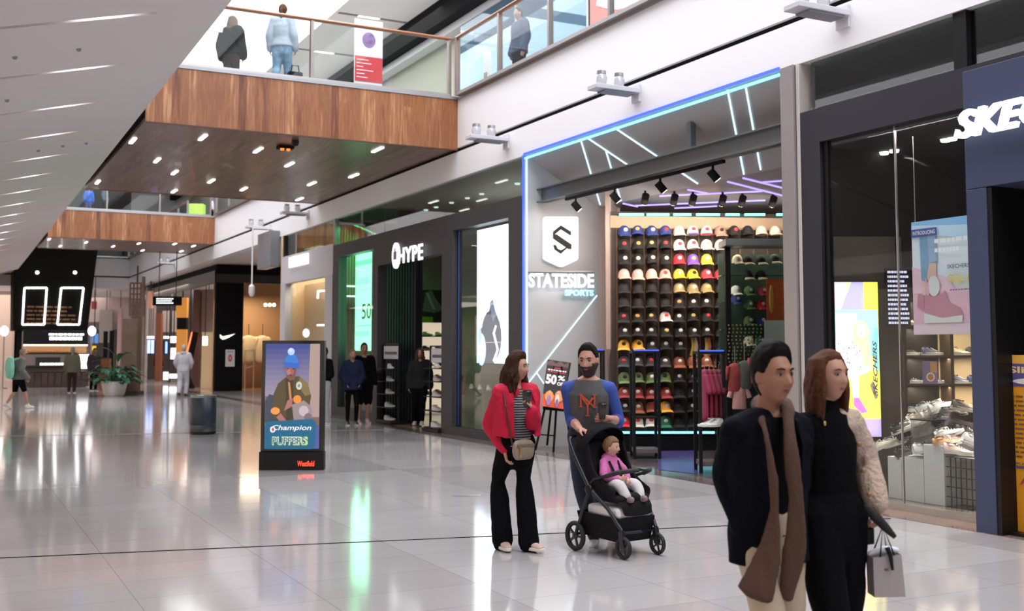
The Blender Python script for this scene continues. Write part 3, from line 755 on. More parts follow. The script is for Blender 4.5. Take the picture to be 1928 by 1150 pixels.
# round topped white sign on the upper floor
p = atX(916, 150, 9.4)
t = thing('upright_sign', 'white round topped sign behind the upper balustrade beside the bridge', 'sign', (p[0], p[1], 6.68))
pts = [(0, -.17, .05), (0, .17, .05), (0, .17, .75)] + [(0, .17 * math.cos(a), .75 + .2 * math.sin(a)) for a in [PI * k / 10 for k in range(1, 10)]] + [(0, -.17, .75)]
MB().prism(pts, (.02, 0, 0)).build('panel', WHITE, t)
MB().box((-.012, -.1, .2), (-.001, .02, .26)).box((-.012, -.02, .35), (-.001, .1, .5)).build('printed_marks', mat('grey_print', (.35, .3, .3), .5), t)
MB().box((-.1, -.15, 0), (.1, .15, .05)).build('base', STEEL, t)
# tall red and white poster stand on the bridge
p = atY(692, 100, 21.5)
t = thing('poster_stand', 'tall red and white printed poster stand on the near bridge', 'poster', (p[0], 21.5, 6.68))
MB().box((-.29, -.02, .1), (.33, .02, 1.95)).build('panel', mat('poster_white', (.8, .8, .84), .5), t)
MB().box((-.285, -.03, .62), (.325, -.019, 1.16)).build('red_block', mat('poster_red', (.62, .05, .06), .5), t)
MB().box((-.2, -.03, .3), (.25, -.019, .4)).build('red_bar', mat('poster_red'), t)
MB().ball((.02, -.025, 1.52), (.15, .01, .17)).build('pictured_shoes', mat('purple_print', (.25, .12, .35), .5, var=.6, vscale=9), t)
for k in range(6): MB().box((-.25, -.034, .7 + .075 * k), (-.25 + random.uniform(.12, .5), -.03, .715 + .075 * k)).build('text_line', WHITE, t)
MB().box((-.3, -.15, 0), (.33, .15, .04)).build('base', GREYM, t)
# trolley and counter stock near the people on the bridge
t = thing('cleaning_cart', 'grey cart with white frame standing behind the bridge balustrade', 'cart', (4.75, 21.6, 6.68))
MB().box((-.35, -.25, .1), (.35, .25, .55)).build('bin', mat('cart_grey', (.40, .43, .42), .5), t, bevel=.03)
for sx in (-.3, .3): MB().bar((sx, 0, .5), (sx, 0, 1.35), .03).build('upright', WHITE, t)
MB().box((-.3, -.02, 1.3), (.3, .02, 1.62)).build('printed_panel', WHITE, t)
for sx in (-.28, .28):
    for sy in (-.2, .2): MB().tube([(sx, sy - .02, .05), (sx, sy + .02, .05)], .05, 12).build('wheel', BLACK, t)

# ------------------------------------------------------------------ lights on arms along the fascia
def arm_light(label, px, py, first=[None]):
    a = atX(px, py, XF); a[2] = 5.44
    if first[0] is None:
        t = thing('bracket_floodlight', label, 'floodlight', a, 0, 'floodlights on arms along the fascia'); first[0] = t
        WM = mat('flood_white', (.62, .62, .66), .4)
        MB().box((-.04, -.1, -.16), (0, .1, .1)).build('wall_plate', WM, t, bevel=.005)
        MB().box((-.78, -.13, -.04), (-.03, .13, .03)).build('arm', WM, t, bevel=.01)
        MB().box((-.62, -.11, -.065), (-.1, .11, -.04)).build('grille', mat('grille_grey', (.18, .18, .2), .5), t)
        for x in (-.62, -.32):
            hd = MB().lathe([(.04, .03), (.07, .05), (.085, .14), (.06, .2), (.0, .21)], (x, 0, 0), 16).build('lamp_head', mat('lens_grey', (.55, .56, .6), .2, .1, coat=.5), t, smooth=40)
            MB().lathe([(.06, .19), (.07, .19), (.07, .24), (.06, .24)], (x, 0, 0), 12).build('rim', STEEL, hd)
        return t
    t = copy_tree(first[0]); t.location = a; t['label'] = label
    return t
arm_light('white floodlight arm nearest, above the right end of the sports shop', 1590, 48)
arm_light('white floodlight arm above the middle of the sports shop', 1200, 190)
arm_light('white floodlight arm above the clear window left of the sports shop', 955, 275)
arm_light('white floodlight arm just past the near bridge', 581, 412)
arm_light('white floodlight arm second past the near bridge', 510, 440)
arm_light('tiny white floodlight arm beyond the second bridge', 330, 497)
# ------------------------------------------------------------------ pictures built of flat shapes
def pict(name, parent, o, xd, yd, w, h, items, lit=0.0, depth=.0, base=(.8, .8, .8)):
    """flat picture w x h at corner o (lower left), xd to the right, yd up; items in 0..1"""
    M = frame_mtx(o, xd, yd); mb = MB(); step = .0016
    def mm(c):
        k = 'print_%02x%02x%02x_%d' % (int(c[0] * 255), int(c[1] * 255), int(c[2] * 255), int(lit * 10))
        return glow(k, c, lit) if lit else mat(k, c, .45)
    q = lambda pts, c, i: mb.add([(x * w, y * h, depth + i * step) for x, y in pts], [tuple(range(len(pts)))], mm(c))
    q([(0, 0), (1, 0), (1, 1), (0, 1)], base, 1)
    for i, it in enumerate(items):
        k, c = it[0], it[1]; i += 2
        if k == 'r': x0, y0, x1, y1 = it[2:]; q([(x0, y0), (x1, y0), (x1, y1), (x0, y1)], c, i)
        elif k == 'e':
            x, y, a, b = it[2:6]; rot = it[6] if len(it) > 6 else 0
            q([(x + a * math.cos(t) * math.cos(rot) - b * math.sin(t) * math.sin(rot) * h / w, y + a * math.cos(t) * math.sin(rot) * w / h + b * math.sin(t) * math.cos(rot)) for t in [2 * PI * k / 18 for k in range(18)]], c, i)
        elif k == 'p': q(it[2], c, i)
        elif k == 'x':                                 # a line of print too small to read
            x, y, tw, th = it[2:6]; rr = random.Random(int(x * 97 + y * 991)); u = x
            while u < x + tw: v = min(x + tw, u + tw * rr.uniform(.08, .2)); q([(u, y), (v, y), (v, y + th), (u, y + th)], c, i); u = v + tw * .035
        elif k == 't':
            s, x, y, tw, th = it[2:7]; sh = it[7] if len(it) > 7 else 0
            tm = text_mb(s, tw * w, th * h, .0, bold=it[8] if len(it) > 8 else .01, shear=sh, align='LEFT')
            n = len(tm.v) // 2; fr = [f for f in tm.f if min(f) >= n]
            mb.add([(v.x + x * w, v.y + y * h, depth + i * step) for v in tm.v[n:]], [tuple(j - n for j in f) for f in fr], mm(c))
    mb.xf(M)
    return mb.build(name, None, parent)
NEG_Y, UP, LEFTX = Vector((0, -1, 0)), Vector((0, 0, 1)), Vector((-1, 0, 0))
def sign(name, label, body, o, xd, yd, w, h, m, group=None, extrude=.05, bold=.02, shear=0.0, align='LEFT', spacing=1.0, backs=None):
    tm = text_mb(body, w, h, extrude, bold, shear, spacing, align).xf(frame_mtx(o, xd, yd))
    s = tm.build(name, m); return tag(s, label, 'sign', group)
def blocktext(mb, o, xd, yd, w, h, n, m, seed=1, th=.0015, fill=.62):
    """n lines of unreadably small print as little strokes"""
    rr = random.Random(seed); xd = Vector(xd).normalized(); yd = Vector(yd).normalized(); z = xd.cross(yd)
    for k in range(n):
        y = h * (1 - (k + .5) / n); x = 0
        while x < w * rr.uniform(.75, 1.0):
            L = rr.uniform(.05, .16) * w; L = min(L, w - x)
            if L <= 0: break
            mb.obox(Vector(o) + xd * (x + L / 2) + yd * y + z * th, xd * L / 2, yd * h / n * fill / 2, z * th, m); x += L + .025 * w

SIGNW = glow('lit_white_letters', (1, 1, 1), 1.0)
BLUELED = glow('led_blue', (.05, .10, 1.0), 1.3); CYANLED = glow('led_cyan', (.22, .85, 1.0), 1.7); ICELED = glow('led_ice', (.55, .86, 1.0), 1.5); PURPLED = glow('led_purple', (.36, .28, 1.0), 1.5)
def led(name, parent, p, q, w, m, up=(0, 0, 1)):
    return MB().bar(p, q, w, w, m, up).build(name, None, parent)

# ================================================================== shoes (shared meshes)
def shoe_mb(L=.28, hi=.0):
    """a low trainer: toe towards +x, sole on z=0; returns upper, sole, collar"""
    up = MB(); n = 12; seg = 14; rows = []
    for i in range(n + 1):
        t = i / n; x = (t - .5) * L
        hw = .052 * (math.sin(PI * min(1, (t * .93 + .09))) ** .45) * (1.06 if t > .6 else .86)
        hh = (.10 + hi) * (1 - .0 * t) if t < .25 else (.10 + hi) + (.052 - (.10 + hi)) * min(1, (t - .25) / .42) ** .8
        if t > .75: hh *= 1 - .55 * ((t - .75) / .25) ** 2
        if t < .08: hh *= .93
        rows.append([(x, hw * math.cos(a) * (1 - .25 * max(0, math.sin(a))), .022 + max(0, math.sin(a)) ** .8 * (hh - .022)) for a in [PI * j / (seg - 1) for j in range(seg)]])
    vs = [p for r in rows for p in r]; fs = []
    for i in range(n):
        for j in range(seg - 1): fs.append((i * seg + j, (i + 1) * seg + j, (i + 1) * seg + j + 1, i * seg + j + 1))
    fs.append(tuple(range(seg))); fs.append(tuple(n * seg + j for j in range(seg))[::-1])
    up.add(vs, fs)
    so_ = MB(); out = []
    for k in range(28):
        a = 2 * PI * k / 28; x = math.cos(a) * L * .52; w = .054 * abs(math.sin(a)) ** .7 * (1 if x > 0 else .85); out.append((x, w if math.sin(a) > 0 else -w, 0))
    lift = lambda x: .016 * max(0, (x / L - .25) * 3) ** 2
    lo = [(x, y, lift(x)) for x, y, z in out]; hi_ = [(x * .99, y * .97, .03 + lift(x) * .8 + (.008 if x < 0 else 0)) for x, y, z in out]
    so_.add(lo + hi_, [tuple(range(28))[::-1], tuple(range(28, 56))] + [(i, (i + 1) % 28, 28 + (i + 1) % 28, 28 + i) for i in range(28)])
    la = MB()
    for k in range(4):
        x = -.02 + .026 * k; z = .092 - .012 * k + hi * .4
        la.tube([(x * L / .28, -.022, z - .012), (x * L / .28, 0, z + .002), (x * L / .28, .022, z - .012)], .0035, 6)
    co = MB().tube([(-.118 * L / .28, 0, .098 + hi), (-.09 * L / .28, .03, .1 + hi), (-.035 * L / .28, .026, .1 + hi), (-.025 * L / .28, 0, .1 + hi), (-.035 * L / .28, -.026, .1 + hi), (-.09 * L / .28, -.03, .1 + hi)], .007, 6, closed=True)
    return up, so_, la, co
_SH = {}
def shoe(label, loc, rz, cu, cs, cl=None, group=None, pitch=0.0, L=.28, roll=0.0):
    if 'm' not in _SH:
        a, b, c, d = shoe_mb(); _SH['m'] = (a.mesh('upper', None, 50), b.mesh('sole', None, 40), c.mesh('laces', None, 60), d.mesh('collar', None, 60))
    t = thing('trainer', label, 'shoe', loc, rz, group); t.rotation_euler = (roll, pitch, rz); k = L / .28; t.scale = (k, k, k)
    for nm, me, c in zip(('upper', 'sole', 'laces', 'collar'), _SH['m'], (cu, cs, cl or cs, tuple(x * .6 for x in cu))):
        key = nm + '_%.2f_%.2f_%.2f' % c
        mk = nm + key
        if mk not in _SH:
            m2 = me.copy(); m2.materials.append(mat('shoe_%.2f_%.2f_%.2f' % c, c, .6)); _SH[mk] = m2
        o = bpy.data.objects.new(nm, _SH[mk]); COL.objects.link(o); o.parent = t
    return t

# ================================================================== footwear shop at the right (projecting blue portal)
XP = 8.5
NAVY = mat('navy_panel', (.042, .055, .115), .4, spec=.4)
CHAR = mat('charcoal_frame', (.024, .024, .034), .45, spec=.35)
t = thing('shopfront_pillar', 'slim grey metal pillar between the sports shop and the footwear shop', 'pillar', (8.9, 9.86, 0))
MB().box((-.06, -.09, 0), (.25, .13, 5.06)).build('shaft', mat('warm_steel', (.38, .35, .35), .35, .6), t, bevel=.005)
MB().box((-.02, -.16, 0), (.2, -.10, 5.06)).build('reveal', mat('pale_reveal', (.62, .56, .53), .4), t)
yj = 9.38; ypL = atX(1826, 600, XP).y; ypR = atX(1866, 650, XP).y; zl = atX(1860, 352, XP).z; zt = atX(1815, 135, XP).z
t = thing('shopfront_frame', 'dark charcoal window frame of the footwear shop beside the blue portal', 'shopfront', (8.9, yj, 0))
o = Vector(t.location)
def Bo(a, b): return MB().box(Vector(a) - o, Vector(b) - o)
Bo((8.88, yj, 0), (9.05, 9.70, 4.46)).build('jamb', CHAR, t)
Bo((8.86, -3, 4.06), (9.1, yj, 4.46)).build('header', CHAR, t)
Bo((8.90, -3, 0), (9.0, yj, .07)).build('sill', STEEL, t)
Bo((8.94, 8.33, .07), (8.952, 9.36, 4.06)).build('glass_pane', SHOPG, t)
Bo((8.94, 7.2, .07), (8.952, 8.32, 4.06)).build('glass_pane', SHOPG, t)
Bo((8.935, 8.318, .07), (8.957, 8.332, 4.06)).build('glass_joint', STEEL, t)
Bo((8.92, 9.30, .07), (8.98, yj, 4.06)).build('inner_frame', BLACK, t)
t = thing('clerestory_window', 'clear strip window above the footwear shop frame', 'window', (8.9, 9.6, 4.46))
o = Vector(t.location)
Bo((9.0, 7.52, 4.46), (9.012, 9.62, 5.06)).build('glass_pane', CLEARG, t); Bo((9.0, -3, 4.46), (9.012, 7.36, 5.06)).build('glass_pane', CLEARG, t)
Bo((8.93, 7.36, 4.46), (9.05, 7.52, 5.06)).build('mullion', BLACK, t)
Bo((9.06, -3, 4.5), (9.1, 9.7, 4.54)).build('ledge', BEIGE, t)
t = thing('shop_portal', 'dark blue projecting entrance portal with lit white lettering', 'shopfront', (XP, ypL, 0))
o = Vector(t.location)
Bo((XP, ypR, 0), (9.0, ypL, zl)).build('leg', NAVY, t, bevel=.004)
Bo((XP, 3.2, 0), (9.0, 3.6, zl)).build('leg', NAVY, t, bevel=.004)
Bo((XP, 3.2, zl + .006), (9.0, ypL, zt)).build('lintel', NAVY, t, bevel=.004)
Bo((8.98, 3.6, 0), (9.02, ypR - .01, .02)).build('threshold', STEEL, t)
Bo((XP + .01, ypR - .05, .0), (8.99, ypR - .005, zl - .005)).build('black_reveal', BLACK, t)
p = atX(1812, 263, XP); q = atX(1856, 252, XP); lw_ = abs(q.y - p.y)
sign('lit_letters', 'large white italic lit letters on the dark blue portal', 'SKECHERS', (XP - .06, p.y, p.z - .01), NEG_Y, UP, 1.98, .262, SIGNW, bold=.028, shear=.28, extrude=.06)
# interior
struct('floor_footwear_shop', MB().box((8.96, -3, 0), (16, 9.9, .05)), mat('shop_floor_brown', (.20, .15, .12), .15, var=.2, vscale=2))
struct('wall_footwear_shop', MB().box((15.6, -3, 0), (15.8, 9.9, 4.4)), mat('dark_brown_wall', (.022, .018, .018), .7, spec=.2))
struct('wall_between_shops', MB().box((9.15, 9.72, 0), (15.8, 9.84, 5.08)), mat('dark_brown_wall'))
struct('ceiling_footwear_shop', MB().box((9.1, -3, 4.1), (15.8, 9.72, 4.16)), mat('dark_ceiling', (.02, .021, .026), .7))
for i, (x, y, pw_) in enumerate([(9.75, 8.0, 20), (9.75, 7.2, 16), (10.9, 7.0, 55), (11.6, 6.0, 40)]):
    l = area_light('shop_downlight', (x, y, 4.05), .3, .5, pw_, (1, .88, .74), spread=75)
# inner dark partition with portrait LED screen
DS = 12.66
pA, pB = atD(1556, 657, DS + .1), atD(1702, 657, DS + .1)
struct('wall_screen_partition', MB().add([(pA.x, pA.y, .05), (pB.x, pB.y, .05), (pB.x, pB.y, 3.0), (pA.x, pA.y, 3.0)] + [(pA.x + FWD.x * .15, pA.y + FWD.y * .15, .05), (pB.x + FWD.x * .15, pB.y + FWD.y * .15, .05), (pB.x + FWD.x * .15, pB.y + FWD.y * .15, 3.0), (pA.x + FWD.x * .15, pA.y + FWD.y * .15, 3.0)], [(0, 1, 2, 3), (7, 6, 5, 4), (0, 4, 5, 1), (1, 5, 6, 2), (2, 6, 7, 3), (3, 7, 4, 0)]), mat('brown_partition', (.04, .028, .022), .6))
a = atD(1568, 822, DS); b = atD(1659, 822, DS); w = (b - a).length; h = atD(1568, 531, DS).z - a.z
t = thing('led_screen', 'bright portrait screen with seated blonde woman and yellow floor inside the footwear shop', 'screen', a)
MB().obox(RGT * w / 2 + UP * h / 2 + FWD * .03, RGT * (w / 2 + .02), UP * (h / 2 + .02), FWD * .025).build('frame', BLACK, t)
it = [('r', (.85, .45, .85), 0, .42, .35, 1), ('p', (.30, .28, .75), [(.2, .8), (.45, 1), (.7, 1), (.7, .8)]), ('r', (.78, .72, .05), .7, .8, 1, 1), ('r', (.25, .85, .95), .02, .52, .98, .82),
      ('r', (.45, .85, .95), .02, .6, .55, .8), ('r', (.95, .82, .08), .0, .0, 1, .42), ('r', (.33, .25, .75), 0, 0, 1, .115), ('r', (.95, .70, .1), .05, .32, .6, .45),
      ('e', (.92, .72, .85), .38, .50, .32, .13), ('e', (.88, .75, .92), .28, .56, .22, .1, .5), ('e', (.85, .6, .75), .45, .45, .36, .06), ('p', (.95, .88, .92), [(.36, .44), (.56, .44), (.55, .25), (.42, .25)]),
      ('p', (.9, .1, .6), [(.44, .25), (.55, .25), (.72, .16), (.6, .15), (.44, .2)]), ('e', (.85, .6, .3), .62, .66, .17, .09), ('p', (.85, .62, .28), [(.5, .7), (.62, .74), (.8, .6), (.82, .46), (.68, .45)]), ('e', (.95, .74, .62), .62, .685, .09, .045),
      ('e', (.6, .3, .25), .62, .665, .03, .007), ('e', (.95, .7, .6), .3, .42, .1, .03), ('p', (.15, .1, .1), [(.78, .33), (.84, .36), (.93, .25), (.88, .24)]), ('p', (.12, .55, .75), [(.9, .42), (.97, .42), (.97, .7), (.9, .7)])]
for k in range(40):
    rr = random.Random(k); it.append(('e', rr.choice([(.4, .15, .4), (.9, .4, .6), (.3, .1, .3)]), rr.uniform(.1, .6), rr.uniform(.42, .62), .012, .005))
it.append(('t', (.15, .1, .1), 'SKECHERS', .86, .36, .001, .001))
it.pop()
pic = pict('picture', t, (0, 0, 0), RGT, UP, w, h, it, lit=.85, base=(.9, .85, .3))
sk = text_mb('SKECHERS', h * .36, w * .09, .0, .03, .3, align='LEFT').xf(frame_mtx(RGT * w * .93 + UP * h * .26 - FWD * .045, UP, -RGT)); sk.build('rotated_lettering', mat('ink', (.05, .03, .05), .5), t)
area_light('poster_fill', (9.0, 7.9, 4.0), .15, 1.6, 30, (1, .92, .86), (0, R(6), 0))  # fill lamp added between glass and poster to brighten the print
l = area_light('screen_spill', (0, 0, 0), w, h, 9, (1, .9, .7)); l.location = (a + RGT * w / 2 + UP * h / 2 - FWD * .06); l.rotation_euler = (PI / 2, 0, YAW); 

# hanging pink shoe poster just behind the glass
XH = 9.12
a = atX(1722, 630, XH); b = atX(1836, 628, XH); zt_ = atX(1716, 419, XH).z
w = abs(b.y - a.y); h = zt_ - a.z
t = thing('hanging_poster', 'pink and white hanging poster of a foot stepping into a pink trainer', 'poster', (XH, a.y, a.z))
MB().box((.002, -w, 0), (.02, 0, h)).build('panel', WHITE, t)
it = [('r', (.80, .88, .95), 0, .45, 1, 1), ('r', (.25, .50, .80), 0, .86, 1, 1), ('p', (.55, .75, .92), [(0, .9), (1, .8), (1, .92), (0, .97)]), ('r', (.92, .55, .68), 0, .0, 1, .36), ('p', (.92, .62, .74), [(0, .36), (0, .6), (.25, .55), (.6, .48), (.75, .36)]),
      ('r', (.96, .72, .8), 0, 0, 1, .09), ('p', (.22, .40, .62), [(.16, .48), (.14, .9), (.42, .92), (.44, .62), (.3, .58), (.26, .46)]), ('p', (.34, .50, .72), [(.3, .62), (.28, .9), (.42, .9), (.44, .64)]),
      ('p', (.78, .52, .42), [(.3, .62), (.42, .62), (.42, .5), (.5, .42), (.3, .42), (.26, .5)]), ('e', (.85, .60, .5), .22, .4, .06, .06),
      ('p', (.62, .24, .34), [(.08, .24), (.10, .36), (.2, .34), (.2, .2)]), ('p', (.66, .26, .38), [(.2, .22), (.24, .36), (.32, .33), (.5, .34), (.56, .38), (.62, .27), (.8, .22), (.84, .16), (.7, .13), (.22, .16)]),
      ('p', (.86, .82, .84), [(.2, .19), (.5, .14), (.84, .16), (.83, .1), (.2, .1)]), ('e', (.8, .8, .8), .38, .42, .1, .09), ('p', (.86, .45, .58), [(.22, .36), (.24, .5), (.3, .42), (.3, .33)]),
      ('r', (.08, .1, .35), .02, .86, .46, .93), ('t', (.9, .9, .95), 'INTRODUCING', .05, .878, .38, .034), ('x', (1, 1, 1), .42, .79, .56, .035), ('x', (1, 1, 1), .42, .71, .4, .035),
      ('t', (.1, .1, .2), 'SKECHERS', .62, .56, .36, .035), ('t', (.88, .7, .2), 'Slip-ins', .63, .42, .5, .09, 0, .03), ('x', (.4, .1, .4), .66, .37, .32, .012)]
it = [i for i in it if not (i[0] == 't' and i[4] > 5)]
pict('picture', t, (0, 0, 0), NEG_Y, UP, w, h, it, lit=0.0)
MB().bar((0, -.05, h), (0, -.05, 3.95 - a.z), .006).build('hanging_wire', STEEL, t); MB().bar((0, -w + .05, h), (0, -w + .05, 3.95 - a.z), .006).build('hanging_wire', STEEL, t)

# shelf unit of shoes
DU = 13.4
def fr(px, py, D=DU): return atD(px, py, D)
x0_, x1_ = 1704, 1990
a = fr(x0_, 657); b = fr(x1_, 657); w = (b - a).length
z_of = lambda py: 1.68 - (py - 657) / F * DU
t = thing('shoe_shelving', 'warm lit wall shelving full of trainers behind the pink poster', 'shelving', (a.x, a.y, .05))
CREAM = mat('cream_back', (.78, .60, .38), .6)
BRW = mat('dark_brown_wood', (.06, .035, .022), .5)
MB().obox(RGT * w / 2 + FWD * .36 + UP * 1.2, RGT * w / 2, UP * 1.2, FWD * .015).build('back_panel', CREAM, t)
shz = [z_of(y) for y in (835, 775, 722, 669, 612, 560)]
for z in shz: MB().obox(RGT * w / 2 + FWD * .18 + UP * (z - .05 - .012), RGT * w / 2, FWD * .18, UP * .012).build('shelf', BRW, t)
for px in (1704, 1793, 1885, 1985):
    c = fr(px, 657) - a; MB().obox(c + FWD * .18 + UP * 1.2, RGT * .02, FWD * .17, UP * 1.2).build('upright', BRW, t)
for z in shz[1:]:
    l = area_light('shelf_light', (0, 0, 0), w * .9, .03, 9, (1, .82, .58)); l.location = Vector((a.x, a.y, 0)) + RGT * w / 2 + FWD * .08 + UP * (z - .04) ; l.rotation_euler = (0, 0, YAW)
cols = [((.03, .03, .035), (.8, .78, .72)), ((.08, .09, .2), (.85, .85, .82)), ((.75, .6, .45), (.85, .8, .7)), ((.05, .05, .05), (.35, .3, .28)), ((.5, .5, .5), (.8, .8, .8)), ((.45, .2, .2), (.8, .75, .7))]
cn = ['black trainer with white sole', 'navy trainer with white sole', 'tan trainer', 'all black trainer', 'grey trainer', 'maroon trainer']
rows = ['bottom', 'second lowest', 'middle', 'second highest', 'top']; rc = random.Random(5)
for ri, z in enumerate(shz[:5]):
    for ci, px in enumerate((1722, 1764, 1815, 1850, 1905, 1950)):
        if ri in (0,) and px < 1800: continue
        k = [0, 1, 2, 3, 0, 2][ci] if ri == 3 else rc.randrange(6)
        p = fr(px, 657) + FWD * .15
        shoe('%s on the %s shelf, %s along the warm lit shelving' % (cn[k], rows[ri], ['first', 'second', 'third', 'fourth', 'fifth', 'sixth'][ci]), (p.x, p.y, z + .002), YAW + R(rc.choice([-12, 8, 0, 20])), cols[k][0], cols[k][1], group='trainers on the warm lit shelving', pitch=rc.choice([0, 0, .0]))
p = fr(1750, 700) - FWD * .02
t = thing('shelf_card', 'small purple and orange upright card among the shoes on the shelf', 'card', (p.x, p.y, shz[2] + .0))
MB().obox(UP * .14, RGT * .09, UP * .14, FWD * .006).build('card', mat('card_purple', (.25, .18, .35), .5), t)
pict('picture', t, RGT * -.09 - FWD * .007, RGT, UP, .18, .28, [('r', (.8, .4, .15), .5, .5, .95, .95), ('e', (.9, .85, .8), .5, .3, .3, .2), ('e', (.7, .3, .15), .5, .3, .2, .14)], base=(.28, .22, .4))
# white plinths and wire basket with a heap of trainers
XW_ = 9.28
def plinth(label, pa, pb, top, depth, m, X=XW_):
    a = atX(pa, 900, X); b = atX(pb, 900, X)
    t = thing('display_plinth', label, 'plinth', (X, a.y, .05), 0, 'white plinths in the window')
    MB().box((0, b.y - a.y + .006, 0), (depth, 0, atX((pa + pb) / 2, top, X).z - .05)).build('box', m, t, bevel=.004); return t
WH = mat('plinth_white', (.78, .76, .74), .4)
plinth('low white plinth at the left end of the footwear window', 1672, 1698, 860, .5, WH)
plinth('white plinth second from the left in the footwear window', 1698, 1740, 862, .5, WH)
plinth('taller white plinth beside the wire basket', 1740, 1779, 838, .5, WH)
a = atX(1781, 900, XW_ + .03); b = atX(1850, 900, XW_ + .03); hb = atX(1800, 862, XW_).z - .05
t = thing('wire_basket', 'black wire grid basket plinth full of trainers beside the blue portal', 'basket', (XW_ + .03, a.y, .05))
wd = abs(b.y - a.y); g = MB()
for k in range(8): y = -wd * k / 7; g.bar((0, y, 0), (0, y, hb), .008); g.bar((.45, y, 0), (.45, y, hb), .008)
for k in range(6): z = hb * k / 5; g.bar((0, 0, z), (0, -wd, z), .008); g.bar((.45, 0, z), (.45, -wd, z), .008); g.bar((0, 0, z), (.45, 0, z), .008); g.bar((0, -wd, z), (.45, -wd, z), .008)
g.build('wire_grid', BLACK, t); MB().box((.02, -wd + .02, hb - .02), (.43, -.02, hb)).build('tray', mat('tray_grey', (.3, .28, .27), .5), t)
MB().box((.2, -wd + .02, .01), (.22, -.02, hb - .03)).build('inner_panel', mat('beige_panel', (.5, .44, .38), .6), t)
heap = [(1668, 832, .10, .9), (1690, 828, .35, 1), (1712, 845, .12, 1), (1735, 820, .3, 1), (1700, 800, .25, 1), (1722, 795, .4, 1), (1745, 808, .3, 1), (1765, 812, .5, 1), (1778, 790, .35, 1),
        (1790, 812, .2, 1), (1803, 846, .15, 1.05), (1760, 775, .4, 1), (1775, 762, .45, 1.1), (1795, 775, .5, 1), (1812, 790, .5, 1), (1822, 812, .4, 1), (1832, 832, .2, 1), (1826, 800, .6, 1), (1785, 830, .1, 1), (1715, 815, .4, 1), (1745, 842, .1, 1.05), (1808, 822, .3, 1), (1735, 780, .55, 1), (1752, 760, .6, 1), (1815, 765, .5, 1)]
hc = [((.12, .05, .05), (.2, .15, .15)), ((.82, .74, .62), (.85, .8, .7)), ((.03, .03, .06), (.3, .3, .4)), ((.75, .72, .7), (.88, .86, .84)), ((.05, .04, .04), (.4, .35, .3)), ((.85, .6, .55), (.9, .85, .8)), ((.68, .36, .18), (.88, .85, .8)),
      ((.03, .035, .04), (.75, .72, .68)), ((.45, .45, .45), (.85, .8, .7)), ((.82, .8, .78), (.9, .9, .88)), ((.62, .46, .4), (.8, .7, .65))]
hn = ['maroon', 'cream', 'dark navy', 'pale grey', 'black', 'pale pink', 'tan', 'black and white', 'mid grey', 'white', 'dusty rose']
where = ['at the left end of the heap', 'left of centre low in the heap', 'on the second white plinth', 'above the joint of the plinths', 'high at the left of the heap', 'behind the white plinths', 'over the tall plinth edge', 'in the middle of the heap', 'right of the heap centre', 'just above the wire basket', 'lowest above the wire basket', 'near the heap top', 'topmost of the heap', 'right of the topmost trainer', 'high at the right end', 'against the blue portal', 'lowest at the blue portal', 'highest beside the blue portal', 'low at the basket corner', 'tucked low at the left', 'on the tall white plinth', 'over the basket middle', 'at the upper left of the heap', 'left of the topmost trainer', 'upper right of the heap']
ang = [-.5, -.35, -.5, -.6, -.45, -.5, -.3, -.5, -.35, -.4, .1, -.4, -.35, -.1, .3, .2, .5, -.6, -.2, -.4, -.15, -.25, -.5, -.6, .2]
for i, (px, py, dx, k) in enumerate(heap):
    p = atX(px, py + 9, XW_ + dx * .9 + .02); c = hc[(i * 7 + 1) % 11] if i not in (12,) else hc[3]
    k2 = hc.index(c)
    if i in (7,): c = hc[6]; k2 = 6
    shoe('%s trainer %s' % (hn[k2], where[i]), p, YAW + (0 if i % 3 else PI * 0) + R(-8 + (i * 37) % 30), c[0], c[1], group='trainers heaped in the footwear window', pitch=ang[i] * .9, L=.30 * k)
t = thing('display_step', 'dark tiered stand under the heap of trainers', 'stand', (9.75, 8.9, .05))
MB().box((0, -1.6, 0), (.5, -.0, .72)).build('step', BRW, t, bevel=.01); MB().box((.12, -1.55, .72), (.5, -.3, .95)).build('step', BRW, t, bevel=.01)
t = thing('price_riser', 'small black glass riser standing among the heaped trainers', 'riser', atX(1735, 845, 9.33))
MB().box((0, -.14, 0), (.2, .14, .3)).build('box', glass('riser_glass', (.6, .6, .6), .1), t); MB().box((0, -.15, .3), (.2, .15, .315)).build('lid', BLACK, t)
# orange standing banner in the doorway
a = atX(1897, 1000, 8.72); w = .75; h = atX(1905, 668, 8.72).z
t = thing('standing_banner', 'orange printed standing banner in the doorway of the blue portal', 'banner', (8.72, a.y, 0))
MB().box((0, -w, .03), (.02, 0, h)).build('panel', mat('orange_print', (.85, .36, .02), .5), t, bevel=.005)
MB().box((-.12, -w, 0), (.14, 0, .03)).build('base', BLACK, t)
pict('picture', t, (-.001, 0, .03), NEG_Y, UP, w, h - .03, [('r', (.9, .5, .08), 0, .9, 1, 1), ('r', (.12, .1, .3), .05, .82, .95, .95), ('t', (.95, .7, .3), 'Slip-ins', .1, .885, .7, .05, 0, .03), ('e', (.85, .8, .75), .5, .85, .35, .02), ('r', (.15, .08, .2), .05, .355, .95, .37), ('p', (.5, .05, .1), [(.2, .26), (.27, .31), (.34, .26), (.27, .28)]), ('t', (.15, .1, .1), 'SKECHERS', .1, .376, .6, .014)], base=(.85, .36, .02))
m = MB()
blocktext(m, Vector((-.004, -.06, h * .42)), NEG_Y, UP, w * .8, h * .36, 14, mat('ink_brown', (.22, .10, .04), .5), 3, fill=.4); m.build('small_print', None, t)
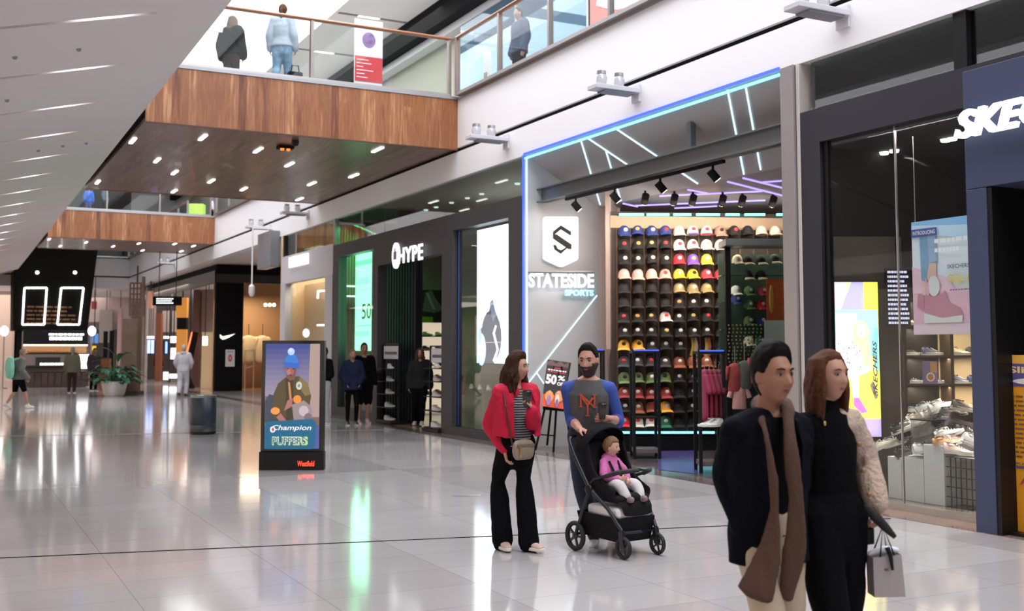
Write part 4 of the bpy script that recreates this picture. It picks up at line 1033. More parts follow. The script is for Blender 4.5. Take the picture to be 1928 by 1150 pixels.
# things seen deeper in the doorway and through the glass
p = atD(1905, 560, 14.5)
t = thing('portrait_screen', 'small bluish screen with a seated man deep inside the blue portal', 'screen', p)
MB().obox((0, 0, 0), RGT * .18, UP * .38, FWD * .02).build('frame', BLACK, t)
pict('picture', t, RGT * -.16 - UP * .36 - FWD * .025, RGT, UP, .32, .72, [('e', (.7, .75, .8), .5, .55, .35, .22), ('e', (.12, .07, .06), .5, .85, .2, .09), ('e', (.35, .2, .18), .5, .42, .3, .07)], lit=.35, base=(.3, .38, .45))
p = atD(1690, 560, 12.6)
t = thing('size_chart_screen', 'narrow pale text screen at the edge of the pink poster', 'screen', p)
MB().obox((0, 0, 0), RGT * .14, UP * .34, FWD * .02).build('frame', BLACK, t)
MB().bar(UP * .34, UP * (4.1 - p.z), .02).build('hanger', BLACK, t)
m = MB(); blocktext(m, RGT * -.12 - UP * .32 - FWD * .025, RGT, UP, .24, .64, 12, glow('chart_white', (.6, .6, .8), .8), 8, fill=.5); m.build('text_lines', None, t)
for i, (px, py) in enumerate([(1664, 247), (1683, 249), (1779, 222), (1792, 226)]):
    p = atX(px, py, 10.2); p.z = 4.09
    tag(MB().lathe([(0, -.02), (.05, -.02), (.06, .01)], p, 12).build('downlight', LAMP), 'round ceiling downlight inside the footwear window, %s from the left' % ['first', 'second', 'third', 'fourth'][i], 'ceiling light', 'downlights in the footwear shop')
# ================================================================== sports cap shop (splayed grey wall, slanted lit ceiling)
U = Vector((.943, -.334, 0)).normalized(); NB = Vector((-U.y, U.x, 0))      # along the splayed walls; NB points away from the viewer
W0 = Vector((8.9, 16.63, 0))
def onw(px, py, p0=W0, off=0.0): return atP(px, py, p0 - NB * off, NB)
GREYW = mat('grey_render', (.40, .40, .42), .45, var=.04, vscale=1.5)
GREYC = mat('grey_slanted_ceiling', (.40, .375, .38), .5)
W1 = onw(1128, 657); W1.z = 0; ZI = onw(1128, 390).z; ZT = 5.06
J1 = onw(1166, 657); J1.z = 0
CW = atD(1320, 657, 18.5); CW.z = 0
def onc(px, py, off=0.0): return atP(px, py, CW - NB * off, NB)
C0, C1 = onc(1150, 657), onc(1510, 657)
def wallbox(a, b, z0, z1, th, m, name=None):
    a, b = Vector((a[0], a[1], 0)), Vector((b[0], b[1], 0)); n = Vector((-(b - a).y, (b - a).x, 0)).normalized() * th
    mb = MB().prism([a + UP * z0, b + UP * z0, b + UP * z1, a + UP * z1], n); 
    return struct(name, mb, m) if name else mb
wb = MB().prism([W0, W1, W1 + UP * ZI, W0 + UP * ZT], NB * .15); struct('wall_splayed', wb, GREYW)
wallbox(W1, J1, 0, ZI, .15, mat('beige_jamb', (.50, .40, .36), .4), 'wall_jamb')
struct('trim_60', MB().bar(J1 + NB * .02, J1 + NB * .02 + UP * ZI, .05, .05), mat('jamb_edge', (.42, .32, .28), .4))
struct('wall_jamb_return', MB().prism([J1 + NB * .05, C0 + U * .02, C0 + U * .02 + UP * 4.3, J1 + NB * .05 + UP * 4.3], -U * .1), mat('jamb_edge'))
YR = 9.98
sc_ = MB().add([(XF, W0.y, ZT), (XF, YR, ZT), (W1.x, YR, ZI), (W1.x, W1.y, ZI), (XF + .3, W0.y, ZT + .02), (XF + .3, YR, ZT + .02), (W1.x + .05, YR, ZI + .3), (W1.x + .05, W1.y, ZI + .3)],
               [(3, 2, 1, 0), (0, 1, 5, 4), (4, 5, 6, 7), (2, 3, 7, 6), (1, 2, 6, 5), (3, 0, 4, 7)])
struct('ceiling_slanted', sc_, GREYC)
struct('ceiling_cap_shop', MB().box((W1.x, 9.9, ZI), (20, 24, ZI + .1)), mat('inner_ceiling', (.36, .32, .33), .5))
struct('floor_cap_shop', MB().box((8.9, 9.9, -.02), (20, 16.6, .006)), mat('grey_shop_tile', (.10, .085, .09), .12, var=.3, vscale=2, spec=.7))
PL0 = Vector((XF, W0.y, ZT)); PLN = (Vector((XF, YR, ZT)) - PL0).cross(Vector((W1.x, YR, ZI)) - PL0).normalized()
def onslant(px, py, off=.02):
    r = ray(px, py); c = Vector((0, 0, H)); t = (PL0 - c).dot(PLN) / r.dot(PLN); p = c + r * t
    return p - r.normalized() * off
t = thing('led_outline', 'blue and cyan light line framing the sports cap shop opening', 'light strip', (XF, W0.y, 0))
o = Vector(t.location)
led('blue_line', t, Vector((XF - .015, W0.y, ZT + .02)) - o, Vector((XF - .015, YR + .07, ZT + .02)) - o, .03, BLUELED)
led('cyan_line', t, Vector((XF - .0, W0.y, ZT - .055)) - o, Vector((XF - .0, YR + .07, ZT - .055)) - o, .03, CYANLED)
MB().box((-.02, -.0, .02), (.06, .05, ZT)).build('upright_channel', GREYM, t)
led('blue_upright', t, Vector((-.03, .0, .05)), Vector((-.03, .0, ZT)), .03, BLUELED); led('ice_upright', t, Vector((.02, -.03, .05)), Vector((.02, -.03, ZT - .05)), .02, ICELED)
l = area_light('led_glow', (XF + .02, 13.3, ZT - .1), .1, 6, 9, (.6, .9, 1), (0, R(35), 0))
t = thing('led_lines', 'thin ice white light lines crossing the slanted grey ceiling', 'light strip', PL0); o = Vector(t.location)
for a, b, c, d in ((1093, 262, 1130, 385), (1104, 258.5, 1205, 326), (1141, 284.5, 1169, 378), (1157, 240.5, 1314, 346), (1370, 170, 1400.5, 328), (1403.6, 162, 1432, 319)):
    led('light_line', t, onslant(a, b) - o, onslant(c, d) - o, .02, ICELED)
t = thing('led_lines', 'purple light lines crossing the inner ceiling of the sports cap shop', 'light strip', (W1.x + .5, W1.y, ZI)); o = Vector(t.location)
for a, b, c, d in ((1196, 387, 1441, 377), (1242, 369, 1435, 360), (1295, 357, 1332, 364), (1370, 342, 1477, 369), (1399, 335, 1477, 354.6), (1435, 343, 1477, 340), (1173, 383, 1200, 389), (1270, 392, 1350, 388)):
    led('light_line', t, atZ(a, b, ZI - .01) - o, atZ(c, d, ZI - .01) - o, .024, PURPLED)
t = thing('led_lines', 'ice blue light lines crossing the splayed grey wall under the shop name', 'light strip', (W0.x, W0.y, 1)); o = Vector(t.location)
for a, b, c, d in ((1124, 556, 990, 727), (1010, 701, 1024, 722), (1031, 677, 1040, 690)):
    led('light_line', t, onw(a, b, off=.012) - o, onw(c, d, off=.012) - o, .018, ICELED, NB)
# sign shield and name
pts = [(1026, 408), (1087, 408), (1089, 411), (1089, 486), (1086, 490), (1060, 502), (1054, 502), (1027, 490), (1023, 486), (1023, 411)]
a = onw(1056, 455); t = thing('lit_emblem', 'white lit shield emblem with a black angular S on the splayed grey wall', 'sign', a)
MB().prism([onw(x, y, off=.09) - a for x, y in pts], NB * .06).build('shield', SIGNW, t)
m = MB()
for P_ in ([(1056, 424), (1075, 436), (1075, 444), (1056, 432), (1041, 444), (1041, 436)], [(1041, 441), (1048, 441), (1076, 460), (1076, 469), (1070, 469), (1041, 449)], [(1041, 461), (1047, 461), (1050, 468), (1056, 471), (1063, 467), (1069, 463), (1069, 466), (1056, 478), (1044, 470)]):
    m.prism([onw(x, y, off=.095) - a for x, y in P_], -NB * .004)
m.build('emblem_strokes', BLACK, t)
a = onw(995, 541, off=.1); b = onw(1118, 541, off=.1); 
s1 = sign('lit_letters', 'white lit shop name letters under the shield emblem', 'STATESIDE', a, U, UP, (b - a).length, onw(995, 515).z - a.z, SIGNW, bold=.03, extrude=.03)
a = onw(1063, 557, off=.1); b = onw(1117, 557, off=.1)
sign('lit_letters', 'small cyan lit letters below the large white shop name', 'SPORTS', a, U, UP, (b - a).length, .105, glow('cyan_letters', (.40, .88, 1), 1.0), bold=.03, extrude=.05)
a = onw(996, 511); tag(MB().bar(onw(994, 511, off=.05), onw(1119, 511, off=.05), .02, .1, None, NB).build('sign_rail', STEEL), 'thin steel ledge over the shop name letters', 'rail')
l = area_light('sign_wash', onw(1056, 545, off=.25), .9, .1, .6, (.85, .95, 1), (R(90), 0, YAW))
# steel beam with hanger, track and four spotlights
a = onw(1012, 372); XB = a.x + .08; zb0, zb1 = atX(1012, 384, XB).z, atX(1012, 358, XB).z
t = thing('steel_beam', 'dark grey steel beam under the slanted ceiling', 'beam', (XB, a.y, zb0)); o = Vector(t.location)
BM = mat('beam_grey', (.16, .175, .18), .35, .5)
zz = zb1 - zb0; y0_ = a.y - YR
MB().box((-.015, -y0_, 0), (.015, 0, zz)).build('web', BM, t); MB().box((-.1, -y0_, 0), (.1, .05, .02)).build('flange', BM, t); MB().box((-.1, -y0_, zz - .02), (.1, .05, zz)).build('flange', BM, t)
p = atX(1302, 282, XB); q = atX(1299, 232, XB)
MB().bar(Vector((0, p.y, zb1)) - Vector((0, o.y, o.z)), Vector((0, p.y, q.z)) - Vector((0, o.y, o.z)), .09, .09).build('hanger', BM, t)
t2 = thing('light_track', 'black light track hung under the steel beam', 'track', (XB, 0, zb0 - .06))
ya, yb = atX(1066, 380, XB).y, atX(1363, 300, XB).y
MB().box((-.025, yb, 0), (.025, ya, .045)).build('rail', BLACKM, t2)
nm = ['leftmost of four, under the steel beam', 'second of four from the left under the steel beam', 'third of four from the left under the steel beam', 'rightmost of four, under the steel beam']
def spot(label, loc, rz, tilt=.6, group='spotlights on the track', m=None):
    t = thing('track_spotlight', label, 'spotlight', loc, rz, group)
    MB().bar((0, 0, 0), (0, 0, -.10), .03).build('stem', BLACKM, t)
    d = Vector((math.sin(tilt), 0, -math.cos(tilt))); c = Vector((0, 0, -.12))
    hd = MB().tube([c - d * .07, c - d * .065, c + d * .09, c + d * .1], [.05, .058, .058, .05], 16).build('lamp_head', BLACKM, t, smooth=40)
    MB().tube([c + d * .101, c + d * .105], [.045, .045], 16).build('lens', glow('warm_lens', (1, .85, .65), 6), hd)
    return t
for i, px in enumerate((1084, 1157, 1243, 1342)):
    p = atX(px, [375, 356, 333, 306][i], XB); spot('black track spotlight ' + nm[i], (XB, p.y, zb0 - .06), R(-25), .7)
l = area_light('spot_wash', (XB - .3, 14.8, 4.1), .3, 3, 12, (1, .9, .8), (0, R(-30), 0))
# ---- cap wall
t = thing('cap_wall', 'tall black display wall covered in rows of caps', 'display wall', CW)
wl = (C1 - C0).length; o = Vector(t.location); c0 = C0 - o; c0.z = 0; c1 = C1 - o; c1.z = 0
MB().prism([c0 + UP * .3, c1 + UP * .3, c1 + UP * 4.0, c0 + UP * 4.0], NB * .08).build('backing', mat('slat_brown', (.05, .032, .024), .6), t)
MB().prism([c0 + UP * 3.72, c1 + UP * 3.72, c1 + UP * 3.93, c0 + UP * 3.93], -NB * .02).build('top_panel', mat('tan_panel', (.42, .28, .18), .5), t)
MB().prism([c0 - NB * .3, c1 - NB * .3, c1 - NB * .3 + UP * .24, c0 - NB * .3 + UP * .24], NB * .38).build('plinth', BLACKM, t)
led('bottom_light_line', t, onc(1166, 814, .31) - o, onc(1345, 814, .31) - o, .035, CYANLED)
for a, b in ((1166, 1212), (1218, 1260), (1268, 1301), (1311, 1355), (1366, 1392), (1402, 1440), (1462, 1478)): led('top_light_line', t, onc(a, 404, .1) - o, onc(b, 404, .1) - o, .04, CYANLED)
colx = [1174.6 + 25.9 * k for k in range(12)]
for k in range(13):
    p = onc(1162 + 25.9 * k, 657) - o; p.z = 0
    MB().prism([p + UP * .3 - U * .012, p + UP * .3 + U * .012, p + UP * 3.72 + U * .012, p + UP * 3.72 - U * .012], -NB * .03).build('slat', mat('slat_tan', (.16, .09, .05), .5), t)
# cap shape: crown, brim, button, front badge
def cap_parts():
    cr = MB(); n = 16; rows = 7; vs = []
    for i in range(rows + 1):
        th = (PI / 2) * i / rows
        for j in range(n):
            a = 2 * PI * j / n; s_ = math.sin(th) ** .8; x = .082 * s_ * math.cos(a); y = .095 * s_ * math.sin(a); z = .125 * math.cos(th) ** .75 if th < PI / 2 - .01 else 0
            if math.sin(a) < -.2: z *= 1.05
            vs.append((x, y, z))
    fs = [(i * n + j, (i + 1) * n + j, (i + 1) * n + (j + 1) % n, i * n + (j + 1) % n) for i in range(rows) for j in range(n)]
    cr.add(vs, fs)
    br_ = MB(); rows_ = []
    for i in range(5):
        t = i / 4; r = []
        for j in range(11):
            a = PI * (.12 + .76 * j / 10); rr_ = .083 + .065 * t
            x = math.cos(a) * (.083 + .012 * t); y = -(.06 + math.sin(a) * (.035 + .07 * t)); z = .012 - .028 * t - .09 * (x ** 2) / .083 * 1.0
            r.append((x, y, z))
        rows_.append(r)
    vs = [p for r in rows_ for p in r]; nn = len(vs); vs += [(x, y, z - .005) for x, y, z in vs]
    fs = [(i * 11 + j, i * 11 + j + 1, (i + 1) * 11 + j + 1, (i + 1) * 11 + j) for i in range(4) for j in range(10)]
    fs += [tuple(nn + k for k in reversed(f)) for f in fs[:40]]
    fs += [(4 * 11 + j, 4 * 11 + j + 1, nn + 4 * 11 + j + 1, nn + 4 * 11 + j) for j in range(10)]
    br_.add(vs, fs)
    bt = MB().ball((0, 0, .128), (.008, .008, .005), None, 8, 4)
    bd = MB(); 
    for k in range(12): pass
    bd.ball((0, -.088, .068), (.03, .012, .026), None, 12, 6)
    return cr, br_, bt, bd
_C = {}
def cap(label, p, rz, col, badge, brim=None, pitch=.25, s=1.0, group='caps on the display wall'):
    if 'm' not in _C: _C['m'] = [x.mesh(n, None, 60) for x, n in zip(cap_parts(), ('crown', 'brim', 'button', 'badge'))]
    t = thing('baseball_cap', label, 'cap', p, rz, group); t.rotation_euler = (pitch, 0, rz); t.scale = (s, s, s)
    for nm_, me, c in zip(('crown', 'brim', 'button', 'badge'), _C['m'], (col, brim or col, col, badge)):
        if c is None: continue
        k = (nm_, c)
        if k not in _C:
            m2 = me.copy(); m2.materials.append(mat('felt_%.2f_%.2f_%.2f' % c, c, .8)); _C[k] = m2
        o = bpy.data.objects.new(nm_, _C[k]); COL.objects.link(o); o.parent = t
    return t
CN = {'n': ((.03, .05, .22), 'navy'), 'k': ((.015, .013, .014), 'black'), 'w': ((.85, .78, .72), 'white'), 'c': ((.80, .66, .50), 'cream'), 'r': ((.75, .03, .05), 'red'), 'u': ((.20, .09, .45), 'purple'), 'y': ((.88, .68, .05), 'yellow'),
      'p': ((.72, .42, .36), 'pink'), 'm': ((.50, .05, .07), 'crimson'), 'o': ((.36, .27, .12), 'olive'), 'a': ((.85, .42, .06), 'orange'), 'g': ((.12, .19, .07), 'green'), 'b': ((.30, .10, .05), 'brown'), 'd': ((.05, .05, .055), 'dark grey'), 'e': ((.03, .20, .10), 'emerald'), 't': ((.42, .24, .18), 'dusky pink'), 'x': ((.30, .04, .04), 'maroon')}
BN = {'w': 'white', 'o': 'orange', 'r': 'red', 'g': 'gold', 'k': 'black', '.': 'plain'}
BC = {'w': (.85, .82, .78), 'o': (.8, .35, .1), 'r': (.7, .05, .06), 'g': (.8, .6, .2), 'k': (.02, .02, .02), '.': None}
grid = ['nnnncwwtkkcc', 'kkkkwwww', 'kkkkruyk', 'ppppyymm', 'kkkkoook', 'kkkkkkkk', 'kkkwkkkk', 'kkkkkkkk', 'aakkk..k', 'ddddbbbb', 'ggggkkkk', 'xxxxkkkk', 'kbbakkkk', 'rwwekkkk']
badg = ['wowr.rrkrkww', 'rogrrrgr', 'wwwwwgww', 'wwwrwkww', '....wwgw', '....owww', 'rogrwgro', 'wwwgwwww', 'kkwww..w', 'rwrwwwwg', 'kkwkwwww', 'wwwwkwkw', 'wwrwkwww', 'wrrwkkkk']
rowy = [435, 461, 488.5, 516.5, 543, 570, 597, 624, 650, 681, 711, 739, 766, 793]
RN = ['top', 'second', 'third', 'fourth', 'fifth', 'sixth', 'seventh', 'eighth', 'ninth', 'tenth', 'eleventh', 'twelfth', 'thirteenth', 'lowest']
KN = ['first', 'second', 'third', 'fourth', 'fifth', 'sixth', 'seventh', 'eighth', 'ninth', 'tenth', 'eleventh', 'twelfth']
rc = random.Random(2)
CAPROT = math.atan2(U.y, U.x)
for ri, row in enumerate(grid):
    for ci, ch in enumerate(row):
        if ch == '.' : continue
        p = onc(colx[ci], rowy[ri] + 7, .16)
        bc = badg[ri][ci]
        cap('%s cap, %s badge, %s row of the cap wall, %s from left' % (CN[ch][1], BN[bc], RN[ri], KN[ci]) if bc != '.' else '%s plain fronted cap, %s row of the cap wall, %s from left' % (CN[ch][1], RN[ri], KN[ci]), p, CAPROT + R(rc.uniform(-10, 10)) - R(6), CN[ch][0], BC[bc], None if not (ri == 0 and ci in (5, 6)) else CN['u' if ci == 5 else 'r'][0], pitch=-.05 + rc.uniform(-.1, .1), s=1.2)
# long merchandise (ties and scarves) in the gap of the ninth row
for i, (px, c) in enumerate(((1303, (.75, .55, .1)), (1309, (.7, .6, .5)), (1329, (.75, .55, .1)), (1334, (.6, .2, .1)))):
    p = onc(px, 636, .1); t = thing('hanging_scarf', ['gold scarf hanging left in the gap of the cap wall', 'pale scarf hanging beside the gold scarf', 'gold scarf hanging right in the gap of the cap wall', 'rust scarf at the right of the cap wall gap'][i], 'scarf', p)
    MB().limb([(0, 0, 0), U * .02 + UP * -.14, U * -.01 + UP * -.3], [(.02, .006), (.03, .01), (.038, .008)], 8, side=U).build('cloth', mat('scarf_%d' % i, c, .8), t, smooth=60)
# spotlights above the cap wall
for i, px in enumerate((1215, 1270, 1305, 1361, 1398, 1456)):
    p = onc(px, 395, 1.3); p.z = ZI
    spot('black spotlight above the cap wall, %s from the left' % KN[i], p, CAPROT + PI / 2, .75, 'spotlights above the cap wall')
l = area_light('cap_wall_wash', CW - NB * 1.5 + UP * 3.9 - U * .3, 3.2, .3, 80, (1, .84, .68), (R(38), 0, CAPROT))
l = area_light('cap_wall_wash', CW - NB * 2.3 + UP * 3.9 + U * .2, 4, .3, 55, (1, .88, .76), (R(30), 0, CAPROT))
struct('trim_61', MB().quad(atZ(1236, 846, .009), atZ(1240, 884, .009), atZ(1312, 892, .009), atZ(1312, 846, .009)), mat('purple_reflection_paint', (.10, .075, .26), .2))  # purple light reflected in the floor, put in as a coloured patch
struct('wall_cap_shop_side', MB().prism([C1 + U * .1, C1 + U * .1 - NB * 6, C1 + U * .1 - NB * 6 + UP * 4.1, C1 + U * .1 + UP * 4.1], U * .1), mat('dark_brown_wall'))
# ---- dark glass cabinet with its own caps
DC = 16.6
def cab(px, py, d=0.0): return atD(px, py, DC + d)
a = cab(1367, 657); a.z = 0; b = cab(1500, 657); wc = ((b - a).dot(RGT)); zt_ = cab(1370, 459).z
t = thing('glass_cabinet', 'tall black framed glass cabinet in front of the cap wall', 'cabinet', a)
for x in (0.04, wc): MB().obox(RGT * x + UP * zt_ / 2, RGT * .04, FWD * .04, UP * zt_ / 2).build('post', BLACK, t)
MB().obox(RGT * wc / 2 + UP * zt_, RGT * (wc / 2 + .04), FWD * .3, UP * .05).build('top', mat('cabinet_top', (.10, .12, .12), .3), t)
MB().obox(RGT * wc / 2 + UP * (zt_ / 2), RGT * wc / 2, FWD * .004, UP * zt_ / 2).build('glass_front', glass('cabinet_glass', (.8, .86, .84), .04), t)
MB().obox(RGT * wc / 2 + FWD * .55 + UP * (zt_ / 2 - .05), RGT * wc / 2, FWD * .01, UP * (zt_ / 2 - .06)).build('back_panel', mat('cabinet_back', (.045, .07, .055), .4, var=.5, vscale=3), t)
for k in range(7): MB().obox(RGT * wc / 2 + FWD * .4 + UP * (.3 + .42 * k), RGT * wc / 2, FWD * .12, UP * .006).build('glass_shelf', glass('shelf_glass', (.8, .88, .85), .06), t)
for i, (px, py, ch) in enumerate(((1388, 487, 'c'), (1407, 488, 'k'), (1432, 488, 'k'), (1458, 486, 'd'), (1407, 516, 'k'), (1432, 516, 'k'), (1385, 545, 'w'), (1410, 546, 'g'), (1435, 546, 'm'), (1386, 562, 'n'), (1410, 572, 'g'), (1433, 572, 'r'), (1410, 602, 'g'), (1433, 602, 'n'), (1410, 640, 'c'), (1432, 640, 'e'))):
    p = atD(px, py + 8, DC + .36)
    cap('%s cap inside the glass cabinet, %s row, %s from left' % (CN[ch][1], KN[[0, 0, 0, 0, 1, 1, 2, 2, 2, 3, 4, 4, 5, 5, 6, 6][i]], ['first', 'second', 'third', 'fourth', 'second', 'third', 'first', 'second', 'third', 'first', 'second', 'third', 'second', 'third', 'second', 'third'][i]), p, YAW + R(15), CN[ch][0], BC['w'] if i > 5 else None, CN['c'][0] if i < 6 else None, 0, 1.0, 'caps in the glass cabinet')
for i, (x0, y0, x1, y1, c, lb, em) in enumerate(((1444, 525, 1476, 603, (.75, .14, .05), 'glossy red and orange sports display panel in the glass cabinet', 0), (1440, 603, 1476, 652, (.85, .84, .8), 'white panel below the red sports display in the cabinet', 0))):
    p, q = atD(x0, y1, DC + .2), atD(x1, y0, DC + .2)
    t = thing('sports_artwork', lb, 'panel', p)
    MB().obox(RGT * (q - p).dot(RGT) / 2 + UP * (q.z - p.z) / 2, RGT * (q - p).dot(RGT) / 2, UP * (q.z - p.z) / 2, FWD * .015).build('board', mat('disp_%d' % i, c, .3), t)
    if i == 0: MB().ball(RGT * .07 + UP * .33 - FWD * .02, (.04, .02, .22), mat('orange_hot', (.9, .5, .12), .3)).build('flame_shape', None, t)
# medals and chains: many small pendant strings
for i in range(9):
    px = 1372 + i * 7.5; p = atD(px, 612, DC - .25); rr = random.Random(i)
    t = thing('necklace', 'gold and green bead string hanging before the glass cabinet, %s from the left' % KN[i], 'necklace', p, 0, 'bead strings at the cabinet')
    m = MB(); c = rr.choice([(.30, .22, .06), (.20, .16, .06), (.06, .13, .06), (.32, .26, .16)])
    for k in range(14): m.ball((RGT * .012 * math.sin(k * 1.3)) + UP * -.055 * k, .013, None, 6, 4)
    m.build('beads', mat('bead_%.2f' % c[0], c, .3, .4), t)
# dark red and white goods lower right of the cabinet
for i, (px, py, c, lb) in enumerate(((1384, 705, (.35, .06, .05), 'dark red folded garment at the foot of the cabinet'), (1402, 700, (.10, .12, .10), 'dark green garment beside the red folded garment'), (1392, 738, (.70, .38, .34), 'salmon garment stack beneath the red garment'), (1424, 690, (.45, .1, .08), 'red round topped bag hanging behind the couple'))):
    p = atD(px, py, DC - .3); t = thing('folded_garment', lb, 'garment', p)
    MB().tube([(0, 0, .17), (0, 0, .15), (0, 0, .10), (0, 0, 0), (0, 0, -.22), (0, 0, -.25)], [(.03, .015), (.075, .03), (.11, .04), (.095, .05), (.11, .055), (.105, .05)], 14, side=RGT).tube([RGT * -.09 + UP * .12, RGT * -.15 + UP * -.08], [.035, .04], 8).tube([RGT * .09 + UP * .12, RGT * .15 + UP * -.08], [.035, .04], 8).build('cloth', mat('garm_%d' % i, c, .8, bump=.6, bscale=12), t, smooth=60); MB().bar((0, 0, .1), (0, 0, .42), .008).build('hanger', STEEL, t)
# ---- free standing black racks with blue light tops
def rack(label, D, x0, x1, ytop, contents):
    a = atD(x0, 657, D); a.z = .006; b = atD(x1, 657, D); w = (b - a).dot(RGT); zt_ = atD(x0, ytop, D).z
    t = thing('display_rack', label, 'rack', a, 0, 'black racks of the cap shop'); dp = .42
    for x in (0, w):
        for d in (0, dp): MB().obox(RGT * x + FWD * d + UP * zt_ / 2, RGT * .022, FWD * .022, UP * zt_ / 2).build('post', BLACK, t)
    for d in (0, dp): MB().obox(RGT * w / 2 + FWD * d + UP * (zt_ - .02), RGT * w / 2, FWD * .02, UP * .02).build('top_bar', BLACK, t)
    for x in (0, w): MB().obox(RGT * x + FWD * dp / 2 + UP * (zt_ - .02), RGT * .02, FWD * dp / 2, UP * .02).build('side_bar', BLACK, t)
    led('top_light', t, RGT * 0 + UP * (zt_ + .008) - FWD * .02, RGT * w + UP * (zt_ + .008) - FWD * .02, .018, BLUELED)
    MB().obox(RGT * w / 2 + FWD * dp / 2 + UP * .12, RGT * w / 2, FWD * dp / 2, UP * .03).build('bottom_shelf', mat('grey_shelf', (.16, .13, .14), .4), t)
    MB().obox(RGT * w / 2 + FWD * dp / 2 + UP * .62, RGT * w / 2, FWD * dp / 2, UP * .01).build('middle_shelf', BLACK, t)
    return t, a, w
rack('black display rack with blue lit top between the stroller and the cap wall', 16.8, 1193, 1240, 661, 0)
t, a, w = rack('black display rack with blue lit top holding dark red jerseys', 14.9, 1317, 1362, 662, 0)
rack('black display rack with blue lit top behind the bearded man', 16.9, 1094, 1136, 660, 0)
for i in range(4):
    p = a + RGT * (.1 + .065 * i) + FWD * .2 + UP * 1.35
    t = thing('hanging_jersey', ['pink and crimson jersey hanging nearest in the black rack', 'crimson jersey second in the black rack', 'crimson jersey third in the black rack', 'maroon jersey at the right of the black rack'][i], 'jersey', p, 0, 'jerseys in the black rack')
    c = [(.32, .03, .08), (.24, .012, .04), (.18, .01, .03), (.12, .006, .02)][i]
    MB().limb([(0, 0, .0), (0, 0, -.2), (0, 0, -.62)], [(.05, .12), (.045, .17), (.05, .18)], 10, side=RGT).build('cloth', mat('jersey_%d' % i, c, .7, bump=.4, bscale=14), t, smooth=60)
    MB().limb([Vector((0, 0, -.06)) - FWD * .1, Vector((0, 0, -.25)) - FWD * .2 + RGT * .03], [.05, .045], 8).build('sleeve', mat('jersey_%d' % i), t, smooth=60)
    MB().tube([(0, 0, .0), (0, 0, .1), RGT * .02 + UP * .13, (0, 0, .15)], .005, 6).build('hanger', STEEL, t)
for i in range(2):
    p = atD(1332 + 12 * i, 812, 14.75); p.z = .64
    shoe(['white striped trainer on the middle shelf of the jersey rack, left', 'white striped trainer on the middle shelf of the jersey rack, right'][i], p, YAW + R(-150), (.72, .68, .66), (.8, .78, .75), (.1, .1, .1), 'trainers on the jersey rack', L=.3)

# ---- easel with sale board
fe = [atZ(1009, 848), atZ(1042, 851), atZ(1076, 846), atZ(1030, 838)]
top = onw(1050, 700, off=.35)
t = thing('easel', 'black three legged easel holding the 50% off board', 'easel', (fe[1].x, fe[1].y, 0)); o = Vector(t.location)
De = (fe[1] - Vector((0, 0, 0))).dot(FWD)
def oe(px, py, d=0): return atD(px, py, De + d) - o
for nm_, q0, q1 in (('leg', oe(1008, 848), oe(1043, 690, .12)), ('leg', oe(1075, 846), oe(1057, 690, .12)), ('leg', oe(1042, 851, -.02), oe(1052, 700, .1)), ('leg', oe(1030, 838, .5), oe(1046, 690, .14))):
    MB().bar(q0, q1, .028).build(nm_, BLACKM, t)
MB().bar(oe(1018, 818), oe(1043, 820), .02).build('cross_bar', BLACKM, t); MB().bar(oe(1022, 768, .03), oe(1064, 772, .03), .03, .05).build('ledge', BLACKM, t)
a = oe(1019, 764, -.02) + o; b = oe(1060, 770, -.02) + o; c = oe(1035, 677, .14) + o
t = thing('sale_board', 'black and red board reading 50% OFF resting on the easel', 'sign board', a)
w = (b - a).length; hv = c - a; xd = (b - a).normalized(); hh = hv.length
zz_ = xd.cross(hv).normalized()
MB().prism([Vector((0, 0, 0)), xd * w, xd * w + hv, hv], -zz_ * .012).build('board', BLACK, t)
it = [('r', (.75, .10, .04), 0, 0, 1, .26), ('p', (.15, .08, .08), [(0, .95), (.2, 1), (.4, .93), (.6, 1), (.8, .94), (1, 1), (1, .88), (0, .88)]), ('x', (.7, .05, .08), .35, .825, .3, .02), ('x', (.85, .85, .85), .08, .775, .85, .028), ('x', (.7, .05, .08), .08, .74, .85, .018),
      ('t', (.9, .9, .9), '50', .04, .48, .5, .21, 0, .05), ('t', (.9, .9, .9), '%', .58, .58, .34, .11, 0, .03), ('t', (.9, .9, .9), 'OFF', .58, .47, .36, .08, 0, .04),
      ('e', (.9, .35, .1), .3, .22, .2, .12), ('e', (.9, .35, .1), .75, .25, .2, .12), ('e', (.35, .2, .5), .3, .14, .1, .11), ('e', (.75, .5, .35), .3, .32, .05, .03), ('e', (.8, .7, .65), .68, .17, .1, .12), ('e', (.3, .15, .35), .68, .1, .07, .09), ('e', (.75, .5, .35), .7, .33, .05, .035)]
pict('picture', t, zz_ * .001, xd, hv.normalized(), w, hh, it, base=(.03, .02, .025))
# ================================================================== sneaker shop (dark grey front, green and white windows)
HG = mat('shopfront_grey', (.055, .052, .055), .5, spec=.3)
def fx(px, py, off=0.0): return atX(px, py, XF - off)
yL, yR = fx(627, 600).y, fx(984, 600).y
w1a, w1b = fx(638, 600).y, fx(704, 600).y; z1 = fx(638, 484).z; z1b = fx(638, 768).z
d0, d1 = fx(712, 600).y, fx(833, 600).y; zd = fx(772, 489).z
w2a, w2b = fx(853, 600).y, fx(959, 600).y; z2 = fx(906, 422).z
t = thing('shopfront_frame', 'dark grey front of the sneaker shop with two tall windows', 'shopfront', (XF, yL, 0)); o = Vector(t.location)
def Bh(a, b): return MB().box(Vector(a) - o, Vector(b) - o)
x0, x1 = XF - .02, XF + .2
for a, b in ((yL, w1a), (w1b, d0), (d1, w2a), (w2b, yR)): Bh((x0, b, 0), (x1, a, 4.36)).build('column', HG, t)
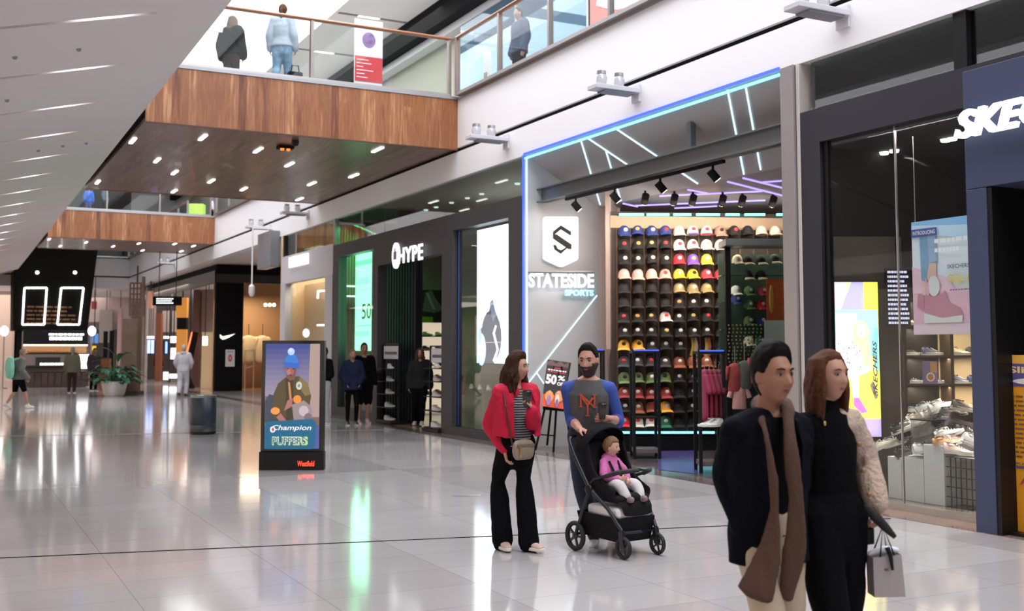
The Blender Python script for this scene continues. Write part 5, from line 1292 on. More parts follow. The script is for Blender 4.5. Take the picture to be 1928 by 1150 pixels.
Bh((x0, w1b, z1), (x1, w1a, 4.36)).build('header', HG, t); Bh((x0, d1, zd), (x1, d0, 4.36)).build('header', HG, t); Bh((x0, w2b, z2), (x1, w2a, 4.36)).build('header', HG, t)
Bh((x0, w1b, 0), (x1, w1a, .22)).build('sill', HG, t); Bh((x0, w2b, 0), (x1, w2a, .16)).build('sill', HG, t)
Bh((XF + .08, w1b, .22), (XF + .09, w1a, z1)).build('glass_pane', SHOPG, t); Bh((XF + .08, w2b, .16), (XF + .09, w2a, z2)).build('glass_pane', SHOPG, t)
led('blue_window_line', t, Vector((XF + .1, w2a - .05, .2)) - o, Vector((XF + .1, w2a - .05, z2)) - o, .015, mat('blue_line_dim', (.05, .12, .6), .5, emit=(.1, .25, 1), es=.05))
t = thing('clerestory_window', 'long clear strip window above the sneaker shop', 'window', (XF + .08, yL, 4.36)); o = Vector(t.location)
for k in range(3):
    y = yL + (yR - yL) * k / 3; y2 = yL + (yR - yL) * (k + 1) / 3
    Bh((XF + .08, y2 + .01, 4.36), (XF + .09, y - .01, 5.06)).build('glass_pane', CLEARG, t)
Bh((XF + .02, yR - .05, 0), (XF + .16, yR + .05, 5.06)).build('end_post', STEEL, t); Bh((XF + .02, yL - .02, 4.36), (XF + .16, yL + .1, 5.06)).build('end_post', STEEL, t)
p = fx(750, 497, .1); q = fx(796, 492, .1)
sign('lit_letters', 'bold white lit letters over the dark sneaker shop entrance', 'HYPE', (XF - .09, p.y, p.z), NEG_Y, UP, abs(q.y - p.y), .34, SIGNW, bold=.02, extrude=.02, spacing=1.12)
c = fx(743, 481, .1)
t = thing('lit_logo', 'round white lit logo left of the bold white shop letters', 'sign', (XF - .09, c.y, c.z))
pts = [(0, .2 * math.cos(a), .29 * math.sin(a)) for a in [2 * PI * k / 20 for k in range(20)]]
MB().prism(pts, (.05, 0, 0)).build('disc', SIGNW, t)
MB().prism([(-.002, .09, -.09), (-.002, -.09, -.09), (-.002, -.09, .09), (-.002, .09, .09)], (-.002, 0, 0)).prism([(-.002, .03, .09), (-.002, -.03, .09), (-.002, -.03, .16), (-.002, .03, .16)], (-.002, 0, 0)).build('mark', GREYM, t)
# interior shell
struct('floor_sneaker_shop', MB().box((8.9, 16.9, -.02), (16, 27.6, .008)), mat('brown_shop_tile', (.28, .20, .155), .14, var=.3, vscale=1.2))
struct('wall_sneaker_back', MB().box((12.4, 17.5, 0), (12.5, 27.5, 5)), mat('shop_greige', (.30, .27, .22), .6))
struct('wall_sneaker_left', MB().box((9.1, 27.4, 0), (14, 27.5, 5.05)), mat('shop_greige'))
struct('wall_sneaker_right', MB().prism([(9.1, 16.85, 0), (14, 16.6 + 2, 0), (14, 18.6, 5), (9.1, 16.85, 5)], (0, -.08, 0)), mat('shop_greige'))
l = area_light('shop_light', (10.8, 20.5, 4.6), 1, 3, 60, (1, .92, .82)); l = area_light('shop_light', (10.2, 18.3, 4.6), .8, 1.5, 26, (1, .95, .9))
# green side: fluted panels and screen
fl = MB()
for k in range(24): x = 9.12 + .075 * k; fl.box((x, 27.2, .05), (x + .045, 27.27, 4.9))
fl.box((9.1, 27.27, .05), (11, 27.32, 4.9))
tag(fl.build('fluted_panel', mat('green_fluting', (.03, .30, .09), .4)), 'green lit fluted panel behind the left sneaker shop window', 'panel')
a = atX(668, 660, 9.25); b = atX(699, 655, 9.25); hz = atX(670, 480, 9.25).z
t = thing('led_screen', 'bright green portrait screen reading 50 in the left sneaker window', 'screen', (9.25, a.y, a.z)); w = a.y - b.y; h = hz - a.z
MB().box((.003, -w - .02, -.02), (.06, .02, h + .02)).build('casing', BLACK, t)
it = [('r', (.10, .75, .32), 0, .88, 1, .93), ('t', (.01, .05, .02), '50', .52, .32, .62, .16, 0, .0), ('r', (.14, .7, .35), .1, .62, .95, .625), ('r', (.1, .6, .3), .1, .25, .95, .26)]
for k in range(6): it.append(('r', (.12, .62, .33), .1 + .14 * k, .68, .16 + .14 * k, .74)); it.append(('r', (.12, .62, .33), .1 + .14 * k, .15, .18 + .14 * k, .2))
it[1] = ('t', (.01, .05, .02), '50', .42, .32, .56, .16)
pict('picture', t, (0, 0, 0), NEG_Y, UP, w, h, it, lit=2.2, base=(.28, .95, .50))
struct('wall_sneaker_divider', MB().box((9.47, 24.0, 0), (9.86, 24.06, 5.05)), BLACKM)  # unseen barrier added only to hold back the green window light
area_light('green_wash', (9.7, 26.6, 4.7), 1.0, .2, 34, (.15, 1, .35), (0, R(20), 0))
area_light('green_screen_glow', (9.2, a.y - w / 2, a.z + h / 2), h, w, 26, (.25, 1, .5), (0, R(90), 0))
for k, z in enumerate((538, 557)):
    p = atY(640, z, 27.1); tag(MB().bar((p.x, 27.1, p.z), (p.x + .45, 27.1, p.z), .04).build('neon_tube', glow('pale_green_tube', (.7, 1, .8), 2)), ['upper pale neon tube in the green window', 'lower pale neon tube in the green window'][k], 'light tube')
# entrance: dark slatted wall, right interior
fl = MB(); ya, yb = atX(706, 600, 9.38).y, atX(786, 600, 9.38).y
for k in range(16):
    y = ya - .02 - k * (ya - yb) / 16; fl.box((9.35, y - .11, .0), (9.44, y, zd + .5))
fl.box((9.44, yb, 0), (9.5, ya + .3, zd + .5))
tag(fl.build('slatted_wall', mat('navy_slats', (.008, .009, .016), .6, spec=.2)), 'dark navy slatted wall filling the left of the sneaker shop entrance', 'panel')
# picture of a shoe above lit shelves, inside right
YI = 26.9
a = atY(784, 607, YI); b = atY(840, 604, YI); hz = atY(786, 545, YI).z
t = thing('wall_poster', 'dark poster with a laced shoe and lime strip inside the sneaker shop', 'poster', (a.x, YI, a.z)); w = b.x - a.x; h = hz - a.z
MB().box((0, .003, 0), (w, .03, h)).build('panel', BLACK, t)
it = [('p', (.35, .32, .30), [(.2, .35), (.3, .9), (.5, 1), (.6, .8), (.9, .4), (.6, .3)]), ('r', (.55, .75, .05), .1, 0, .55, .18)]
for k in range(7): it.append(('e', (.75, .72, .68), .36 + .035 * k, .88 - .075 * k, .07, .03, -.5))
pict('picture', t, (0, 0, 0), (1, 0, 0), UP, w, h, it, base=(.06, .045, .05))
t = thing('lit_shelving', 'warm lit shoe shelving at the back of the sneaker shop', 'shelving', (a.x - .3, YI - .02, 0)); ww = 1.5
MB().box((0, .02, 0), (ww, .06, a.z)).build('back_panel', glow('warm_back', (.95, .78, .58), .55), t)
shz2 = [atY(810, y, YI).z for y in (770, 740, 712, 686, 658, 632)]
for z in shz2: MB().box((0, -.3, z - .03), (ww, .02, z)).build('shelf', BLACK, t)
sc2 = [((.8, .78, .75), (.9, .9, .88)), ((.15, .15, .15), (.8, .8, .8)), ((.7, .6, .4), (.85, .8, .7))]
for ri, z in enumerate(shz2[1:]):
    for ci in range(4):
        p = (a.x - .1 + .36 * ci, YI - .16, z + .002); c = sc2[(ri + ci) % 3]
        shoe('%s trainer on the %s lit shelf inside the sneaker shop, %s' % (['white', 'black', 'tan'][(ri + ci) % 3], ['lowest', 'second', 'third', 'fourth', 'top'][ri], ['far left', 'left of centre', 'right of centre', 'far right'][ci]), p, R(-10), c[0], c[1], group='trainers on the lit shelves of the sneaker shop')
# two shoe racks in front of the entrance
def shoe_rack(label, pa, pb, yb_, yt, zs, hdr):
    X = 9.0; a = atX(pa, 657, X); b = atX(pb, 657, X); w = a.y - b.y; D = a.dot(FWD); zt = 1.68 - (yt - 657) / F * D
    t = thing('shoe_rack', label, 'rack', (X, a.y, .008), 0, 'black shoe racks at the sneaker shop entrance'); 
    for y in (0, -w):
        MB().box((-.02, y - .02, 0), (.02, y + .02, zt)).build('post', BLACK, t)
    MB().box((-.2, -w, 0), (.2, 0, .06)).build('base', BLACK, t, bevel=.01)
    MB().box((-.015, -w, zt - .02), (.015, 0, zt + .01)).build('top_bar', BLACK, t)
    MB().box((-.01, -w + .05, zt - .34), (.01, -.05, zt - .05)).build('header_card', mat('card_white', (.72, .70, .76), .5), t)
    m = MB(); blocktext(m, Vector((-.012, -.12, zt - .26)), NEG_Y, UP, w - .24, .1, 1, mat('card_ink', (.1, .08, .12), .5), 4); m.build('card_print', None, t)
    for k, y in enumerate(zs):
        z = 1.68 - (y - 657) / F * D
        MB().box((-.17, -w + .02, z - .025), (.17, -.02, z - .01)).build('shelf', BLACK, t)
        for j in range(1):
            shoe('%s trainer on shelf %s of the %s shoe rack' % (['white and coral', 'white', 'off white', 'cream', 'pale grey'][k % 5], ['one from the top', 'two from the top', 'three from the top', 'four from the top', 'five from the top', 'six from the top'][k], hdr), (X - .02, a.y - w / 2, z), R(-92 + 8 * k), (.78, .74, .70), (.85, .82, .78), None, 'trainers on the entrance racks', L=.31)
    return t
shoe_rack('tall black shoe rack with white header card at the left of the entrance', 722, 752, 793, 648, (693, 716, 739, 763, 787), 'left')
shoe_rack('tall black shoe rack at the right side of the entrance, partly hidden', 811, 842, 808, 652, (692, 700 + 16, 744, 770, 800), 'right')
# right window: white screen with a black sneaker, fluted panel, shoes on glass
a = atX(898, 683, 9.15); b = atX(961, 686, 9.15); hz = atX(898, 434, 9.15).z
t = thing('led_screen', 'large white lit screen with a black trainer in the right sneaker window', 'screen', (9.15, a.y, a.z)); w = a.y - b.y; h = hz - a.z
MB().box((.003, -w - .02, -.02), (.06, .02, h + .02)).build('casing', BLACK, t)
it = [('x', (.6, .7, .85), .45, .83, .45, .03), ('e', (.05, .06, .09), .45, .2, .3, .19, .25), ('p', (.04, .05, .08), [(.05, 0), (.1, .25), (.3, .3), (.45, .45), (.7, .3), (.72, .18), (.55, .0)]), ('e', (.45, .55, .8), .15, .1, .14, .12), ('p', (.10, .12, .18), [(.4, .44), (.5, .47), (.6, .35), (.5, .3)]),
      ('p', (.75, .85, .98), [(.5, .02), (.62, .1), (.5, .22), (.58, .28), (.62, .27), (.56, .22), (.68, .1), (.56, 0)]), ('e', (.3, .4, .6), .1, .2, .06, .06), ('r', (.4, .3, .3), .3, .15, .9, .155)]
pict('picture', t, (0, 0, 0), NEG_Y, UP, w, h, it, lit=2.0, base=(.85, .93, 1.0))
area_light('white_screen_glow', (9.1, a.y - w / 2, a.z + h / 2), h, w, 22, (.85, .93, 1), (0, R(90), 0))
fl = MB(); ya, yb = w2a, fx(900, 600).y
for k in range(14): y = ya - k * (ya - yb) / 14; fl.box((9.5, y - .1, 1.2), (9.58, y, 4.3))
fl.box((9.58, yb - .3, 1.2), (9.62, ya + .2, 4.3))
tag(fl.build('fluted_panel', mat('grey_fluting', (.26, .27, .30), .5)), 'grey fluted panel left of the white screen in the sneaker window', 'panel')
t = thing('glass_shelf', 'clear glass shelf with white trainers under the large white screen', 'shelf', (9.15, w2b + .05, atX(920, 735, 9.25).z)); o = Vector(t.location)
MB().box((0, 0, -.01), (.4, w2a - w2b - .12, 0)).build('pane', glass('shelf_glass'), t); 
for y in (.05, w2a - w2b - .9): MB().box((.02, y, -o.z + .05), (.36, y + .03, -.012)).build('support', glass('shelf_glass'), t)
for i, (px, py) in enumerate(((888, 735), (904, 735), (920, 735))):
    p = atX(px, py, 9.3); shoe('white trainer under the white screen, %s from the left' % KN[i], (9.3, p.y, o.z + .002), R(-110), (.85, .85, .88), (.9, .9, .92), None, 'white trainers under the screen', L=.27)
struct('wall_window_base', MB().box((9.6, w2b - .2, 0), (9.66, w2a + .2, 1.2)), mat('olive_panel', (.11, .11, .06), .4))
# spots in the sneaker shop clerestory reflections
for i, (px, py) in enumerate(((802, 394), (821, 397), (850, 383), (907, 367), (974, 353), (880, 338))):
    p = atX(px, py, 10.4); p.z = 5.09
    tag(MB().lathe([(0, -.02), (.05, -.02), (.06, .01)], p, 10).build('downlight', LAMP), 'ceiling downlight behind the strip window of the sneaker shop, %s' % ['first', 'second', 'third', 'fourth', 'fifth', 'sixth'][i], 'ceiling light', 'downlights in the sneaker shop')

# ================================================================== pale shop with the warm window, between sneaker shop and black corner
y0, y1 = fx(530, 600).y, yL; 
t = thing('shopfront_frame', 'white shop front with lit letters and a warm empty window', 'shopfront', (XF, y0, 0)); o = Vector(t.location)
zs0, zs1 = fx(575, 527).z, fx(575, 473).z
Bh((XF - .02, y1, zs0), (XF + .2, y0, zs1)).build('fascia_panel', mat('pale_fascia', (.62, .60, .64), .45), t)
Bh((XF - .03, y0 - .45, 0), (XF + .2, y0, zs0)).build('left_frame', mat('pale_frame', (.55, .54, .58), .4), t)
Bh((XF - .03, y1, 0), (XF + .2, fx(613, 600).y, zs0)).build('right_frame', mat('pale_frame'), t)
ya, yb = y0 - .45, fx(613, 600).y
Bh((XF + .05, yb, .1), (XF + .06, ya, zs0)).build('glass_pane', SHOPG, t)
MB().box(Vector((9.6, y1 + .1, 0)) - o, Vector((9.65, y0, zs0)) - o).build('warm_backdrop', mat('cream_interior', (.80, .58, .34), .6), t)
p, q = fx(546, 505), fx(582, 500)
m = MB()
for k in range(6): y = -(p.y - q.y) * k / 6; m.box((-.06, y - .2, 0), (0, y - .13, .3)); m.box((-.06, y - .34, .0), (0, y - .27, .3)); m.box((-.06, y - .3, .12 + .06 * (k % 2)), (0, y - .15, .18 + .06 * (k % 2)))
t = thing('lit_lettering', 'small blurred white lit lettering on the pale shop front', 'sign', (XF - .02, p.y, p.z)); m.build('letters', SIGNW, t)
for k, (x0, z0, x1, z1_) in enumerate(((598, 562, 599, 549), (599, 548, 613, 547), (598, 612, 613, 612))):
    tag(MB().bar(atX(x0, z0, 9.4), atX(x1, z1_, 9.4), .05).build('neon_tube', glow('warm_tube', (1, .95, .85), 3)), ['short slanted white tube in the warm window', 'upper level white tube in the warm window', 'lower level white tube in the warm window'][k], 'light tube')
tt = thing('clerestory_window', 'clear strip window above the pale shop front', 'window', (XF + .08, y0, zs1)); o = Vector(tt.location)
Bh((XF + .08, y1, zs1), (XF + .09, y0, 5.06)).build('glass_pane', CLEARG, tt); Bh((XF + .02, y0 - .1, zs1), (XF + .2, y0 + .05, 5.06)).build('end_post', DARK, tt)
# glass end box hanging left of it
p = fx(513, 490); t = thing('hanging_sign_box', 'grey glass sign box projecting at the corner beyond the pale shop', 'sign', (XF - .3, y0 + .3, fx(515, 505).z))
MB().box((0, 0, 0), (.3, 1.5, 1.1)).build('box', mat('smoke_box', (.20, .21, .23), .25), t, bevel=.02); MB().bar((.15, .7, 1.1), (.15, .7, 5.06 - t.location.z), .05).build('hanger', DARK, t)
MB().box((XF + .02, y0, 0), (XF + .1, y0 + .2, 5.06)).build('x')
bpy.data.objects.remove(bpy.data.objects['x'])
struct('wall_pale_end', MB().box((XF, y0, 0), (14, y0 + .15, 5.06)), mat('cream_interior', (.80, .58, .34), .6))
area_light('shop_light', (10, y0 - 1.6, 4.6), 1.5, 1.5, 130, (1, .84, .62))

# ================================================================== black corner shop with white swoosh
YN = atZ(430, 736).y; XN = atZ(405, 735).x
nk = lambda px, py, d=0.0: atY(px, py, YN - d)
t = thing('black_shopfront', 'matte black corner shop front with a cream swoosh mark', 'shopfront', (XN, YN, 0)); o = Vector(t.location)
xa, xb, xc = nk(405, 657).x, nk(457, 657).x, 13.5
zt0, zt1 = nk(430, 532).z, min(5.08, nk(450, 480).z)
Bh((xa, YN, 0), (xb, YN + .3, zt0)).build('black_pier', BLACKM, t)
Bh((xa, YN - .02, zt0), (xc, YN + .3, zt0 + .35)).build('lower_band', mat('dark_band', (.03, .03, .034), .5), t)
Bh((xa, YN - .05, zt0 + .35), (xc, YN + .3, zt1)).build('upper_band', BLACKM, t)
Bh((xa, YN + .3, zt0 + .5), (xa + .2, 62, zt1)).build('side_band', BLACKM, t)
Bh((xa, YN + .0, zt0 + .0), (xa + .15, 62, zt0 + .5)).build('grey_side_band', mat('mid_band', (.22, .21, .21), .5), t)
def xsw(px, py): return nk(px, py, .05) - o
sw = [(415, 629), (417, 636), (423, 638), (432, 635), (442, 629), (430, 632), (423, 633), (419, 631)]
MB().prism([xsw(x, y) for x, y in [(414, 630), (415, 636), (419, 639), (425, 638), (433, 634), (443, 628), (431, 631), (422, 633), (418, 633), (416, 630)]], (0, .03, 0)).build('swoosh', glow('cream_mark', (1, .97, .8), 1.4), t)
a, b = nk(424, 690), nk(442, 658)
tt = thing('wall_poster', 'small white notice with a red figure on the black pier', 'poster', (a.x, YN - .02, a.z)); 
MB().box((0, 0, 0), (b.x - a.x, .018, b.z - a.z)).build('sheet', mat('notice_white', (.8, .8, .8), .5), tt)
pict('picture', tt, (0, -.001, 0), (1, 0, 0), UP, b.x - a.x, b.z - a.z, [('e', (.75, .1, .08), .5, .5, .22, .22), ('e', (.8, .78, .75), .5, .5, .08, .08), ('r', (.3, .3, .3), .2, .85, .8, .9)], base=(.82, .82, .82))
struct('wall_black_shop_back', MB().box((xb - .5, YN + 3.2, 0), (15, YN + 3.3, 5)), mat('tan_interior', (.45, .27, .14), .6))
struct('floor_black_shop', MB().box((xa, YN, -.02), (16, YN + 4, .006)), mat('orange_brown_floor', (.30, .13, .06), .25))
area_light('shop_light', ((xb + 12) / 2, YN + 1.5, 4.0), 1.5, 1.5, 120, (1, .75, .5))
for k in range(2):
    p = atY(468 + 26 * k, 650, YN + 2.5)
    t = thing('hanging_jacket', ['cream jacket hanging at the left inside the black corner shop', 'cream jacket hanging at the right inside the black corner shop'][k], 'jacket', (p.x, p.y, 1.15), 0)
    MB().limb([(0, 0, 1.0), (0, 0, .6), (0, 0, 0)], [(.25, .12), (.36, .16), (.32, .16)], 12).build('body', mat('cream_cloth', (.62, .50, .33), .8, bump=.4, bscale=8), t, smooth=60)
    for s_ in (-1, 1): MB().limb([(s_ * .25, 0, .95), (s_ * .42, 0, .5), (s_ * .45, 0, .1)], [.12, .1, .08], 10).build('sleeve', mat('cream_cloth'), t, smooth=60)
    MB().bar((0, 0, 1.0), (0, 0, 1.6), .02).build('hanger', BLACK, t)
t = thing('garment_rail', 'pale metal garment rail at the black corner shop entrance', 'rail', (nk(460, 700).x, YN - .1, .006))
zz = nk(465, 660).z
for x in (0, .35): MB().bar((x, 0, 0), (x, 0, zz), .04).build('upright', mat('rail_cream', (.6, .5, .4), .4), t)
MB().bar((0, 0, zz), (.35, 0, zz), .04).build('top_bar', mat('rail_cream'), t); MB().bar((0, 0, zz * .55), (.35, 0, zz * .62), .04).build('middle_bar', mat('rail_cream'), t)
for i in range(3):
    p = atY(500 + 8 * i, 574, YN + 1.2); tag(MB().ball(p, .07, glow('warm_globe', (1, .95, .85), 5)).build('spot_globe', None), 'small warm spot lamp inside the black corner shop, %s from the left' % KN[i], 'ceiling light', 'spot lamps in the black corner shop')
    
# white lamp on a long stem hanging beyond the pale shop
p = atX(474, 545, 8.3); zt_ = 5.3
t = thing('stem_light', 'white lamp head on a long thin stem hanging below the fascia', 'pendant light', p)
MB().tube([(0, 0, .12), (0, 0, 5.4 - p.z)], .025, 8).build('stem', mat('white_enamel', (.75, .75, .78), .4), t)
MB().lathe([(0, -.22), (.06, -.2), (.1, -.1), (.09, .1), (.03, .16), (0, .16)], (0, 0, 0), 16).build('lamp_head', mat('white_enamel'), t, smooth=40)
MB().bar((0, 0, 5.4 - p.z), (XF - p.x, 0, 5.4 - p.z), .05).build('wall_arm', mat('white_enamel'), t)
# ================================================================== the people
def gp(px, D): p = atD(px, 657, D); return Vector((p.x, p.y, 0))
def localizer(p, rz, k, D):
    """picture point at distance D+dd -> joint position in the figure's own unscaled frame"""
    inv = Matrix.Rotation(-rz, 3, 'Z')
    def f(px, py, dd=0.0): return inv @ (atD(px, py, D + dd) - Vector((p[0], p[1], 0))) / k
    return f
def wdir(rz, v): return Matrix.Rotation(-rz, 3, 'Z') @ Vector(v)
BLK = mat('black_cloth', (.0045, .0045, .0055), .9, bump=.12, bscale=60, spec=.08)

# ---- woman in the red jacket
D_ = 9.28; p = gp(972, D_); rz = facing(p, 32); h = 1.63; L = localizer(p, rz, h / 1.75, D_)
pose = dict(elR=L(925, 800, .02), wrR=L(950, 850, -.10), dR=wdir(rz, RGT * .25 - UP * 1 - FWD * .2), nR=wdir(rz, RGT), elL=L(1003, 796, -.05), wrL=L(1001, 772, -.26), dL=wdir(rz, UP * 1 - RGT * .35 - FWD * .1), nL=wdir(rz, -RGT - FWD * .3), cL=.75, cR=.45,
            shR=V(.150, -.01, 1.40), shL=V(-.150, -.01, 1.40), knR=L(938, 905, .0), anR=L(946, 1012, .03), knL=L(986, 900, -.02), anL=L(995, 1014, -.05), tR=V(.25, 1, 0), tL=V(-.15, 1, 0))
RED = mat('red_jacket', (.52, .012, .045), .75, bump=.15, bscale=50, spec=.25)
def striped():
    m = mat('striped_knit', (.1, .1, .1), .85); N, L_ = nodes_of(m); b = N['Principled BSDF']
    tc = N.new('ShaderNodeTexCoord'); sp = N.new('ShaderNodeSeparateXYZ'); L_.new(tc.outputs['Object'], sp.inputs[0])
    a = N.new('ShaderNodeMath'); a.operation = 'MULTIPLY'; a.inputs[1].default_value = 48; L_.new(sp.outputs['Z'], a.inputs[0])
    f = N.new('ShaderNodeMath'); f.operation = 'FRACT'; L_.new(a.outputs[0], f.inputs[0])
    r = N.new('ShaderNodeValToRGB'); r.color_ramp.interpolation = 'CONSTANT'; r.color_ramp.elements[0].color = (.035, .04, .045, 1); r.color_ramp.elements[1].color = (.42, .42, .42, 1); r.color_ramp.elements[1].position = .68
    L_.new(f.outputs[0], r.inputs[0]); L_.new(r.outputs[0], b.inputs['Base Color']); return m
red, HMr, Jr, KSr = person('woman in red jacket, striped top and black flared trousers holding a coffee cup', p, rz, h, True, pose, look=(R(33), R(-2)), hs=1.05, skin=(.50, .27, .19),
    hair=dict(style='long', col=(.045, .018, .010), len=.25, wave=.018, puff=1.9, vol=.026, n=58, face=72), legs=dict(mat=BLK, flare=.055, ease=.010, to=1.06),
    top=[dict(mat=striped(), ease=.008, hem=.93, sleeve=0, name='striped_top', wr=.003), dict(mat=RED, ease=.045, hem=1.02, open=.50, boxy=.215, th=.02, name='red_jacket', cuff=.028, sleeve=.97, collar=.026, wr=.014, wf=7)], shoes=dict(col=(.62, .42, .34), sole=(.75, .72, .68)), voxel=.0055)
def cup(label, at, h=.125, r=.038):
    t = thing('coffee_cup', label, 'cup', at)
    MB().lathe([(0, 0), (r * .72, 0), (r, h), (0, h)], (0, 0, 0), 24).build('cup_body', mat('cup_black', (.02, .018, .018), .5), t, smooth=40)
    MB().lathe([(r * 1.06, h - .004), (r * 1.07, h + .006), (r * .9, h + .014), (r * .86, h + .022), (0, h + .022)], (0, 0, 0), 24).build('lid', mat('lid_black', (.01, .01, .01), .3), t, smooth=40)
    MB().lathe([(r * .82, h * .3), (r * .985, h * .78), (r * .99, h * .78), (r * .83, h * .3)], (0, 0, 0), 24).build('sleeve', mat('cup_sleeve', (.05, .045, .045), .8), t, smooth=40)
    return t
cp = atD(992, 768, D_ - .28); cup('black takeaway coffee cup with lid in the hand of the woman in red', cp)
# crossbody bag
bp_ = atD(985, 846, D_ - .20)
t = thing('crossbody_bag', 'taupe crossbody bag hanging at the hip of the woman in red', 'bag', bp_, rz + R(12))
TAUPE = mat('taupe_leather', (.27, .20, .145), .5, bump=.15, bscale=40)
b_ = MB().limb([(-.085, 0, -.005), (0, 0, 0), (.085, 0, -.005)], [(.032, .078), (.042, .088), (.032, .078)], 16, side=(0, 1, 0)); remeshed('bag_body', b_, TAUPE, t, .007, 2, .004, 14)
MB().bar((-.095, .035, .035), (.095, .035, .035), .012, .02, None).build('flap_edge', mat('taupe_dark', (.17, .12, .085), .5), t)
MB().bar((.07, .044, .03), (.07, .044, -.06), .008).build('zip', mat('gold_zip', (.6, .42, .2), .3, .8), t)
inv = (Matrix.Translation(bp_) @ Matrix.Rotation(rz + R(12), 4, 'Z')).inverted()
st_ = [inv @ atD(x, y, D_ + d) for x, y, d in ((965, 838, -.21), (958, 800, -.19), (952, 765, -.20), (948, 738, -.14), (945, 722, -.04), (950, 716, .05))]
MB().tube(st_, .007, 8).build('strap', mat('strap_dark', (.05, .02, .018), .5), t)

# ---- bearded man with the stroller
D_ = 9.62; p = gp(1108, D_); rz = facing(p, -4); h = 1.69; L = localizer(p, rz, h / 1.75, D_)
def raglan():
    m = mat('grey_marl', (.10, .10, .105), .9, bump=.1, bscale=80, spec=.2); return m
pose = dict(shR=V(.182, -.01, 1.372), shL=V(-.182, -.01, 1.372), elR=L(1077, 790, .03), wrR=L(1092, 808, -.26), dR=wdir(rz, RGT * .75 - FWD * .8 - UP * .12), nR=wdir(rz, -UP), cR=.85, elL=L(1164, 792, .05), wrL=L(1147, 788, -.20), dL=wdir(rz, -RGT * .9 - FWD * .35 + UP * .02), nL=wdir(rz, FWD + UP * .1), cL=.7,
            knR=L(1093, 905, -.05), anR=L(1119, 1012, -.10), knL=L(1128, 905, .1), anL=L(1133, 990, .35), tL=V(-.1, 1, .3))
man, HMm, Jm, KSm = person('bearded man in grey tee with blue sleeves pushing the stroller', p, rz, h, False, pose, look=(R(-12), R(-8)), hs=1.12, skin=(.52, .28, .20), hair=dict(style='short', col=(.014, .011, .010), vol=.016), beard=True, k_w=1.06,
    legs=dict(mat=mat('dark_denim', (.022, .035, .065), .85, bump=.15, bscale=70), ease=.016), top=[dict(mat=raglan(), ease=.014, hem=.86, sleeve=.0, name='grey_shirt_body', neck=1.46, wr=.006), dict(mat=mat('blue_sleeve', (.035, .075, .33), .85, bump=.1, bscale=80), ease=.018, notorso=True, sleeve=.62, cuff=.013, name='blue_raglan_sleeves', wr=.004)], shoes=dict(col=(.75, .74, .74), sole=(.85, .85, .83)), voxel=.0055)
# orange monogram on the chest: crossed N and Y strokes lying on the cloth
mg = MB(); OR = mat('monogram_orange', (.50, .085, .04), .8)
def chest(x, z):
    rx, ry = .178 * 1.06 + .020, .112 * 1.06 + .020; y = ry * math.sqrt(max(0, 1 - (x / rx) ** 2)); return V(x, y + .003, z)
def stroke(x0, z0, x1, z1, w=.016):
    n = 8
    for i in range(n):
        a, b = i / n, (i + 1) / n; A, B_ = chest(-(x0 + (x1 - x0) * a), z0 + (z1 - z0) * a), chest(-(x0 + (x1 - x0) * b), z0 + (z1 - z0) * b)
        mg.bar(A, B_ + (B_ - A) * .15, w, .008, OR, (0, 1, 0))
for a in ((-.062, 1.225, -.062, 1.33), (-.062, 1.33, .062, 1.22), (.062, 1.22, .062, 1.33), (-.045, 1.30, 0, 1.24), (.045, 1.30, 0, 1.24), (0, 1.25, 0, 1.145)): stroke(*a)
for a in ((-.08, 1.225, -.045, 1.225), (-.08, 1.33, -.05, 1.33), (.045, 1.33, .08, 1.33), (.045, 1.22, .08, 1.22), (-.02, 1.145, .02, 1.145), (-.062, 1.30, -.03, 1.30), (.03, 1.30, .062, 1.30)): stroke(*a, w=.011)
mg.xf(KSm).build('orange_monogram', None, man)
cp = atD(1134, 789, D_ - .26); cup('black takeaway coffee cup held against the stomach of the bearded man', cp, .12)

# ---- couple in the foreground
D_ = 4.92; p = gp(1440, D_); rz = facing(p, 38); h = 1.665; L = localizer(p, rz, h / 1.75, D_)
COAT = mat('navy_wool_coat', (.0045, .005, .009), .9, bump=.2, bscale=60, spec=.08)
pose = dict(lean=V(0, .02, 0), shR=V(.175, -.01, 1.385), shL=V(-.170, -.01, 1.385), elR=L(1367, 895, .05), wrR=L(1396, 990, -.10), dR=wdir(rz, RGT * .4 - UP), elL=L(1500, 880, .14), wrL=L(1488, 975, .05), dL=wdir(rz, -RGT * .3 - UP),
            knR=V(.10, .14, .50), anR=V(.10, .12, .09), knL=V(-.09, .02, .51), anL=V(-.10, -.22, .14), tL=V(0, 1, -.2))
boy, HMb, Jb, KSb = person('man in dark coat and long brown scarf walking in the foreground', p, rz, h, False, pose, look=(R(4), R(1)), hs=1.08, skin=(.36, .17, .11), hair=dict(style='short', col=(.0045, .003, .003), vol=.024), k_w=.94,
    legs=dict(mat=mat('beige_chino', (.50, .40, .29), .8, bump=.1, bscale=60), ease=.022), top=[dict(mat=BLK, ease=.010, hem=.90, sleeve=0, neck=1.455, name='black_shirt', wr=.003), dict(mat=COAT, ease=.030, hem=.78, open=.42, boxy=.188, th=.020, name='dark_coat', cuff=.03, sleeve=.98, wr=.012, wf=6)], shoes=dict(col=(.05, .04, .035), sole=(.3, .3, .3)), voxel=.0055)
SCARF = mat('brown_scarf', (.085, .042, .027), .9, bump=.25, bscale=50)
sc_m = MB()
def Lb(px, py, dd): return L(px, py, dd)
sc_m.limb([Lb(1424, 762, .10), Lb(1430, 775, -.05), Lb(1441, 812, -.19), Lb(1452, 880, -.22), Lb(1458, 960, -.22), Lb(1445, 1050, -.22), Lb(1420, 1118, -.24)], [(.026, .028), (.020, .014), (.018, .010), (.016, .010), (.022, .012), (.062, .016), (.085, .018)], 14, side=wdir(rz, RGT))
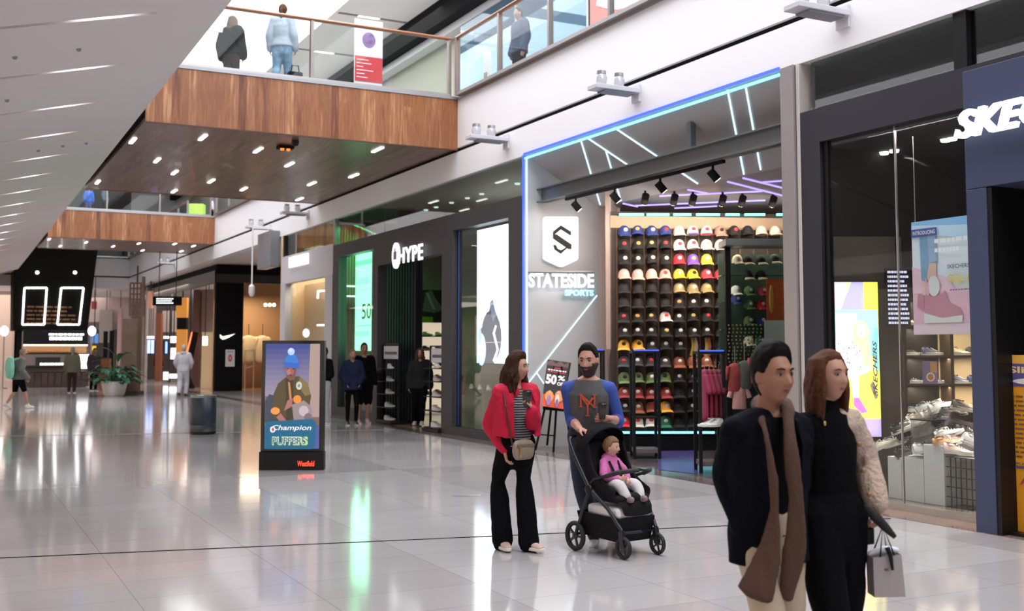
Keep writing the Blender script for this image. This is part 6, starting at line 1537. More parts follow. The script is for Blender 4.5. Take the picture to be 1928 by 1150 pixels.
sc_m.limb([Lb(1480, 762, .02), Lb(1485, 785, -.12), Lb(1490, 850, -.2), Lb(1498, 940, -.2), Lb(1496, 1040, -.18), Lb(1480, 1125, -.16)], [(.028, .028), (.028, .016), (.030, .014), (.036, .016), (.055, .018), (.040, .016)], 14, side=wdir(rz, RGT))
sc_m.limb([Lb(1424, 762, .10), Lb(1440, 756, .17), Lb(1465, 756, .15), Lb(1480, 764, .02)], [.03, .034, .034, .03], 12)
sc_m.xf(KSb); remeshed('scarf', sc_m, SCARF, boy, .0075, 2, .012, 11, wv=(1, 1, .35))

D_ = 5.12; p = gp(1553, D_); rz = facing(p, 40); h = 1.66; L = localizer(p, rz, h / 1.75, D_)
pose = dict(shR=V(.150, -.01, 1.40), shL=V(-.150, -.01, 1.40), elR=L(1500, 880, .08), wrR=L(1500, 960, .0), elL=L(1628, 868, .10), wrL=L(1652, 952, -.02), dL=wdir(rz, RGT * .05 - UP - FWD * .15), nL=wdir(rz, -RGT), cL=.9,
            knR=V(.09, .12, .50), anR=V(.09, .16, .09), knL=V(-.09, -.0, .51), anL=V(-.09, -.20, .15), tL=V(0, 1, -.25))
CREAMK = mat('cream_knit', (.56, .43, .35), .95, bump=.8, bscale=55, spec=.15)
girl, HMg, Jg, KSg = person('woman in black with cream cardigan walking behind the man in the dark coat', p, rz, h, True, pose, look=(R(8), R(2)), hs=1.04, skin=(.52, .27, .19), hair=dict(style='long', col=(.11, .042, .022), len=.20, wave=.008, puff=.45, vol=.010, n=50, face=72),
    legs=dict(mat=BLK, flare=.05, ease=.03, to=1.04), top=[dict(mat=BLK, ease=.012, hem=1.03, sleeve=.5, neck=1.455, turtle=True, name='black_top', wr=.003), dict(mat=CREAMK, ease=.030, hem=.98, open=1.12, boxy=.20, th=.02, name='cream_cardigan', arms='L', cuff=.035, sleeve=.97, wr=.007, wf=12)], shoes=dict(col=(.02, .02, .02), sole=(.05, .05, .05)), voxel=.0055)
for i, (px, py) in enumerate(((1618, 836), (1626, 886), (1637, 931))):
    b_ = L(px, py, -.115); MB().ball(b_ * 1.0, (.013, .013, .013), mat('amber_button', (.32, .17, .07), .4), 12, 8).xf(KSg).build('button', None, girl, smooth=60)
MB().ball(L(1553, 797, -.15), (.008, .006, .012), mat('gold_pendant', (.75, .5, .2), .3, .8), 8, 6).xf(KSg).build('pendant', None, girl)
# paper bag, folded umbrella and small black pouch in her hand
hp = atD(1652, 968, D_ - .03)
D2 = D_ - .02
a = atD(1637, 1046, D2); b = atD(1690, 1040, D2); c = atD(1640, 1120, D2); d = atD(1698, 1119, D2)
t = thing('paper_bag', 'pale grey paper shopping bag with black ribbon carried by the woman in black', 'bag', (c + d) / 2, 0); o = Vector(t.location)
th_ = FWD * .05
MB().add([a - o - th_, b - o - th_, d - o - th_, c - o - th_, a - o + th_, b - o + th_, d - o + th_, c - o + th_], [(3, 2, 1, 0), (4, 5, 6, 7), (0, 4, 7, 3), (2, 6, 5, 1), (7, 6, 2, 3)]).build('bag_body', mat('bag_grey', (.42, .38, .39), .6), t, solid=.003)
MB().tube([(a * .75 + b * .25) - o - th_, (a + b) / 2 - o + UP * .13, (a * .25 + b * .75) - o - th_], .0045, 6).build('handle', BLACK, t); MB().tube([(a * .75 + b * .25) - o + th_, (a + b) / 2 - o + UP * .13, (a * .25 + b * .75) - o + th_], .0045, 6).build('handle', BLACK, t)
MB().tube([(a + b) / 2 - o + UP * .04 - th_, (a + b) / 2 - o - UP * .0 - th_ * 1.2 + RGT * .012, (a + b) / 2 - o - UP * .06 - th_ * 1.2 + RGT * .02], [.012, .009, .006], 8).build('ribbon', BLACK, t)
MB().limb([a - o + RGT * .006 + UP * .01, (a + b) / 2 - o + UP * .018, b - o - RGT * .006 + UP * .01], [.014, .02, .014], 8).build('tissue', mat('tissue_white', (.75, .8, .88), .8), t, smooth=60)
cx = atD(1662, 1068, D2 - .0) - o - th_ * 1.02; MB().obox(cx, RGT * .009, UP * .006, FWD * .001).build('printed_mark', mat('mark_grey', (.15, .14, .15), .6), t)
t = thing('folded_umbrella', 'folded black umbrella slanting from the hand of the woman in black', 'umbrella', hp)
q0, q1 = atD(1632, 956, D_ - .10) - Vector(hp), atD(1682, 1008, D_ - .12) - Vector(hp)
MB().limb([q0, q0.lerp(q1, .3), q0.lerp(q1, .7), q1], [.018, .024, .020, .012], 12).build('canopy', mat('umbrella_black', (.012, .012, .013), .7, bump=.4, bscale=25), t, smooth=60)
MB().tube([q1, q1 + (q1 - q0) * .06], .011, 8).build('handle', BLACK, t)
t = thing('black_pouch', 'small black pouch dangling beside the paper bag', 'pouch', atD(1637, 1008, D_ - .02))
MB().box((-.022, -.012, -.04), (.022, .012, .035)).build('body', BLACK, t, bevel=.006); MB().tube([(0, 0, .035), Vector(hp) - Vector(t.location) + V(0, 0, -.02)], .003, 6).build('cord', BLACK, t)

# ---- people by the sneaker shop
def quick(label, px, D, phi, h, **kw):
    p = gp(px, D); kw.setdefault('voxel', .012); kw.setdefault('detail', False)
    if 'phi_world' in kw: rz = kw.pop('phi_world')
    else: rz = facing(p, phi)
    return person(label, p, rz, h, **kw)
NAVYP = (.012, .018, .055)
Df = lambda py: 1.68 * F / (py - 657)
quick('person in navy padded jacket and black leggings standing before the green window', 664, Df(799), 10, 1.66, fem=True, skin=(.45, .24, .18), hair=dict(style='short', col=(.22, .15, .10)), top=[dict(col=NAVYP, ease=.05, hem=.82, hood=True)], legs=dict(mat=BLK, ease=.004), shoes=dict(col=(.02, .02, .02), sole=(.6, .6, .6)), pose=dict(wrR=V(.14, .14, 1.0), wrL=V(-.14, .14, 1.0)), detail=True)
quick('man in black top and shorts behind the person in the navy jacket', 685, Df(796), 15, 1.80, skin=(.36, .18, .12), hair=dict(style='short', col=(.03, .02, .015)), top=[dict(mat=BLK, ease=.03, hem=.80)], legs=dict(mat=BLK, ease=.04, to=.05), shoes=dict(col=(.5, .3, .3), sole=(.8, .8, .8)), pose=dict(wrR=V(.05, .2, 1.15)), detail=True)
quick('woman in black puffer jacket walking out past the shoe racks', 791, Df(800), -5, 1.69, fem=True, skin=(.45, .23, .17), hair=dict(style='long', col=(.10, .045, .022), len=.2, n=30), top=[dict(col=(.014, .015, .018), ease=.04, hem=.84, hood=True, wr=.012)], legs=dict(mat=BLK, ease=.02), shoes=dict(col=(.7, .6, .45), sole=(.8, .75, .65)), pose=dict(knR=V(.1, .05, .5), knL=V(-.08, .18, .52), anL=V(-.07, .22, .13), anR=V(.12, -.14, .11)), detail=True)
quick('person in black top and grey trousers half hidden behind the advertising display', 612, Df(800), -60, 1.72, skin=(.22, .11, .07), hair=dict(style='short', col=(.02, .015, .012)), top=[dict(mat=BLK, ease=.03, hem=.84)], legs=dict(col=(.42, .42, .43), ease=.02), shoes=dict(col=(.6, .6, .6)), pose=dict(wrR=V(.1, .22, 1.05), wrL=V(-.1, .22, 1.05)))
# ---- walkers further away
GH = (.50, .50, .54)
quick('person in pale grey tracksuit walking away, seen from behind', 346, Df(745), 172, 1.82, skin=(.35, .2, .14), hair=dict(style='short', col=(.45, .42, .40)), top=[dict(col=GH, ease=.035, hem=.84, hood=True)], legs=dict(col=GH, ease=.03), shoes=dict(col=(.03, .015, .015), sole=(.1, .05, .05)), pose=dict(elR=V(.27, .02, 1.15), wrR=V(.22, .16, .98), elL=V(-.27, .02, 1.15), wrL=V(-.22, .16, .98), knR=V(.1, .12, .5), anR=V(.09, .05, .09), knL=V(-.1, -.02, .51), anL=V(-.1, -.2, .13)), voxel=.014, k_w=1.05)
D_ = Df(768); p = gp(36, D_); rz = facing(p, 118)
person('woman in grey jumper and black shorts walking with a mint backpack', p, rz, 1.67, True, dict(lean=V(0, .06, 0), knR=V(.09, .16, .52), anR=V(.09, .28, .10), knL=V(-.09, -.04, .50), anL=V(-.09, -.30, .14), wrR=V(.26, .16, .90), tL=V(0, 1, -.3)), look=(0, R(-12)), skin=(.50, .27, .18), hair=dict(style='short', col=(.28, .22, .19), vol=.02), top=[dict(col=(.16, .17, .16), ease=.05, hem=.86)], legs=dict(mat=BLK, ease=.02, to=.0, waist=1.0), shoes=dict(col=(.75, .72, .66), sole=(.8, .8, .75)), voxel=.013, detail=False)
q = p + UP * 1.17 - (Matrix.Rotation(rz, 3, 'Z') @ V(0, 1, 0)) * .24
t = thing('backpack', 'mint green backpack on the back of the woman in the grey jumper', 'backpack', q, rz)
remeshed('pack_body', MB().limb([(0, 0, -.24), (0, -.02, 0), (0, 0, .22)], [(.15, .09), (.17, .12), (.13, .08)], 16), mat('mint_fabric', (.28, .66, .50), .8), t, .015, 2, .01, 6)
for s_ in (-.1, .1): MB().tube([(s_, .06, .2), (s_, .2, .24), (s_, .34, .12), (s_, .3, -.1)], .016, 6).build('strap', mat('mint_strap', (.22, .5, .4), .8), t)
quick('person in khaki jacket standing at the coffee kiosk counter', 137, Df(739), 170, 1.72, skin=(.3, .18, .12), hair=dict(style='short', col=(.3, .28, .28), vol=.02), top=[dict(col=(.13, .125, .085), ease=.05, hem=.80)], legs=dict(col=(.03, .02, .02), ease=.02), shoes=dict(col=(.03, .02, .02)), voxel=.016)
quick('person in dark red and black standing in the distance beneath the hanging sign', 299, Df(716), 160, 1.62, skin=(.3, .18, .12), hair=dict(style='short', col=(.02, .015, .012)), top=[dict(col=(.10, .02, .02), ease=.04, hem=.84)], legs=dict(mat=BLK, ease=.02), shoes=dict(col=(.03, .02, .02)), voxel=.016)
quick('dark dressed person standing near the kiosk end by the planter', 178, Df(735), 30, 1.70, skin=(.2, .11, .08), hair=dict(style='short', col=(.02, .015, .012)), top=[dict(col=(.05, .035, .04), ease=.04, hem=.84)], legs=dict(mat=BLK, ease=.02), shoes=dict(col=(.03, .02, .02)), voxel=.016)
# ---- people on the upper level
ZB = 6.68
def upper(label, px, ptop, D, phi, h, **kw):
    p = gp(px, D); kw.setdefault('voxel', .014)
    return person(label, p, facing(p, phi), h, base_z=ZB, detail=False, **kw)
def Dup(py, h): return (ZB + h - 1.68) * F / (657 - py) * 1.0
def Dtop(px, py, z):                                     # distance at which a picture point reaches height z
    q = atZ(px, py, z); return q.dot(FWD)
upper('woman with long fair hair and black jacket on the near bridge, seen from behind', 425, 30, Dtop(425, 30, ZB + 1.66), 150, 1.66, fem=True, skin=(.5, .3, .22), hair=dict(style='long', col=(.16, .10, .07), len=.36, n=40, puff=.8), top=[dict(mat=BLK, ease=.07, hem=.92)], legs=dict(col=(.03, .01, .01), ease=.02), shoes=dict(col=(.02, .02, .02)))
upper('person in pale blue sweatshirt and light jeans on the near bridge, seen from behind', 522, 8, Dtop(522, 8, ZB + 1.78), 165, 1.78, fem=True, skin=(.5, .3, .22), hair=dict(style='pony', col=(.10, .05, .04)), top=[dict(col=(.42, .48, .56), ease=.045, hem=.90)], legs=dict(mat=mat('light_denim', (.22, .35, .50), .8, var=.3, vscale=12), ease=.025), shoes=dict(col=(.7, .7, .7)), pose=dict(knR=V(.1, .08, .5), anR=V(.1, .16, .1), anL=V(-.1, -.2, .12)))
q = gp(548, Dtop(522, 8, ZB + 1.78)); t = thing('black_bag', 'black tote bag standing beside the person in jeans on the near bridge', 'bag', (q.x, q.y, ZB)); MB().box((-.14, -.08, 0), (.14, .08, .42)).build('body', BLACKM, t, bevel=.03); MB().tube([(-.08, 0, .42), (-.06, 0, .55), (.06, 0, .55), (.08, 0, .42)], .012, 6).build('handle', BLACKM, t)
upper('person in blue top at the left end of the second bridge', 159, 352, (43.5 * atY(159, 353, 43.5).dot(FWD) / 43.5), 170, atY(159, 353, 43.5).z - ZB, skin=(.3, .18, .12), hair=dict(style='short', col=(.05, .12, .45)), top=[dict(col=(.03, .13, .60), ease=.06, hem=.84)], legs=dict(col=(.05, .1, .25), ease=.02), shoes=dict(col=(.02, .02, .02)), voxel=.02)
upper('person in white shirt at the right end of the second bridge', 394, 372, atY(394, 373, 43.0).dot(FWD), 100, atY(394, 373, 43.0).z - ZB, skin=(.3, .18, .12), hair=dict(style='short', col=(.05, .03, .03)), top=[dict(col=(.6, .6, .62), ease=.04, hem=.84)], legs=dict(mat=BLK, ease=.02), shoes=dict(col=(.02, .02, .02)), voxel=.02)
upper('small dark dressed person left of centre on the second bridge', 190, 380, atY(187, 378, 43.0).dot(FWD), 60, max(1.1, atY(187, 378, 43.0).z - ZB), skin=(.3, .18, .12), hair=dict(style='short', col=(.05, .03, .03)), top=[dict(col=(.08, .12, .16), ease=.04, hem=.84)], legs=dict(mat=BLK, ease=.02), shoes=dict(col=(.02, .02, .02)), voxel=.02)
p = atX(978, 40, 9.9)
person('dark haired person behind the upper balustrade right of the near bridge', (9.9, p.y), R(90), 1.75, look=(0, 0), skin=(.3, .18, .12), hair=dict(style='short', col=(.03, .025, .03)), top=[dict(col=(.05, .08, .13), ease=.05, hem=.84)], legs=dict(mat=BLK, ease=.02), shoes=dict(col=(.02, .02, .02)), voxel=.016, detail=False, base_z=6.67)
# ================================================================== stroller with child
SR = R(180) - R(-6)                                  # stroller heading: towards the camera
so_ = (atZ(1090, 1033) + atZ(1210, 1030) + atZ(1161, 1048) + atZ(1235, 1047)) / 4
SROT = math.atan2(-.10, -1) ; hd = Vector((.14, -1, 0)).normalized(); rz = math.atan2(-hd.x, hd.y)
so_ += Vector((-.03, .03, 0))
t = thing('stroller', 'black pushchair with hooded seat and four wheels holding the toddler', 'stroller', (so_.x, so_.y, 0), rz)
FR = mat('frame_grey', (.03, .032, .038), .35, .5); FAB = mat('stroller_fabric', (.007, .007, .009), .8, bump=.2, bscale=40, spec=.2)
def wheel(x, y, r, w, name='wheel'):
    tp = [(x, y + r * .84 * math.cos(a), r + r * .84 * math.sin(a)) for a in [2 * PI * k / 28 for k in range(28)]]
    wh = MB().tube(tp, [(w, r * .16)] * 28, 10, side=(1, 0, 0), closed=True).build(name, mat('tyre', (.015, .015, .016), .7), t, smooth=50)
    h_ = MB().tube([(x - w * .5, y, r), (x + w * .5, y, r)], r * .22, 16)
    for k in range(5):
        a = 2 * PI * k / 5; h_.bar((x, y, r), (x, y + r * .74 * math.cos(a), r + r * .74 * math.sin(a)), w * .6, r * .14)
    h_.build('rim', mat('rim_black', (.03, .03, .033), .4), wh); return wh
RW, FW = .28, .20
for s in (-1, 1): wheel(s * RW, -.27, .135, .024); wheel(s * FW, .30, .098, .020)
for s in (-1, 1):
    MB().bar((s * FW, .30, .10), (s * FW, .27, .24), .045, .05).build('fork', FR, t, bevel=.006)
    MB().tube([(s * RW, -.27, .135), (s * (RW - .01), -.16, .40), (s * .27, -.08, .56)], .016, 10).build('rear_leg', FR, t, smooth=50)
    MB().tube([(s * FW, .28, .24), (s * .24, .14, .42), (s * .27, -.08, .58), (s * .265, -.30, .86)], .018, 10).build('side_rail', FR, t, smooth=50)
    MB().tube([(s * .265, -.30, .86), (s * .255, -.38, .98), (s * .20, -.42, 1.015)], .016, 10).build('handle_arm', FR, t, smooth=50)
    MB().ball((s * .275, -.08, .57), (.03, .045, .045)).build('hinge', BLACK, t, smooth=60)
MB().tube([(-.22, -.42, 1.015), (0, -.43, 1.02), (.22, -.42, 1.015)], .019, 12).build('handlebar', mat('foam_black', (.02, .02, .02), .7), t, smooth=50)
MB().tube([(-FW, .27, .22), (0, .30, .22), (FW, .27, .22)], .013, 10).build('front_crossbar', FR, t, smooth=50)
MB().tube([(-RW, -.27, .15), (0, -.26, .16), (RW, -.27, .15)], .013, 10).build('rear_axle', FR, t, smooth=50)
bk = MB(); v = [(-.22, -.24, .15), (.22, -.24, .15), (.19, .22, .13), (-.19, .22, .13), (-.26, -.27, .36), (.26, -.27, .36), (.21, .26, .34), (-.21, .26, .34)]
bk.add(v, [(3, 2, 1, 0), (0, 1, 5, 4), (1, 2, 6, 5), (2, 3, 7, 6), (3, 0, 4, 7)]); bk.build('storage_basket', FAB, t, solid=.012)
MB().box((-.20, -.20, .33), (.20, .235, .43)).build('white_blanket', mat('blanket_white', (.85, .84, .86), .9, bump=.2, bscale=15), t, bevel=.03)
# seat tub, back, hood
sb = MB().limb([(0, .20, .50), (0, .02, .50), (0, -.10, .56), (0, -.20, .74), (0, -.26, .96)], [(.20, .05), (.21, .055), (.215, .055), (.215, .045), (.20, .04)], 18)
for s in (-1, 1): sb.limb([(s * .205, .18, .54), (s * .215, .0, .60), (s * .22, -.14, .72), (s * .21, -.22, .95)], [(.02, .05), (.022, .07), (.022, .08), (.022, .07)], 12)
remeshed('seat', sb, FAB, t, .012, 2, .004, 12)
MB().limb([(0, .19, .50), (0, .25, .44), (0, .27, .37)], [(.19, .025), (.18, .02), (.16, .015)], 14).build('footrest', FAB, t, smooth=50)
hood = MB(); n1, n2 = 14, 20; vs = []
for i in range(n1 + 1):
    a = R(14 + 106 * i / n1)                         # sweeps from behind the head up and forward
    for j in range(n2 + 1):
        b = PI * j / n2; r = .295 + .012 * (i % 4 == 0); yy = -.20; zz_ = .84
        x = -.235 * math.cos(b) * (1.0); q = math.sin(b) ** .75
        vs.append((x, yy - .02 + r * q * -math.cos(a) * .95, zz_ + (r * q) * math.sin(a) * .98 + .02))
hood.add(vs, [(i * (n2 + 1) + j, i * (n2 + 1) + j + 1, (i + 1) * (n2 + 1) + j + 1, (i + 1) * (n2 + 1) + j) for i in range(n1) for j in range(n2)])
hood.build('hood', FAB, t, smooth=60, solid=.008)
MB().tube([(-.225, .10, .70), (-.19, .22, .74), (0, .27, .755), (.19, .22, .74), (.225, .10, .70)], .021, 12).build('bumper_bar', mat('foam_black'), t, smooth=50)
for s in (-1, 1): MB().tube([(s * .225, .10, .70), (s * .23, -.06, .66), (s * .25, -.10, .60)], .015, 8).build('bar_arm', FR, t, smooth=50)
ST = Matrix.Translation(t.location) @ Matrix.Rotation(rz, 4, 'Z')
t.scale = (.92, .92, .92)
# ---- toddler: seated, one continuous body
ch = thing('toddler', 'toddler in pink top and white leggings sitting in the stroller', 'person', t.location, rz)
ch.scale = (.93, .93, .93)
SK = mat('toddler_skin', (.62, .34, .25), .5, var=.05, vscale=20)
b_ = MB(); b_.limb([(0, -.05, .58), (0, -.08, .68), (0, -.12, .80)], [(.085, .07), (.085, .068), (.075, .055)], 16); b_.limb([(0, -.12, .80), (0, -.115, .87)], [.034, .034], 10)
hc = V(0, -.085, .925); hr = Matrix.Rotation(R(30), 3, 'Z') @ Matrix.Rotation(R(-6), 3, 'X'); HMc = Matrix.Translation(hc) @ (hr * .80).to_4x4() @ Matrix.Diagonal((1.1, 1.0, .95, 1))
b_.join(head_mb(True), HMc)
for s in (-1, 1):
    b_.ball(HMc @ V(s * .074, -.004, -.01), (.01, .015, .024))
    el = V(s * .125, -.03, .665); wr = V(s * .05, .085, .66) if s > 0 else V(s * .035, .09, .65)
    b_.limb([(s * .07, -.11, .785), el.lerp(V(s * .1, -.1, .78), .4), el, wr], [.032, .030, .026, .018], 12)
    b_.join(hand_mb(wr, V(-s * .5, .8, .05 if s > 0 else -.2), V(0, .2, -1) if s < 0 else V(-1, 0, 0), .52, .6, side=1 if s > 0 else -1))
    b_.limb([(s * .055, -.03, .575), (s * .09, .12, .60), (s * .085, .20, .53), (s * .07, .21, .50)], [.052, .045, .034, .028], 12)
    b_.limb([(s * .07, .20, .49), (s * .075, .27, .50)], [.024, .02], 8)
remeshed('body', b_, SK, ch, .0055, 2)
HAIRC = mat('toddler_hair', (.20, .10, .05), .6, bump=.5, bscale=150)
def hf(p, s):
    line = .055 if s[1] > .4 else (.055 - .12 * min(1, (.4 - s[1]) / .5)); w = max(0, min(1, (p[2] - line) / .012)); return p * (.9 + .1 * w) + Vector(s) * (.014 * w + .004 * w * noise.noise(p * 60))
remeshed('hair', head_mb(True, 40, 32, hf).xf(HMc), HAIRC, ch, .006, 1)
for s in (-1, 1):
    MB().ball(V(s * .030, .070, .008), (.011, .010, .011), mat('eye_white'), 10, 7).ball(V(s * .030, .078, .008), (.007, .005, .007), mat('iris_dark'), 8, 6).xf(HMc).build('eye', None, ch, smooth=60)
MB().tube([V(-.018, .080, -.055), V(0, .090, -.058), V(.018, .080, -.055)], [.002, .005, .002], 6).xf(HMc).build('lips', mat('lips_child', (.45, .15, .13), .4), ch, smooth=60)
PK = mat('pink_top', (.62, .16, .42), .85, bump=.15, bscale=60)
c_ = MB(); c_.limb([(0, -.05, .575), (0, -.08, .68), (0, -.12, .815)], [(.098, .084), (.098, .08), (.082, .064)], 18)
for s in (-1, 1):
    el = V(s * .125, -.03, .665); wr = V(s * .055, .07, .66); c_.limb([(s * .07, -.11, .787), el.lerp(V(s * .1, -.1, .78), .4), el, wr], [.044, .042, .038, .028], 12)
remeshed('pink_top', c_, PK, ch, .008, 2, .005, 16)
c_ = MB()
for s in (-1, 1): c_.limb([(s * .055, -.03, .575), (s * .09, .12, .60), (s * .085, .20, .53), (s * .07, .205, .505)], [.062, .055, .044, .038], 12)
remeshed('white_leggings', c_, mat('legging_white', (.70, .68, .70), .85), ch, .008, 2, .003, 14)
for s in (-1, 1):
    remeshed('shoe', MB().limb([(s * .072, .19, .485), (s * .078, .27, .495)], [.034, .028], 10), mat('toddler_shoe', (.25, .18, .18), .6), ch, .008, 1)
for s in (-1, 1): MB().tube([(s * .05, -.06, .81), (s * .045, -.0, .72), (s * .02, .03, .64), (0, .04, .60)], [(.014, .005)] * 4, 8).build('harness_strap', BLACKM, t)

# ================================================================== advertising display, bin, planter
a, b = atZ(487, 885), atZ(609, 885); D_ = (a.dot(FWD) + b.dot(FWD)) / 2; xd = (b - a).normalized(); w = (b - a).length; nrm = Vector((xd.y, -xd.x, 0))
zt = atD(550, 641, D_).z
t = thing('advertising_display', 'tall black digital advertising display standing in the mall', 'display', (a.x, a.y, 0)); 
def Q(x, y, z): return xd * x - nrm * y + UP * z
def qbox(x0, y0, z0, x1, y1, z1): return MB().obox(Q((x0 + x1) / 2, (y0 + y1) / 2, (z0 + z1) / 2), xd * (x1 - x0) / 2, nrm * (y1 - y0) / 2, UP * (z1 - z0) / 2)
zs0, zs1 = zt * .165, zt * .975
qbox(0, 0, 0, w, .16, zt * .14).build('base', BLACK, t, bevel=.006); qbox(.02, .01, zt * .14, w - .01, .15, zt).build('casing', BLACK, t, bevel=.006)
qbox(.02, .004, zt * .15, w - .01, .009, zt - .005).build('glass_front', mat('black_glass', (.006, .006, .007), .08), t)
pw, ph = w * .845, zs1 - zs0
it = []
for k in range(10): it.append(('r', (.055 + .03 * k, .075 + .022 * k, .26 + .01 * k), 0, .98 - .05 * (k + 1), 1, .98 - .05 * k + .02))
it += [('r', (.22, .13, .10), 0, .22, 1, .5), ('p', (.06, .07, .10), [(.0, .45), (.08, .52), (.2, .5), (.3, .3), (.1, .2), (0, .25)]), ('p', (.42, .30, .26), [(.80, .62), (.82, 1), (1, 1), (1, .3), (.85, .3)]),
       ('p', (.10, .075, .035), [(.15, .30), (.16, .52), (.24, .62), (.38, .68), (.62, .69), (.78, .62), (.85, .5), (.8, .34), (.6, .24), (.3, .24)]), ('p', (.22, .17, .07), [(.62, .68), (.78, .63), (.84, .52), (.74, .5), (.66, .56)]),
       ('p', (.06, .045, .03), [(.38, .66), (.5, .68), (.56, .3), (.4, .25)]), ('p', (.55, .25, .10), [(.42, .64), (.46, .63), (.5, .45), (.46, .44)]), ('e', (.62, .58, .52), .625, .60, .055, .04), ('e', (.10, .3, .15), .625, .60, .02, .015),
       ('p', (.32, .25, .26), [(.5, .42), (.72, .46), (.86, .4), (.88, .25), (.55, .22)]), ('e', (.55, .45, .47), .72, .36, .09, .05), ('e', (.20, .15, .18), .8, .3, .07, .04),
       ('e', (.85, .28, .06), .60, .47, .075, .04), ('e', (.85, .32, .08), .2, .36, .085, .035), ('p', (.42, .16, .15), [(.36, .36), (.42, .46), (.52, .48), (.5, .4)]), ('p', (.42, .16, .15), [(.22, .3), (.3, .34), (.42, .26), (.34, .23)]),
       ('p', (.20, .09, .07), [(.38, .78), (.4, .68), (.46, .645), (.55, .66), (.58, .78)]), ('e', (.34, .13, .12), .46, .745, .075, .055), ('e', (.42, .20, .2), .44, .73, .035, .03), ('e', (.07, .02, .02), .42, .76, .015, .006), ('e', (.07, .02, .02), .52, .76, .015, .006), ('e', (.12, .03, .04), .47, .70, .03, .007),
       ('p', (.05, .20, .62), [(.355, .79), (.37, .86), (.43, .9), (.54, .9), (.6, .86), (.62, .78), (.5, .80)]), ('p', (.04, .14, .5), [(.355, .78), (.36, .825), (.62, .815), (.625, .765)]), ('e', (.45, .62, .85), .48, .925, .065, .035), ('e', (.6, .75, .9), .47, .94, .03, .02),
       ('p', (.015, .13, .24), [(.02, .01), (.03, .25), (.10, .262), (.88, .285), (.95, .26), (.93, .02), (.88, .0), (.06, .0)]),
       ('t', (.9, .93, .95), 'Champion', .15, .165, .72, .062, .25, .012), ('e', (.8, .85, .9), .165, .185, .05, .03), ('e', (.6, .05, .1), .17, .185, .02, .018),
       ('t', (.45, .65, .15), 'PUFFERS', .155, .035, .66, .085, 0, .06), ('t', (.62, .74, .85), 'PUFFERS', .165, .045, .62, .07, 0, .03), ('t', (.02, .08, .2), 'PUFFERS', .17, .048, .60, .062, 0, -.005)]
pict('screen_picture', t, Q(.075, .0, zs0) + nrm * .004, xd, UP, pw, ph, it, lit=.62, base=(.10, .12, .34))
a2 = Q(w * .60, 0, zt * .03) + nrm * .006
tm = text_mb('Westfield', w * .26, zt * .042, .004, .01, 0.1, align='LEFT').xf(frame_mtx(a2, xd, UP)); tm.build('red_lettering', glow('lit_red', (1, .06, .03), 1.8), t)
# bin
p = gp(385, Df(815)); D_ = Df(818)
t = thing('litter_bin', 'black cylindrical litter bin with steel base band left of the display', 'bin', (p.x, p.y, 0))
r_ = 24.5 / F * D_; hh = 1.68 - (745 - 657) / F * D_
MB().lathe([(0, .02), (r_, .02), (r_, hh * .10)], (0, 0, 0), 36).build('base', BLACK, t, smooth=40)
MB().lathe([(r_ * .98, hh * .06), (r_ * 1.01, hh * .08), (r_ * 1.01, hh * .24), (r_ * .98, hh * .25)], (0, 0, 0), 36).build('steel_band', mat('band_steel', (.10, .11, .13), .25, .9), t, smooth=40)
MB().lathe([(r_ * .99, hh * .25), (r_, hh * .26), (r_, hh * .93), (r_ * .96, hh * .95)], (0, 0, 0), 36).build('body', mat('bin_blueblack', (.015, .024, .04), .35), t, smooth=40)
MB().lathe([(r_ * .98, hh * .945), (r_ * .99, hh), (r_ * .85, hh), (r_ * .8, hh * .93), (0, hh * .90)], (0, 0, 0), 36).build('rim', mat('rim_steel', (.25, .27, .3), .3, .8), t, smooth=40)
MB().lathe([(0, 0), (r_ * .93, 0), (r_ * .93, .02), (0, .02)], (0, 0, 0), 24).build('foot', BLACK, t)
# planter with big leafy plant
D_ = Df(745); p = gp(217, D_); s_ = D_ / F
t = thing('bowl_planter', 'large white bowl planter on the floor under the second bridge', 'planter', (p.x, p.y, 0))
MB().lathe([(0, 0), (16 * s_, 0), (19 * s_, 4 * s_), (23 * s_, 22 * s_), (24.5 * s_, 28 * s_), (22 * s_, 28 * s_), (20 * s_, 22 * s_), (0, 20 * s_)], (0, 0, 0), 36).build('bowl', mat('planter_white', (.72, .68, .66), .5), t, smooth=40)
MB().lathe([(0, 23 * s_), (21 * s_, 22.5 * s_)], (0, 0, 0), 20).build('soil', mat('soil', (.03, .02, .012), .9), t)
pt = thing('leafy_plant', 'dark green broad leaved plant growing in the white bowl planter', 'plant', (p.x, p.y, 22 * s_))
rr = random.Random(4)
def leaf(base, dir_, L, W_, droop, m):
    dir_ = Vector(dir_).normalized(); side = dir_.cross(UP); side = side.normalized() if side.length > .1 else Vector((1, 0, 0)); vs = []; n = 8
    for i in range(n + 1):
        f = i / n; c = Vector(base) + dir_ * L * f + UP * (-droop * L * f * f); w_ = W_ * math.sin(PI * min(1, f * .95 + .04)) ** .8
        vs += [c - side * w_ + UP * w_ * .25, c, c + side * w_ + UP * w_ * .25]
    m.add(vs, [(3 * i + j, 3 * i + j + 1, 3 * i + 4 + j, 3 * i + 3 + j) for i in range(n) for j in range(2)])
G1 = mat('leaf_deep_green', (.015, .085, .045), .35, var=.3, vscale=5); G2 = mat('leaf_mid_green', (.035, .13, .07), .35, var=.3, vscale=5)
